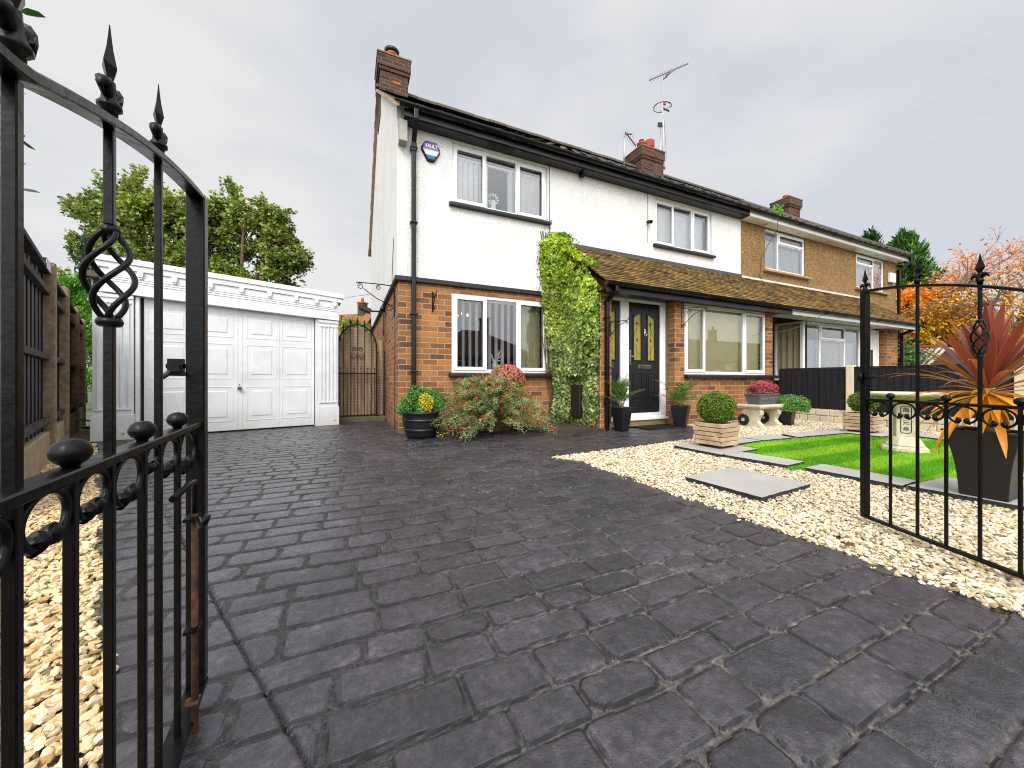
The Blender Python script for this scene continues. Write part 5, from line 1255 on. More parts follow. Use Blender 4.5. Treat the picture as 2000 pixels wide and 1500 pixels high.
# ================================================================== GARDEN OBJECTS
def shade(c, k): return tuple(min(1, v*k) for v in c)
# slatted planters
def planter(c, rot, w, h, label):
    t = thing('timber_planter', label, 'planter', (c[0], c[1], c[2]), 'slatted timber planters on slabs'); m = rotm(c, rot); n = 5; hh = h/n
    for i in range(n):
        b = MB(); z0, z1 = .03+i*hh, .03+(i+1)*hh-.006
        e = .0 if i % 2 else .022
        for sg in (-1, 1):
            b.mbox(m, -w/2-(.022-e), w/2+(.022-e), sg*w/2-.011, sg*w/2+.011, z0, z1)
            b.mbox(m, sg*w/2-.011, sg*w/2+.011, -w/2+.0112-e*0, w/2-.0112, z0+.001, z1-.001)
        b.build('slat_course', M['pine'], t, bevel=.003)
    b = MB()
    for sx in (-1, 1):
        for sy in (-1, 1): b.mbox(m, sx*(w/2-.04)-.018, sx*(w/2-.04)+.018, sy*(w/2-.04)-.018, sy*(w/2-.04)+.018, .032, .03+h-.012)
    for sy in (-1, 1): b.mbox(m, -w/2+.02, w/2-.02, sy*(w/2-.06)-.02, sy*(w/2-.06)+.02, 0, .03)
    b.build('corner_post', M['old_timber'], t)
    b = MB(); b.mbox(m, -w/2+.012, w/2-.012, -w/2+.012, w/2-.012, h-.07, h-.02); b.build('soil', M['soil'], t)
    S = np.array([m(x, y, h-.015) for x, y in rng.uniform(-w/2+.02, w/2-.02, (160, 2))]); V, F, C = stones(S, rng.uniform(.012, .022, 160), 0)
    np_mesh('pebble_mulch', V, F, M['gravelmat'], t, col=np.clip(C*1.25, 0, .85))
    return t
pl1 = Vector((3.80, 2.80, .042)); pl2 = Vector((6.79, 2.70, .042))
planter(pl1, R(6), .31, .245, 'square slatted pine planter with a clipped green ball, nearer of the two')
planter(pl2, R(4), .32, .245, 'square slatted pine planter with a clipped ball, further one seen through the right gate stile')

# square flared plastic pots
def sqpot(name, label, c, w0, w1, h, rot, grp=None, mat='pot_dark', curve=0.0):
    t = thing(name, label, 'pot', tuple(c), grp); m = rotm(c, rot); b = MB(); K = 8; rows = []
    for i in range(K+1):
        q = i/K; w = (w0+(w1-w0)*(q+curve*math.sin(PI*q)*-1))/2; rows.append((w, q*h))
    rows += [(w1/2+.006, h-.015), (w1/2+.006, h), (w1/2-.018, h), (w1/2-.02, h-.04)]
    vs = [];
    for w, z in rows: vs += [m(-w, -w, z), m(w, -w, z), m(w, w, z), m(-w, w, z)]
    n = len(rows); b.add(vs, [(4*i+k, 4*i+(k+1) % 4, 4*i+4+(k+1) % 4, 4*i+4+k) for i in range(n-1) for k in range(4)]+[(3, 2, 1, 0), tuple(4*n-4+k for k in range(4))])
    b.build('body', M[mat], t, bevel=.006, seg=2)
    S = np.array([m(x, y, h-.025) for x, y in rng.uniform(-w1/2+.03, w1/2-.03, (90, 2))]); V, F, C = stones(S, rng.uniform(.010, .02, 90), 0); np_mesh('pebble_mulch', V, F, M['gravelmat'], t, col=C)
    return t
ppA = Vector((3.855, 4.42, 0)); ppB = Vector((5.10, 4.40, 0))
sqpot('flared_pot', 'dark grey flared square pot with a small palm, left of the front door', ppA, .15, .235, .37, R(10), 'flared grey pots by the front door')
sqpot('flared_pot', 'dark grey flared square pot with a spreading palm, right of the front door', ppB, .17, .27, .36, R(30), 'flared grey pots by the front door')
cp = Vector((3.765, .87, .042))
sqpot('tall_pot', 'large black flared square planter holding the cordyline behind the right gate', cp, .20, .315, .425, 0, None, 'pot_dark', .22)
pp3 = Vector((6.93, 3.80, 0)); sqpot('small_pot', 'small black square pot under the rounded pink-flowered bush', pp3, .20, .25, .24, R(15), None, 'pot_dark')

# half barrel at the corner of the house
bc = Vector((.93, 5.10, 0))
t = thing('barrel_planter', 'round black half barrel planter at the corner of the house', 'planter', tuple(bc))
b = MB(); b.lathe([(.19, 0), (.21, .05), (.235, .12), (.25, .2), (.257, .28), (.262, .33), (.272, .335), (.272, .36), (.25, .362), (.245, .30)], bc, 36); b.build('body', M['pot_dark'], t)
b = MB()
for z, r in ((.115, .2335), (.245, .2555)): b.lathe([(r, -.018), (r+.006, -.016), (r+.006, .016), (r, .018)], bc+Vector((0, 0, z)), 36, cap=False)
b.build('hoop', M['pot_dark'], t); b = MB(); b.lathe([(.24, .30), (.24, .32)], bc, 30); b.build('soil', M['soil'], t)

# stone bench
bm_ = Vector((6.45, 3.90, 0)); brot = R(0)
t = thing('stone_bench', 'pale cast stone bench with curved legs against the bay wall', 'bench', tuple(bm_)); m = rotm(bm_, brot)
def bench_slab():
    b = MB(); b.mbox(m, -.37, .37, -.20, .20, .335, .378); b.mbox(m, -.34, .34, -.18, .18, .314, .3345); b.build('seat', M['stone_pale'], t, bevel=.010, seg=2)
bench_slab()
for sx in (-.24, .24):
    b = MB(); prof = [(y_*1.1, z_*.892) for y_, z_ in ((-.15, 0), (.15, 0), (.15, .05), (.115, .075), (.085, .12), (.10, .18), (.135, .24), (.14, .29), (.12, .33), (.15, .351), (-.15, .351), (-.12, .33), (-.14, .29), (-.135, .24), (-.10, .18), (-.085, .12), (-.115, .075), (-.15, .05))]
    n = len(prof); vs = [m(sx-.05, y, z) for y, z in prof]+[m(sx+.05, y, z) for y, z in prof]
    b.add(vs, [tuple(range(n)), tuple(reversed(range(n, 2*n)))]+[(n+i, n+(i+1) % n, (i+1) % n, i) for i in range(n)]); b.build('leg', M['stone_pale'], t, bevel=.008, seg=2)
for i, px in enumerate((1449, 1495)):
    c = Vector(((6.130, 4.01, .118), (6.610, 3.97, .135))[i]); a = R(90); ax_ = Vector((math.sin(a), math.cos(a), 0)); sd_ = Vector((math.cos(a), -math.sin(a), 0)); Z = Vector((0, 0, 1))
    b = MB(); n = 48; vs = []
    for d_ in (-.010, .010):
        for k in range(n): r = .098 if k % 4 < 2 else .088; q = 2*PI*k/n; vs.append(c+ax_*d_+sd_*r*math.cos(q)+Z*r*math.sin(q))
    b.add(vs, [tuple(range(n)), tuple(reversed(range(n, 2*n)))]+[(n+k, n+(k+1) % n, (k+1) % n, k) for k in range(n)])
    w = thing('garden_disc', ['black toothed disc with a pale hub leaning on the left leg of the bench', 'black toothed disc with a pale hub leaning on the right leg of the bench'][i], 'disc', tuple(c), 'black discs under the bench')
    b.build('rim', M['rubber'], w, bevel=.002); q = MB(); q.tube([c-ax_*.014, c+ax_*.014], .028, 16); hb = q.build('hub', M['stone_pale'], w); q = MB(); q.tube([c-ax_*.018, c-ax_*.0145], .008, 10); q.build('cap', M['brass'], w)
# trough on the bench
tc = Vector((6.42, 3.88, .378)); m = rotm(tc, R(2))
t = thing('flower_trough', 'grey oblong plastic trough with swags, standing on the stone bench', 'planter', tuple(tc)); b = MB(); rows = [(.235, .09, 0), (.25, .10, .04), (.28, .12, .15), (.295, .13, .155), (.295, .13, .18), (.275, .11, .18), (.27, .105, .15)]; vs = []
for x, y, z in rows: vs += [m(-x, -y, z), m(x, -y, z), m(x, y, z), m(-x, y, z)]
n = len(rows); b.add(vs, [(4*i+k, 4*i+(k+1) % 4, 4*i+4+(k+1) % 4, 4*i+4+k) for i in range(n-1) for k in range(4)]+[(3, 2, 1, 0), tuple(4*n-4+k for k in range(4))])
b.build('body', m_plain('grey resin', '#56555a', .6, .15, 9, .3, 40), t, bevel=.005, seg=2)
b = MB()
for i in range(5):
    x = -.22+i*.09; yy = lambda z: -(.09+(.03)*(z/.15))-.004
    b.tube([m(x+.09*q, yy(.13-.05*math.sin(PI*q)), .13-.05*math.sin(PI*q)) for q in np.linspace(0, 1, 8)], .005, 6); b.tube([m(x, yy(.13), .13), m(x, yy(.05), .05)], .006, 6)
b.build('swag', m_plain('grey resin relief', '#6a696e', .6, .15, 9), t)

# bird bath
bb = Vector((5.56, 1.86, .0))
t = thing('birdbath', 'pale cast stone birdbath on a square pedestal with four dark characters, standing on the turf', 'birdbath', tuple(bb))
b = MB(); b.lathe([(.188, .0), (.196, .02), (.192, .055), (.17, .075)], bb, 8, smooth=False, rot=R(22.5)+PSI); b.lathe([(.165, .0751), (.162, .09), (.13, .15), (.105, .175)], bb, 8, smooth=False, rot=R(22.5)+PSI)
ft = b.build('foot', M['stone_pale'], t, bevel=.010, seg=2)
b = MB(); dk = M['soil']
for k in range(8):
    for tt, (r0, z0_, r1, z1_) in ((.3, (.197, .0, .182, .07)), (.7, (.197, .0, .182, .07)), (.5, (.163, .085, .107, .17))):
        q0 = R(22.5)+PSI+k*PI/4; q1 = q0+PI/4
        def pt(r, z): a = Vector((r*math.cos(q0), r*math.sin(q0), 0)); c = Vector((r*math.cos(q1), r*math.sin(q1), 0)); return bb+a.lerp(c, tt)+Vector((0, 0, z))
        b.tube([pt(r0, z0_), pt(r1, z1_)], .0028, 4)
b.build('stone_joints', m_plain('stone joint', '#9a7f66', .9), ft)
PR_ = PSI+R(36); m = rotm(bb, -PR_); b = MB(); b.mbox(m, -.075, .075, -.075, .075, .170, .53); b.mbox(m, -.085, .085, -.085, .085, .53, .55); b.build('pedestal', M['stone_pale'], t, bevel=.008, seg=2)
b = MB(); fr_ = .0035; x0, x1, z0, z1 = -.04, .04, .215, .505
b.tube([m(x, -.077, z) for x, z in ((x0+.015, z0), (x1-.015, z0), (x1, z0+.015), (x1, z1-.015), (x1-.015, z1), (x0+.015, z1), (x0, z1-.015), (x0, z0+.015), (x0+.015, z0))], fr_, 6)
ped_f = b.build('panel_frame', M['rubber'], t)
Rm = Matrix.Rotation(-PR_, 3, 'Z') @ STAND
for ch_, z in zip('亀壺元亲', (.462, .395, .325, .258)): text(ch_, .055, m(0, -.0765, z), Rm, M['rubber'], 'character', t, .0015)
b = MB(); b.lathe([(.09, .5502), (.16, .57), (.26, .60), (.295, .618)], bb, 40, cap=True); b.build('basin_underside', m_plain('algae stained stone', '#8a9a5a', .7, .3, 6, .4), t)
b = MB(); b.lathe([(.297, .6182), (.312, .625), (.316, .645), (.305, .655), (.28, .652), (.26, .635), (.1, .61)], bb, 40, cap=False); b.build('basin', M['stone_pale'], t)
b = MB(); b.lathe([(.265, .640), (.0, .641)], bb, 40, cap=False); 
n_ = NT('green water'); n_.bsdf(lin('#5f7a3a'), .03, n_.bump(n_.noise(14, 2).outputs[0], .1, .004)); b.build('water', n_.m, t)

# shed beyond the fence
sh = at(1850, 13.0); t = thing('shed', 'brown timber shed with corrugated roof beyond the black fence', 'shed', (sh.x, sh.y, 0))
zr = 13.; A_ = at(1757, 12.2); B_ = at(1930, 12.8); ridge0 = at(1757, 14.0, 682); 
def Mline(a, c):
    dd = (c-a); L = dd.length; dd = dd/L; nn = Vector((dd.y, -dd.x, 0)); return L, (lambda s, d, z: tuple(a+dd*s+nn*d+Vector((0, 0, z))))
# gable faces the camera: apex at px 1838
ap = at(1838, 12.0, 681); gl_, gr_ = at(1792, 11.8, 724), at(1935, 12.6, 706); low = 0
b = MB(); pts = [gl_, ap, gr_]; bk = Vector((-1.0, 3.2, 0))
base = [Vector((gl_.x, gl_.y, 0)), Vector((gr_.x, gr_.y, 0))]
F_ = [base[0], base[1], gr_, ap, gl_]; b.add([tuple(p) for p in F_]+[tuple(p+bk) for p in F_], [(0, 1, 2, 3, 4), (9, 8, 7, 6, 5), (0, 4, 9, 5), (1, 6, 7, 2)])
b.build('walls', m_wood('brown shed boards', '#6e4c3e', '#3d2922', .5, 'X', .8), t)
def corr(a, c, mb):
    n = 26
    for i in range(n):
        p0 = a+bk*(i/n)*1.05-bk*.03; p1 = a+bk*((i+.5)/n)*1.05-bk*.03; r0 = c+bk*(i/n)*1.05-bk*.03; r1 = c+bk*((i+.5)/n)*1.05-bk*.03
        e = (c-a).normalized()*.12; up_ = Vector((0, 0, .05)); mb.tube([p0-up_*.2-e*-0, r0+e*-1*0+Vector((0, 0, .03))], .05, 6)
b = MB(); corr(ap+Vector((0, 0, .03)), gl_-Vector((.15, 0, .08)), b); corr(ap+Vector((0, 0, .03)), gr_+Vector((.1, 0, -.03)), b); b.build('roof', m_plain('corrugated sheet', '#b5ab98', .8, .3, 6), t)
b = MB(); b.bar(ap-bk*.04+Vector((0, 0, .1)), ap+bk*1.03+Vector((0, 0, .1)), .12, .06); b.build('ridge', m_plain('red ridge cap', '#9a4a3a', .7, .2), t)
gp = at(1778, 12.0); b = MB(); L_, m_ = Mline(at(1750, 12.2), at(1792, 11.8)); b.mbox(m_, 0, L_, -.1, .1, 0, up(703, at(1770, 12).x, at(1770, 12).y)); tag(b.build('garden_wall', M['stone_pale']), 'cream wall beside the brown shed, beyond the fence', 'wall')
# cream rendered wall / post at the right edge
wq = at(1990, 4.6)
b = MB(); L_, m_ = Mline(at(1972, 6.2), at(2120, 6.0)); b.mbox(m_, 0, L_, -.08, .08, 0, 1.22); tag(b.build('garden_wall', M['render']), 'white wall behind the cordyline at the right edge', 'wall')

# far houses
def far_house(label, c, rot, w, d, h, rh, wall, roof, chim=None, hip=False, grp=None):
    t = thing('far_house', label, 'house', tuple(c), grp); m = rotm(c, rot); b = MB(); b.mbox(m, -w/2, w/2, -d/2, d/2, 0, h)
    if not hip:
        b.add([m(-w/2, -d/2, h+.001), m(-w/2, d/2, h+.001), m(-w/2, 0, h+rh-.05), m(w/2, -d/2, h+.001), m(w/2, d/2, h+.001), m(w/2, 0, h+rh-.05)], [(0, 1, 2), (3, 5, 4)])
    b.build('wall', wall, t)
    e = .35; hx = 0 if not hip else d/2*.9
    b = MB(); P = [m(-w/2-e, -d/2-e, h-.15), m(w/2+e, -d/2-e, h-.15), m(w/2+e-hx, 0, h+rh), m(-w/2-e+hx, 0, h+rh), m(-w/2-e, d/2+e, h-.15), m(w/2+e, d/2+e, h-.15)]
    fs = [(0, 1, 2, 3), (3, 2, 5, 4)] + ([(0, 3, 4), (1, 5, 2)] if hip else []); b.add(P, fs)
    r = b.build('roof', roof, t)
    for x in (-w*.3, 0, w*.3):
        q = MB(); q.mbox(m, x-.6, x+.6, -d/2-.03, -d/2+.02, h-1.6, h-.4); f = q.build('window', M['upvc'], t); q = MB(); q.mbox(m, x-.52, x+.52, -d/2-.036, -d/2-.0305, h-1.52, h-.48); q.build('pane', M['room_dark'], f)
    if chim is not None:
        q = MB(); q.mbox(m, chim-.3, chim+.3, -.3, .3, h+rh-.7, h+rh+.9); cc = q.build('chimney', M['brick_dark'], r)
        q = MB(); q.mbox(m, chim-.36, chim+.36, -.36, .36, h+rh+.9, h+rh+1.0); q.lathe([(.13, 0), (.12, .4)], m(chim, 0, h+rh+1.0), 12); q.build('chimney_pot', M['terracotta'], cc)
    return t
rt = lambda n, c: m_plain(n, c, .85, .25, 3, .5, 14, .02)
c = at(690, 34.0); far_house('brown roofed house far behind the side gate, with a yellow capped chimney', (c.x-1.3, c.y, 0), R(-38), 7, 7, 3.2, 3.6, M['brick_dark'], rt('orange brown roof', '#8a5a3c'), 2.6)
c = at(1960, 30.0); far_house('long house with a mossy brown roof, far right behind the autumn trees', (c.x, c.y, 0), R(-35), 16, 7, 2.9, 2.4, M['render'], rt('mossy brown roof', '#8a7342'))
far_house('bungalow across the road mirrored in the left ground floor window', (8.5, -15, 0), R(180), 7, 7, 2.5, 2.0, M['brick_dark'], rt('dark red roof', '#4a2a22'), -1.0, True, 'bungalows across the road, seen only as reflections')
far_house('long bungalow across the road mirrored in the wide right window', (30, -15, 0), R(180), 22, 7, 2.6, 2.0, M['brick_dark'], rt('dark brown roof', '#4a3a2e'), -2.5, False, 'bungalows across the road, seen only as reflections')
# ================================================================== PLANTS
T_OVAL = np.array([(0, 0, 0), (.35, .22, .05), (.75, .18, .03), (1, 0, -.05), (.75, -.18, .03), (.35, -.22, .05)])
T_QUAD = np.array([(0, 0, 0), (.5, .26, .06), (1, 0, 0), (.5, -.26, .06)])
T_IVY = np.array([(0, 0, 0), (-.05, .32, .04), (.25, .30, .02), (.35, .55, -.03), (.58, .25, .04), (1, 0, -.04), (.58, -.25, .04), (.35, -.55, -.03), (.25, -.30, .02), (-.05, -.32, .04)])
T_MAPLE = T_IVY
T_NEEDLE = np.array([(0, .05, 0), (1, .0, 0), (0, -.05, 0)])
T_PET = np.array([(0, 0, 0), (.3, .35, .1), (.8, .35, .15), (1, 0, .1), (.8, -.35, .15), (.3, -.35, .1)])
def nrm(a): return a/np.maximum(np.linalg.norm(a, axis=1, keepdims=True), 1e-9)
def leafcloud(P, Nn, size, tmpl, cols, dirn=None, jn=.5):
    """leaves at P, facing Nn (jittered), along dirn if given; returns V,F,C"""
    n = len(P); Nn = nrm(np.broadcast_to(Nn, (n, 3)) + rng.normal(0, jn, (n, 3)))
    Dd = rng.normal(size=(n, 3)) if dirn is None else np.broadcast_to(dirn, (n, 3)) + rng.normal(0, .25, (n, 3))
    Dd = nrm(Dd - Nn*(Dd*Nn).sum(1, keepdims=True)); B = np.cross(Nn, Dd); s = np.broadcast_to(size, (n,))[:, None, None]
    V = P[:, None] + s*(tmpl[None, :, 0, None]*Dd[:, None] + tmpl[None, :, 1, None]*B[:, None] + tmpl[None, :, 2, None]*Nn[:, None])
    k = len(tmpl); F = np.arange(n*k).reshape(n, k); return V.reshape(-1, 3), F, np.repeat(cols, k, 0)
def pick(hexes, n, p=None, v=.18):
    a = np.array([lin(h)[:3] for h in hexes]); return a[rng.choice(len(a), n, p=p)]*rng.uniform(1-v, 1+v, (n, 1))
def add_leaf(name, parent, mat, *L):
    V, F, C = cat(*L); return np_mesh(name, V, F, mat, parent, col=C)
def plant(name, label, c, loc, group=None): return thing(name, label, c, tuple(loc), group)
def berries(P, r, col):
    v, f = ico(0); n = len(P); W = P[:, None]+v[None]*np.broadcast_to(r, (n,))[:, None, None]; F = (f[None]+(np.arange(n)*12)[:, None, None]).reshape(-1, 3)
    return W.reshape(-1, 3), F, np.repeat(col, 12, 0)

# ---- ivy round the corner of the projecting wall
t = plant('ivy', 'yellow and green ivy climbing the corner between the white wall and the lean-to porch roof', 'ivy', (3.4, 5.4, 0))
def interp(z, pts): return np.interp(z, [p[0] for p in pts], [p[1] for p in pts])
n = 15000; z = rng.uniform(.02, 3.38, n)
# face A: front wall strip from x left(z) to 3.6 ; face B: side wall from the house wall to the front
left = interp(z, [(0, 3.40), (.25, 3.22), (.5, 3.30), (.75, 3.28), (1.1, 3.22), (1.6, 3.16), (2.2, 3.08), (2.9, 3.02), (3.2, 3.07), (3.38, 3.22)])+.05*(fbm(z*6, z*0, 3)-.45)
Ytop = interp(z, [(0, 4.95), (.1, 4.72), (.35, 4.62), (.9, 4.66), (1.3, 4.56), (1.9, 4.55), (2.3, 4.62), (2.7, 4.95), (3.0, 5.2), (3.3, 5.45), (3.38, 5.5)])+.06*(fbm(z*6, z*0+9, 3)-.45)
# continuous skin from (left, FY) to corner curve to (3.6, Ytop)
tt = rng.random(n); wA = 3.55-left; wB = 5.55-Ytop; s = tt*(wA+wB); inA = s < wA
bul = .12+.20*fbm(z*2.2, s*2.5, 12, 3)+.06*fbm(z*9, s*9, 13, 2)
bul = np.where((z < .9) & ~inA, np.minimum(bul, .10), bul); ed = np.minimum(tt, 1-tt); bul *= np.clip(ed/.10, .25, 1)*np.clip(z/.2, .5, 1)*np.clip((3.42-z)/.25, .3, 1)
k = np.clip(1-np.abs(s-wA)/.25, 0, 1)                                 # rounding in the inner corner
x = np.where(inA, left+s, 3.58)-np.where(inA, 0, bul)-k*.12*inA*0; y = np.where(inA, FY-.02-bul, 5.55-(s-wA)); 
x = x-np.where(inA, k*.10, k*.10); y = y-k*.10
Nn = np.stack([np.where(inA, -.15, -1), np.where(inA, -1, -.25), np.full(n, .35)], -1)
# on the roof edge the growth spills to the right
spill = (z > 2.35) & (rng.random(n) < .35) & ~inA; x = np.where(spill, x+rng.uniform(0, .20, n), x); z2 = np.where(spill, np.maximum(z, 2.28+(y-4.33)*.757+.05), z)
P = np.stack([x, y, z2], -1)
kk = ~((np.abs(y-5.03) < .15) & (z > .17) & (z < .72) & ~inA); P = P[kk]; Nn = Nn[kk]; n = len(P)
up_f = np.clip((P[:, 2]-1.0)/2.0, 0, 1)[:, None]
patch = fbm(P[:, 2]*3, (P[:, 0]+P[:, 1])*3, 21, 3)[:, None]
c = pick(['#96c01c', '#b8d22a', '#d8e04a', '#6a9a1e', '#2f5614'], n, [.28, .26, .2, .16, .10])*up_f + pick(['#4f6b2c', '#6f8440', '#c9c98c', '#8fa24e', '#b6c06a', '#3a5420'], n, [.24, .2, .16, .17, .13, .1])*(1-up_f)
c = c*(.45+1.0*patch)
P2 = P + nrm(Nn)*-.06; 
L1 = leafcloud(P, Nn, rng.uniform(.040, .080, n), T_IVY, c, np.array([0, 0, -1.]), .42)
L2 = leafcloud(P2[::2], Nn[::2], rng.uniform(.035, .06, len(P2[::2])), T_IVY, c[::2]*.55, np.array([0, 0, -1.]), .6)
add_leaf('foliage', t, M['leaf_gloss'], L1, L2)
b = MB()
for i in range(26):
    z0 = .05; x0 = rng.uniform(3.2, 3.56); pts = [(x0, FY-.035, z0)]
    for j in range(9): pts.append((pts[-1][0]+rng.uniform(-.07, .07), FY-.035, pts[-1][2]+.37))
    b.tube([(min(p[0], 3.57), p[1], min(p[2], 3.4)) for p in pts], .006, 5)
    y0 = rng.uniform(4.7, 5.5); pts = [(3.588, y0, .05)]
    for j in range(6): pts.append((3.588, min(5.5, max(4.66, pts[-1][1]+rng.uniform(-.08, .08))), pts[-1][2]+.37))
    b.tube(pts, .006, 5)
for i in range(150):                                                # clinging rootlets and dry stems left of the growth
    zz = rng.uniform(1.9, 3.6); xx = rng.uniform(-.02, .10)+ (2.99 if zz < 3.2 else 3.02+.1*rng.random()*2); b.box(xx, xx+.006, FY-.035, FY-.026, zz, zz+rng.uniform(.006, .025))
b.build('stems', M['bark'], t)
b = MB(); b.box(3.42, 3.60, 4.91, 5.17, .18, .71); tag(b.build('meter_cover', M['black_paint'], None, bevel=.008), 'black upright meter cover framed by the ivy near the ground', 'meter box')
b = MB(); b.prism([(2.3, 5.5), (2.6, 4.75), (3.3, 4.62), (3.62, 4.5), (3.62, 5.56)], -.02, .035); tag(b.build('soil_bed', M['soil']), kind='structure')

# ---- cotoneaster: arching branches with tiny leaves and red berries
t = plant('cotoneaster_bush', 'wide arching grey-green bush full of red berries under the ground floor window', 'bush', (1.95, 5.0, 0))
br = MB(); LP = []; LN = []; LD = []; LC = []; BP = []
c0 = np.array([1.95, 5.02, .05])
for i in range(560):
    a = rng.uniform(0, 2*PI); rx, ry = 1.03, .62; f = rng.uniform(.25, 1.0)
    if math.sin(a) > .5: f *= .8
    ex = c0[0]+rx*f*math.cos(a)*1.0; ey = min(c0[1]+ry*f*math.sin(a)*1.25, 5.5); 
    hgt = (.73*(1-f**3.2)*rng.uniform(.75, 1.12)+.05)*(1-.18*max(0, math.cos(a))) + .05*math.sin(a*3)
    base = np.array([c0[0]+.45*(ex-c0[0])*rng.uniform(0, 1), c0[1]+.3*(ey-c0[1]), .05]); end = np.array([ex, ey, max(.03, hgt)])
    midp = (base+end)/2+np.array([0, 0, .12+.32*hgt+.1*rng.random()]); m_ = 20
    q = np.linspace(0, 1, m_)[:, None]; C_ = (1-q)**2*base+2*q*(1-q)*midp+q**2*end; C_[:, 2] += .0; C_ += rng.normal(0, .006, C_.shape)
    C_[:, 2] = np.maximum(C_[:, 2], .015)
    if i % 3 == 0: br.tube([tuple(p) for p in C_[::3]], .0035, 4, cap=False)
    tg = np.gradient(C_, axis=0); tg = nrm(tg); gcol = np.array(lin(('#8fa066', '#7a8e5c', '#a3ae74', '#667f50')[i % 4])[:3])*rng.uniform(.8, 1.25)
    redy = (rng.random() < .38)
    for j in range(6, m_):
        side = rng.normal(size=3); side -= tg[j]*side.dot(tg[j]); side /= np.linalg.norm(side)
        for s_ in (-1, 1, 0):
            # short side twig carrying small leaves
            dvec = nrm((side*s_*1.1+tg[j]*.9)[None])[0]; ln_ = rng.uniform(.03, .07)
            for w_ in (.25, .5, .75, 1.):
                LP.append(C_[j]+dvec*ln_*w_); LD.append(dvec+rng.normal(0, .5, 3)); LN.append((0, -.3, 1)); LC.append(gcol*rng.uniform(.75, 1.3))
        if redy and rng.random() < .6:
            for _ in range(4): BP.append(C_[j]+rng.normal(0, .012, 3)+np.array([0, -.012, .012]))
            if rng.random() < .3: LP.append(C_[j]); LD.append(tg[j]); LN.append((0, -.3, 1)); LC.append(np.array(lin('#a8341c')[:3]))
LP = np.array(LP); n = len(LP)
L = leafcloud(LP, np.array(LN), rng.uniform(.014, .024, n), T_QUAD, np.array(LC), np.array(LD), .5)
add_leaf('foliage', t, M['leaf'], L); br.build('stems', M['bark'], t)
BP = np.array(BP); tag(add_leaf('berries', t, M['flower'], berries(BP, rng.uniform(.006, .0095, len(BP)), pick(['#c0281a', '#d8401f', '#a01f18'], len(BP)))), kind='stuff')

def ball_bush(name, label, c, rad, n, size, cols, p=None, tmpl=T_QUAD, stem=None, jit=.16, grp=None, sq=(1, 1, 1), mat='leaf', cat_='bush', flowers=None, low=-.8):
    c = np.array(c); t = plant(name, label, cat_, (c[0], c[1], c[2]-(stem or rad)), grp)
    d = nrm(rng.normal(size=(n, 3))); d = d[d[:, 2] > low]; n = len(d)
    bump = 1+jit*(fbm(d[:, 0]*3+5+c[0], d[:, 1]*3+d[:, 2]*2.2+5, 7, 3)-.45)*2.2; r = rad*bump*(1-.28*rng.random(n)**2)
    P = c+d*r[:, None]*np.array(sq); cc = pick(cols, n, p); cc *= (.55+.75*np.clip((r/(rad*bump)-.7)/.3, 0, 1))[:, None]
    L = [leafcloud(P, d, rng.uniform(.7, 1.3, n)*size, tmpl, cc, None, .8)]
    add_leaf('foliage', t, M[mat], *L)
    if stem:
        b = MB(); 
        for k in range(5): b.tube([(c[0]+rng.uniform(-.02, .02), c[1]+rng.uniform(-.02, .02), c[2]-stem), (c[0]+rng.uniform(-.03, .03), c[1], c[2]-stem*.5), tuple(c+nrm(rng.normal(size=(1, 3)))[0]*rad*.5)], [.009, .007, .004], 6)
        b.build('stem', M['bark'], t)
    if flowers:
        nf, fs, fc = flowers; d = nrm(rng.normal(size=(nf*4, 3))); d = d[(d[:, 2] > -.1)][:nf]; P = c+d*rad*np.array(sq)*1.02; V = []
        for q in range(5): V.append(leafcloud(P, d, fs*rng.uniform(.8, 1.2, len(P)), T_PET, pick(fc, len(P)), None, .35))
        fl = add_leaf('flowers', t, M['flower'], *V); tag(fl, kind='stuff')
    return t
# topiary balls in the slatted planters
ball_bush('clipped_ball', 'round clipped green shrub growing in the nearer slatted planter', (3.80, 2.80, .475), .185, 9000, .020, ['#5d7f22', '#3f6618', '#7c9430', '#2c4c14', '#8a6a2a'], [.3, .27, .2, .18, .05], stem=.2, jit=.13, sq=(1.05, 1.05, .95), low=-.9, cat_='shrub', grp='clipped shrubs in the slatted planters')
ball_bush('clipped_ball', 'round clipped green shrub growing in the further slatted planter', (6.79, 2.70, .47), .16, 4500, .022, ['#56752a', '#3d5f1c', '#74862f', '#2c4c18', '#8a6a2a'], [.3, .27, .18, .15, .1], stem=.24, jit=.16, sq=(1.05, 1.05, .95), low=-.9, cat_='shrub', grp='clipped shrubs in the slatted planters')
# pink flowered bush in the small pot
ball_bush('flowering_bush', 'rounded bright green bush with sparse pink flowers beside the bench', (6.98, 3.77, .335), .27, 7500, .026, ['#41782a', '#5a9034', '#2d5f1c', '#7aa844'], None, stem=.2, jit=.14, sq=(1.12, 1.12, .72), low=-.45, flowers=(26, .016, ['#d56fc0', '#c25aae', '#e08fd0']), cat_='bush')
# begonia mound behind the red berry bush
ball_bush('begonia', 'mound of pink and orange begonia flowers in front of the ground floor window', (2.22, 5.12, .76), .27, 3400, .034, ['#6d9a2a', '#8cae3c', '#4a7722', '#8a3a2a'], [.4, .25, .25, .1], jit=.15, sq=(1.08, .8, .95), low=-.7, stem=.5, flowers=(420, .024, ['#d8506e', '#e86a80', '#e08a66', '#c02e58', '#ee9ab0']), cat_='flowers')
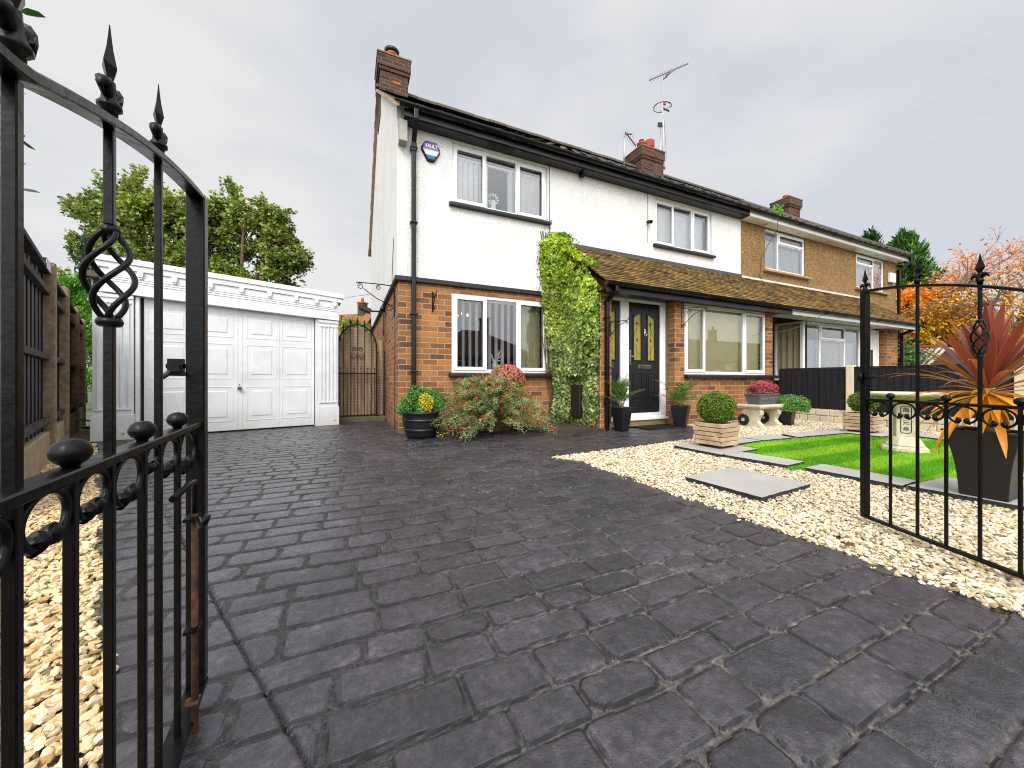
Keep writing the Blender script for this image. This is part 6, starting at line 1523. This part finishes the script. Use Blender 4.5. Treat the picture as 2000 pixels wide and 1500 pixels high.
# red begonias in the trough
t = plant('red_begonias', 'dark leaved begonias with red and pink flowers filling the trough on the bench', 'flowers', (6.42, 3.88, .54))
n = 2400; P = np.stack([rng.uniform(-.27, .27, n), rng.uniform(-.11, .11, n), np.zeros(n)], -1); hh = .05+.18*fbm(P[:, 0]*7+3, P[:, 1]*7, 3, 2)*1.1*(1-(P[:, 1]/.16)**2)*(1-.4*(np.abs(P[:, 0]+.02)/.3)**3); P[:, 2] = hh*rng.uniform(.3, 1, n)
P[:, 0] *= 1.02; P[:, 2] *= 1.55; P = P+np.array([6.42, 3.88, .53]); fl = rng.random(n) < .30
L1 = leafcloud(P[~fl], np.array([-.2, -.5, .8]), rng.uniform(.018, .034, (~fl).sum()), T_OVAL, pick(['#4a2a24', '#6d3a2c', '#5c4a2c', '#7d2f30', '#3d5a24'], (~fl).sum()), None, .7)
Pf = P[fl]+np.array([0, -.012, .02]); L2 = [leafcloud(Pf, np.array([-.2, -.6, .6]), rng.uniform(.014, .024, len(Pf)), T_OVAL, pick(['#d23a54', '#e85a74', '#b81f3a', '#e88a96'], len(Pf)), None, .6) for _ in range(3)]
add_leaf('foliage', t, M['leaf_gloss'], L1); tag(add_leaf('flowers', t, M['flower'], *L2), kind='stuff')
# evergreen shrubs in the barrel
def multi_bush(name, label, cat_, loc, lobes, grp=None, mat='leaf'):
    t = plant(name, label, cat_, loc, grp); L = []
    for c, rad, n, size, cols, tmpl in lobes:
        c = np.array(c); d = nrm(rng.normal(size=(n, 3))); r = rad*(1-.35*rng.random(n)**1.5)*(1+.35*(fbm(d[:, 0]*4+c[0]*9, d[:, 2]*4+d[:, 1]*3, 5, 3)-.45)*2)
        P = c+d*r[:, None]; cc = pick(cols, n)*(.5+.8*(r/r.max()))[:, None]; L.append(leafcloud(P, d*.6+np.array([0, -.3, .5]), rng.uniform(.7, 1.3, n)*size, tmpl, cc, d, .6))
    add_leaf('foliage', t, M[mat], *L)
    b = MB()
    for c, rad, *_ in lobes: b.tube([tuple(loc), ((loc[0]+c[0])/2, (loc[1]+c[1])/2, (loc[2]+c[2])/2), tuple(c)], [.012, .009, .004], 6)
    b.build('stem', M['bark'], t); return t
G1 = ['#2f6a22', '#4a8a2c', '#6aa83a', '#1f4f1c']; GY = ['#e3c22a', '#d6b41f', '#c9c04a', '#7f9a2c']
multi_bush('barrel_shrub', 'green evergreen with a golden-leaved shrub in the middle, growing in the round barrel', 'shrub', (.93, 5.08, .32),
  [((.78, 5.08, .46), .13, 1100, .026, G1, T_QUAD), ((.86, 5.14, .60), .11, 1000, .026, G1, T_QUAD), ((.70, 5.05, .40), .10, 700, .026, G1, T_QUAD), ((1.10, 5.06, .50), .14, 1200, .026, G1, T_QUAD), ((1.16, 5.04, .44), .11, 700, .026, G1, T_QUAD), ((1.00, 5.14, .56), .11, 900, .028, G1, T_QUAD),
   ((.96, 4.98, .49), .10, 650, .028, GY, T_QUAD), ((.95, 4.96, .42), .08, 350, .026, GY, T_QUAD), ((.90, 4.96, .38), .09, 500, .026, G1, T_QUAD)])

# small palms
def palm(label, c, n_, L_, up0, seed, grp):
    r = np.random.default_rng(seed); t = plant('potted_palm', label, 'palm', c, grp); b = MB(); V = []; Fc = []; c = Vector(c)
    for k in range(7): a = k*.9; b.tube([c+Vector((math.cos(a)*.012, math.sin(a)*.012, 0)), c+Vector((math.cos(a)*.03, math.sin(a)*.03, .07)), c+Vector((math.cos(a)*.045, math.sin(a)*.045, .11))], [.012, .008, .003], 6)
    b.build('trunk', M['bark_pale'], t)
    LP = []; LD = []; LN = []; S = []; st = MB()
    for k in range(n_):
        a = k*2.4+r.uniform(-.3, .3); el = up0*r.uniform(.35, 1.15); ln = L_*r.uniform(.75, 1.1); h = Vector((math.cos(a), math.sin(a), 0))
        pts = []
        for i in range(15):
            q = i/14; e = el-q*q*r.uniform(.7, .9)*1.1; p = (pts[-1] if pts else c+Vector((0, 0, .06))) + (h*math.cos(e)+Vector((0, 0, math.sin(e))))*(ln/14 if pts else 0); pts.append(p)
        st.tube(pts, [.004*(1-.7*i/14) for i in range(15)], 5)
        for i in range(3, 15):
            tg = (pts[i]-pts[i-1]).normalized(); sd = tg.cross(Vector((0, 0, 1))).normalized(); upn = sd.cross(tg)
            for s_ in (-1, 1):
                for hf in (0, .5):
                    p = pts[i-1].lerp(pts[i], hf); LP.append(tuple(p)); LD.append(tuple(sd*s_*.8+tg*.75+upn*.25)); LN.append(tuple(upn)); S.append(ln*.27*math.sin(PI*(.15+.8*i/15)))
    n = len(LP); tm = np.array([(0, .03, 0), (.5, .045, .03), (1, 0, -.06), (.5, -.045, .03), (0, -.03, 0)])
    L = leafcloud(np.array(LP), np.array(LN), np.array(S), tm, pick(['#3f6a28', '#5a8434', '#2f5420', '#7a9440'], n), np.array(LD)*3, .12)
    add_leaf('fronds', t, M['leaf_gloss'], L); st.build('stalks', m_plain('palm stalk', '#8a9a4a', .6), t)
palm('small palm with upright narrow fronds in the pot left of the front door', (3.855, 4.42, .345), 13, .50, 1.5, 5, 'small palms by the front door')
palm('small palm with wide spreading fronds in the pot right of the front door', (5.10, 4.40, .335), 14, .58, 1.2, 8, 'small palms by the front door')

# cordyline
t = plant('cordyline', 'cordyline with bronze upright and golden drooping sword leaves in the tall black planter', 'plant', (3.765, .87, .43)); cc = Vector((3.75, .87, .74))
b = MB(); b.tube([(3.765, .87, .42), (3.755, .87, .58), tuple(cc)], [.036, .034, .032], 14); b.build('trunk', m_plain('fibrous trunk', '#9a7d4c', .9, .3, 30, .9, 60, .006), t)
V = []; F = []; C = []; r = np.random.default_rng(12)
for k in range(104):
    a = k*2.39996; lv = k/104; el = R(88)*(1-lv)**.9 - R(52)*lv + r.normal(0, .10); ln = r.uniform(.40, .56)*(1-.1*lv) if lv < .55 else r.uniform(.30, .50)
    w = r.uniform(.018, .028)*(1.2 if lv < .3 else (.55 if lv < .62 else .85)); h = Vector((math.cos(a), math.sin(a), 0)); sd = Vector((-math.sin(a), math.cos(a), 0)); p = cc+h*.02+Vector((0, 0, .03-.10*lv)); e = el
    if lv < .30: c1 = np.array(lin(r.choice(['#8c4032', '#9c5040', '#74362c']))[:3]); cE = np.array(lin('#a8663a')[:3])
    elif lv < .55: c1 = np.array(lin(r.choice(['#8a5a38', '#a2642c', '#7c5238']))[:3]); cE = np.array(lin('#c07a2a')[:3])
    else: c1 = np.array(lin(r.choice(['#e09a08', '#f0ae10', '#d88c0c', '#c07a1c']))[:3]); cE = np.array(lin('#f5b020')[:3])
    c1 = c1*r.uniform(.8, 1.2); K = 12; i0 = len(V); droop = r.uniform(.5, 1.3)*(.35 if lv < .35 else 1)
    for i in range(K+1):
        q = i/K; ww = w*(.45+1.1*q if q < .5 else 1.0*(1-((q-.5)/.5)**1.8))*.95+.0006; upn = Vector((-h.x*math.sin(e), -h.y*math.sin(e), math.cos(e)))
        for s_ in (-1, -.8, 0, .8, 1):
            V.append(tuple(p+sd*ww*s_+upn*(abs(s_)*ww*.28))); C.append(c1 if abs(s_) < .9 else cE)
        p = p+(h*math.cos(e)+Vector((0, 0, math.sin(e))))*(ln/K); e -= droop/K*(1.2*q+.25)
    for i in range(K):
        for s_ in range(4): F.append((i0+5*i+s_, i0+5*i+s_+1, i0+5*i+s_+6, i0+5*i+s_+5))
tag(np_mesh('leaves', np.array(V), np.array(F), M['sword'], t, col=np.array(C), smooth=True), 'bronze upright leaves above, golden drooping leaves below')

# ================================================================== TREES
def tree(name, label, base, H, crown, n_cl, n_leaf, lsize, cols, probs=None, tmpl=T_MAPLE, trunk=.14, spread=.35, bark='bark', grp=None, upward=.5, seed=1, bare=0, mat='leaf', twig=.012, colfn=None, lobes=None, vtop=0.):
    """crown: (centre, radii). limbs grow to clusters; leaves gather on short shoots around each cluster"""
    r = np.random.default_rng(seed); base = np.array(base, float); cen = np.array(crown[0], float); rad = np.array(crown[1], float)
    t = plant(name, label, 'tree', tuple(base), grp); tips = []
    lobes = lobes or [(cen, rad)]
    for i in range(n_cl):
        lc, lr = lobes[i % len(lobes)]; d = nrm(r.normal(size=(1, 3)))[0]; d[2] = abs(d[2])*1.0 if r.random() < .72 else d[2]
        tips.append(np.array(lc)+d*np.array(lr)*r.uniform(.45, 1.0)**.6*(1+.22*math.sin(i*1.7)))
    b = MB(); fork = base+np.array([0, 0, H*.28]); b.tube([tuple(base), tuple(base+np.array([.05, 0, H*.14])), tuple(fork)], [trunk, trunk*.8, trunk*.7], 9)
    nl = 7; limbs = []
    for i in range(nl):
        a = i*2.4; e = cen+rad*np.array([.5*math.cos(a), .5*math.sin(a), .1+.25*math.sin(i*1.3)]); m_ = (fork+e)/2+r.normal(0, .12*H/6, 3); b.tube([tuple(fork), tuple(m_), tuple(e)], [trunk*.5, trunk*.35, trunk*.2], 7); limbs += [m_, e]
    limbs = np.array(limbs)
    LP = []; LD = []; CC = []
    for tp in tips:
        j = np.argmin(((limbs-tp)**2).sum(1)); s = limbs[j]; m_ = (s+tp)/2+r.normal(0, .08, 3)*rad.mean()*.5+np.array([0, 0, .06*rad[2]]); b.tube([tuple(s), tuple(m_), tuple(tp)], [twig*1.8, twig*1.2, twig*.6], 5, cap=False)
        kt = r.uniform(.7, 1.3); nshoot = 5
        for q in range(nshoot):
            dv = nrm((tp-cen)[None]/rad)[0]*.6+r.normal(0, .6, 3)+np.array([0, 0, upward]); dv /= np.linalg.norm(dv); L_ = spread*r.uniform(.6, 1.3); e = tp+dv*L_; b.tube([tuple(tp), tuple(e)], [twig*.5, twig*.2], 3, cap=False)
            m = max(1, int(n_leaf/(n_cl*nshoot)*kt)) if r.random() > bare else 0
            w = r.uniform(0, 1, m); P = tp+dv*(w*L_)[:, None]+r.normal(0, spread*.20, (m, 3))*(1.1-.6*w)[:, None]; LP.append(P); LD.append(np.repeat(dv[None], m, 0)); CC.append(np.full(m, kt))
    b.build('trunk', M[bark], t)
    P = np.concatenate(LP); D_ = np.concatenate(LD); n = len(P); c = pick(cols, n, probs)
    if colfn is not None: c = colfn(P, c)*1.45
    c *= (.42+.85*fbm(P[:, 0]*1.3+P[:, 1], P[:, 2]*1.3, seed, 3))[:, None]
    L = leafcloud(P, np.array([-.2, -.5, .6]), rng.uniform(.7, 1.3, n)*lsize, tmpl, c, D_+np.array([0, 0, -.5]), .8)
    add_leaf('crown', t, M[mat], L); return t
gcols = ['#87a03e', '#a5b44c', '#638a34', '#bdb85c', '#a89448', '#4c6a2a']; gp_ = [.26, .2, .24, .12, .08, .1]
def lobe(px, py, z, rx, rz, ry=None): p = at(px, z, py); return ((p.x, p.y, p.z), (rx, ry or rx, rz))
z1 = 13.5; c = at(275, z1, 470); bs = at(275, z1); 
tree('broadleaf_tree', 'yellowing green broadleaf tree behind the garage, the left one seen through the gate bars', (bs.x, bs.y, 0), 8.5, ((c.x, c.y, c.z), (2.0, 1.7, 2.5)), 230, 32000, .105, gcols, gp_, spread=.45, seed=3, grp='broadleaf trees behind the garage', trunk=.2,
     lobes=[lobe(205, 440, z1, .8, 1.3), lobe(262, 420, z1, .7, 1.35), lobe(310, 440, z1, .8, 1.2), lobe(345, 460, z1, .8, 1.2), lobe(255, 520, z1, 1.7, 1.6), lobe(320, 560, z1, 1.3, 1.2)])
z2 = 14.0; c = at(480, z2, 500); bs = at(470, z2)
tree('broadleaf_tree', 'green broadleaf tree with a ragged crown above the right half of the garage roof', (bs.x, bs.y, 0), 7.6, ((c.x, c.y, c.z), (2.1, 1.7, 1.9)), 230, 32000, .105, gcols, gp_, spread=.45, seed=5, grp='broadleaf trees behind the garage', trunk=.2,
     lobes=[lobe(405, 465, z2, .7, 1.1), lobe(455, 450, z2, .8, 1.2), lobe(508, 465, z2, .8, 1.1), lobe(545, 485, z2, .45, 1.2), lobe(460, 520, z2, 1.6, 1.2), lobe(555, 520, z2, .75, .5), lobe(400, 540, z2, 1., 1.2), lobe(470, 560, z2, 1.6, .9)])
def conifer(name, label, base, H, w, n, cols, seed, grp=None, ls=.16, lean=0):
    r = np.random.default_rng(seed); t = plant(name, label, 'tree', tuple(base), grp); base = np.array(base, float); b = MB(); b.tube([tuple(base), tuple(base+np.array([0, 0, H*.95]))], [.14, .02], 8)
    LP = []; LD = []
    for i in range(int(n/45)):
        z = H*(.12+.86*r.random()**.85); a = r.uniform(0, 2*PI); rr = w*(1-(z/H)**1.7)*r.uniform(.6, 1.15)+.1; o = base+np.array([0, 0, z*.88]); e = base+np.array([rr*math.cos(a), rr*math.sin(a), z+.25*rr])
        if i % 3 == 0: b.tube([tuple(o), tuple(e)], [.02, .005], 4, cap=False)
        q = r.uniform(.35, 1.08, 45); P = o+(e-o)*q[:, None]+r.normal(0, .10*w**.5, (45, 3))*(1.2-q)[:, None]; P[:, 2] += .10*w*(q**3); LP.append(P); LD.append(np.repeat(((e-o)/np.linalg.norm(e-o)+np.array([0, 0, .7]))[None], 45, 0))
    b.build('trunk', M['bark'], t); P = np.concatenate(LP); D_ = np.concatenate(LD); tm = np.array([(0, 0, 0), (.3, .14, .03), (.7, .12, 0), (1.1, 0, .02), (.7, -.12, 0), (.3, -.14, .03)])
    c = pick(cols, len(P)); c *= (.65+.7*fbm(P[:, 0]*1.5+P[:, 1], P[:, 2]*1.5, seed, 3))[:, None]
    add_leaf('crown', t, M['leaf'], leafcloud(P, np.array([-.2, -.6, .5]), rng.uniform(.7, 1.3, len(P))*ls, tm, c, D_, .7)); return t
p = at(160, 12.5); conifer('conifer', 'thin dark blue-green conifer behind the garage at the left', (p.x, p.y, 0), up(455, p.x, p.y), .9, 3200, ['#2c4a38', '#3d5a44', '#24402e'], 9, ls=.14)
p = at(140, 10.0); conifer('conifer', 'bright green feathery conifer just behind the left fence', (p.x, p.y, 0), up(535, p.x, p.y), .75, 9000, ['#4f8a22', '#6aa82c', '#3c701c', '#82b43a'], 10, ls=.10)
p = at(690, 12.5); 
tree('broadleaf_tree', 'small green and yellow leafy tree behind the side gate', (p.x, p.y, 0), 3, ((p.x, p.y, 1.6), (1.3, 1.0, 1.2)), 90, 8000, .09, ['#7a9a2c', '#98ab3a', '#5a8026', '#b3a83c'], None, tmpl=T_QUAD, spread=.3, seed=8)
# dark conifer, autumn tree and bare tree on the right
p = at(1765, 16.5); conifer('conifer', 'tall dark green conifer behind the far end of the brown house', (p.x, p.y, 0), up(465, p.x, p.y), 2.0, 24000, ['#3a6428', '#4c7c32', '#2c5020', '#64903e'], 14, ls=.24)
p = at(1700, 24); conifer('conifer', 'conifer top showing above the neighbour roof line', (p.x, p.y, 0), up(455, p.x, p.y), 2.0, 9000, ['#2c5020', '#3c6828', '#21401a'], 15, ls=.26)
z3 = 14.0; bs = at(1815, z3); c = at(1815, z3, 630)
def autumn(P, c):
    h = np.clip((P[:, 2]-2.2)/2.2, 0, 1)[:, None]; o = pick(['#f08a1c', '#e06a18', '#f5a028'], len(P)); y = pick(['#f5c820', '#e8c022', '#c9bc2c', '#98ac38', '#f0b01c'], len(P)); k = (rng.random((len(P), 1)) < h*.8); return np.where(k, o, y)
tree('autumn_tree', 'dense orange and golden autumn tree in front of the dark conifer', (bs.x, bs.y, 0), 4.5, ((c.x, c.y, c.z), (2.0, 1.4, 1.6)), 190, 21000, .115, gcols, None, tmpl=T_OVAL, spread=.45, seed=21, colfn=autumn, upward=.1,
     lobes=[lobe(1800, 615, z3, 1.1, .9), lobe(1845, 655, z3, 1.5, .7), lobe(1775, 660, z3, .7, .8), lobe(1900, 670, z3, 1.3, .5)])
z4 = 12.5; bs = at(1965, z4); c = at(1950, z4, 590)
def rosy(P, c):
    h = np.clip((P[:, 2]-2.6)/2.4, 0, 1)[:, None]; a = pick(['#e0a088', '#eab098', '#d08068', '#e0984c'], len(P)); y = pick(['#ecc040', '#e0a034', '#c8b044'], len(P)); k = rng.random((len(P), 1)) < h; return np.where(k, a, y)
tree('sparse_tree', 'sparse autumn tree with bare grey twigs and a few pinkish leaves at the far right', (bs.x, bs.y, 0), 5.5, ((c.x, c.y, c.z), (2.2, 1.4, 1.9)), 210, 7500, .10, gcols, None, tmpl=T_OVAL, spread=.5, seed=23, colfn=rosy, bark='bark_pale', upward=.4, twig=.014, bare=.25,
     lobes=[lobe(1930, 570, z4, 1.5, 1.1), lobe(1985, 550, z4, 1.4, 1.3), lobe(1890, 610, z4, 1.2, .9), lobe(1960, 640, z4, 1.8, .8)])
# glossy shrub poking in at the top left
t = plant('overhanging_shrub', 'dark glossy evergreen twigs overhanging at the top left corner behind the gate', 'shrub', at(0, 1.6, 100))
b = MB(); LP = []
for k in range(9):
    a = at(-60, 1.5+.05*k, 60+45*k); e = at(30+rng.uniform(-20, 12), 1.5+.05*k, 20+50*k); b.tube([a, (a+e)/2+Vector((0, 0, .02)), e], [.006, .004, .002], 5)
    for q in np.linspace(.3, 1, 9): LP.append(tuple(a.lerp(e, q)))
P = np.array(LP); L = leafcloud(P, np.array([-.3, -.5, .6]), rng.uniform(.05, .085, len(P)), T_OVAL, pick(['#1f3a1c', '#2c4a22', '#3a5c2a'], len(P)), None, .7)
add_leaf('leaves', t, M['leaf_gloss'], L); b.build('twigs', M['bark'], t)
# ivy on the wall by the shed; weeds on the neighbour gutter
p = at(1775, 11.8, 700); t = plant('wall_ivy', 'green ivy tumbling over the cream wall beside the shed', 'ivy', p); P = np.array(p)+rng.normal(0, 1, (900, 3))*np.array([.45, .2, .28]); add_leaf('leaves', t, M['leaf'], leafcloud(P, np.array([-.3, -.5, .6]), .09, T_IVY, pick(['#3f7030', '#5a8a3c', '#2c5424'], 900), None, .7))
p = Vector(P3(1522, 5.24, 418)); t = plant('gutter_weed', 'small green weeds sprouting from the gutter of the brown house', 'weed', p); P = np.array(p)+rng.normal(0, 1, (120, 3))*np.array([.10, .03, .07])+np.array([0, 0, .05]); add_leaf('leaves', t, M['leaf'], leafcloud(P, np.array([-.3, -.5, .6]), .06, T_OVAL, pick(['#5a9a34', '#7fb54a'], 120), np.array([0, 0, 1.]), .7))
# fallen leaves
for i, (px, py, lb) in enumerate(((1975, 1122, 'orange fallen leaf on the gravel beside the right gate'), (1652, 1060, 'brown fallen leaf at the edge of gravel and driveway'), (1776, 1109, 'small brown leaf among the cream stones near the driveway edge'))):
    g_ = ground(px, py, .028); V, F, C = leafcloud(np.array([tuple(g_)]), np.array([0, 0, 1.]), .05, T_IVY, np.array([lin(('#b5602c', '#7a4a24', '#6a4a2a')[i])[:3]]), None, .2)
    tag(np_mesh('fallen_leaf', V, F, M['leaf'], col=C), lb, 'leaf')

# ================================================================== SKY, SUN, CAMERA
SUN_EL, SUN_AZ = R(44), R(206)                                      # behind the camera, a little to the left
w = bpy.data.worlds.new('World'); scene.world = w; w.use_nodes = True; nt = w.node_tree; nt.nodes.clear()
def N_(t, **k):
    q = nt.nodes.new(t)
    for a, b_ in k.items(): setattr(q, a, b_)
    return q
o = N_('ShaderNodeOutputWorld'); bg = N_('ShaderNodeBackground'); sky = N_('ShaderNodeTexSky', sky_type='NISHITA'); sky.sun_disc = False; sky.sun_elevation = SUN_EL; sky.sun_rotation = SUN_AZ
sky.air_density = 1; sky.dust_density = 2
tc_ = N_('ShaderNodeTexCoord'); mp = N_('ShaderNodeMapping'); mp.inputs['Scale'].default_value = (1, 1, 2.6); nt.links.new(tc_.outputs['Generated'], mp.inputs[0])
n1 = N_('ShaderNodeTexNoise'); n1.inputs['Scale'].default_value = 1.5; n1.inputs['Detail'].default_value = 6; n1.inputs['Roughness'].default_value = .5; nt.links.new(mp.outputs[0], n1.inputs['Vector'])
rp = N_('ShaderNodeValToRGB'); e = rp.color_ramp.elements; e[0].position = .38; e[0].color = (6.1, 6.35, 6.85, 1); e[1].position = .60; e[1].color = (7.8, 7.72, 7.62, 1); nt.links.new(n1.outputs[0], rp.inputs[0])
# brighter cloud towards the hidden sun and the zenith
sd = Vector((math.sin(SUN_AZ)*math.cos(SUN_EL), math.cos(SUN_AZ)*math.cos(SUN_EL), math.sin(SUN_EL)))
vm = N_('ShaderNodeVectorMath', operation='DOT_PRODUCT'); vm.inputs[1].default_value = sd; nt.links.new(tc_.outputs['Generated'], vm.inputs[0])
mx_ = N_('ShaderNodeMath', operation='MAXIMUM'); nt.links.new(vm.outputs['Value'], mx_.inputs[0]); mx_.inputs[1].default_value = 0
pw = N_('ShaderNodeMath', operation='POWER'); nt.links.new(mx_.outputs[0], pw.inputs[0]); pw.inputs[1].default_value = 2.0
ma = N_('ShaderNodeMath', operation='MULTIPLY_ADD'); nt.links.new(pw.outputs[0], ma.inputs[0]); ma.inputs[1].default_value = 3.3; ma.inputs[2].default_value = 1.0
vs_ = N_('ShaderNodeVectorMath', operation='SCALE'); nt.links.new(rp.outputs[0], vs_.inputs[0]); nt.links.new(ma.outputs[0], vs_.inputs['Scale'])
mxr = N_('ShaderNodeMix', data_type='RGBA'); mxr.inputs[0].default_value = .93; nt.links.new(sky.outputs[0], mxr.inputs[6]); nt.links.new(vs_.outputs[0], mxr.inputs[7])
nt.links.new(mxr.outputs[2], bg.inputs[0]); bg.inputs[1].default_value = .1; nt.links.new(bg.outputs[0], o.inputs[0])
sl_ = bpy.data.lights.new('sun', 'SUN'); sl_.energy = 1.4; sl_.angle = R(22); sl_.color = (1, .97, .92); so = bpy.data.objects.new('sun', sl_); COL.objects.link(so)
so.rotation_euler = (-sd).to_track_quat('-Z', 'Y').to_euler(); so.location = sd*30
cam = bpy.data.cameras.new('camera'); co = bpy.data.objects.new('camera', cam); COL.objects.link(co); scene.camera = co
cam.sensor_width = 36; cam.lens = 36*FPX/2000; cam.shift_y = -8/2000; cam.clip_start = .02; cam.clip_end = 2000
co.location = (0, 0, EYE); co.rotation_euler = (R(90), 0, -PSI)
vs2 = scene.view_settings; scene.display_settings.display_device = 'sRGB'; vs2.view_transform = 'Standard'; vs2.look = 'None'; vs2.gamma = 1; vs2.exposure = .18; vs2.use_curve_mapping = False
scene.cycles.max_bounces = 6; scene.cycles.diffuse_bounces = 3; scene.cycles.glossy_bounces = 3; scene.cycles.transparent_max_bounces = 12; scene.cycles.transmission_bounces = 4; scene.cycles.use_denoising = True; scene.cycles.denoising_prefilter = 'NONE'; scene.cycles.denoising_input_passes = 'RGB_ALBEDO_NORMAL'; scene.cycles.sample_clamp_indirect = 4; scene.cycles.filter_width = 1.1
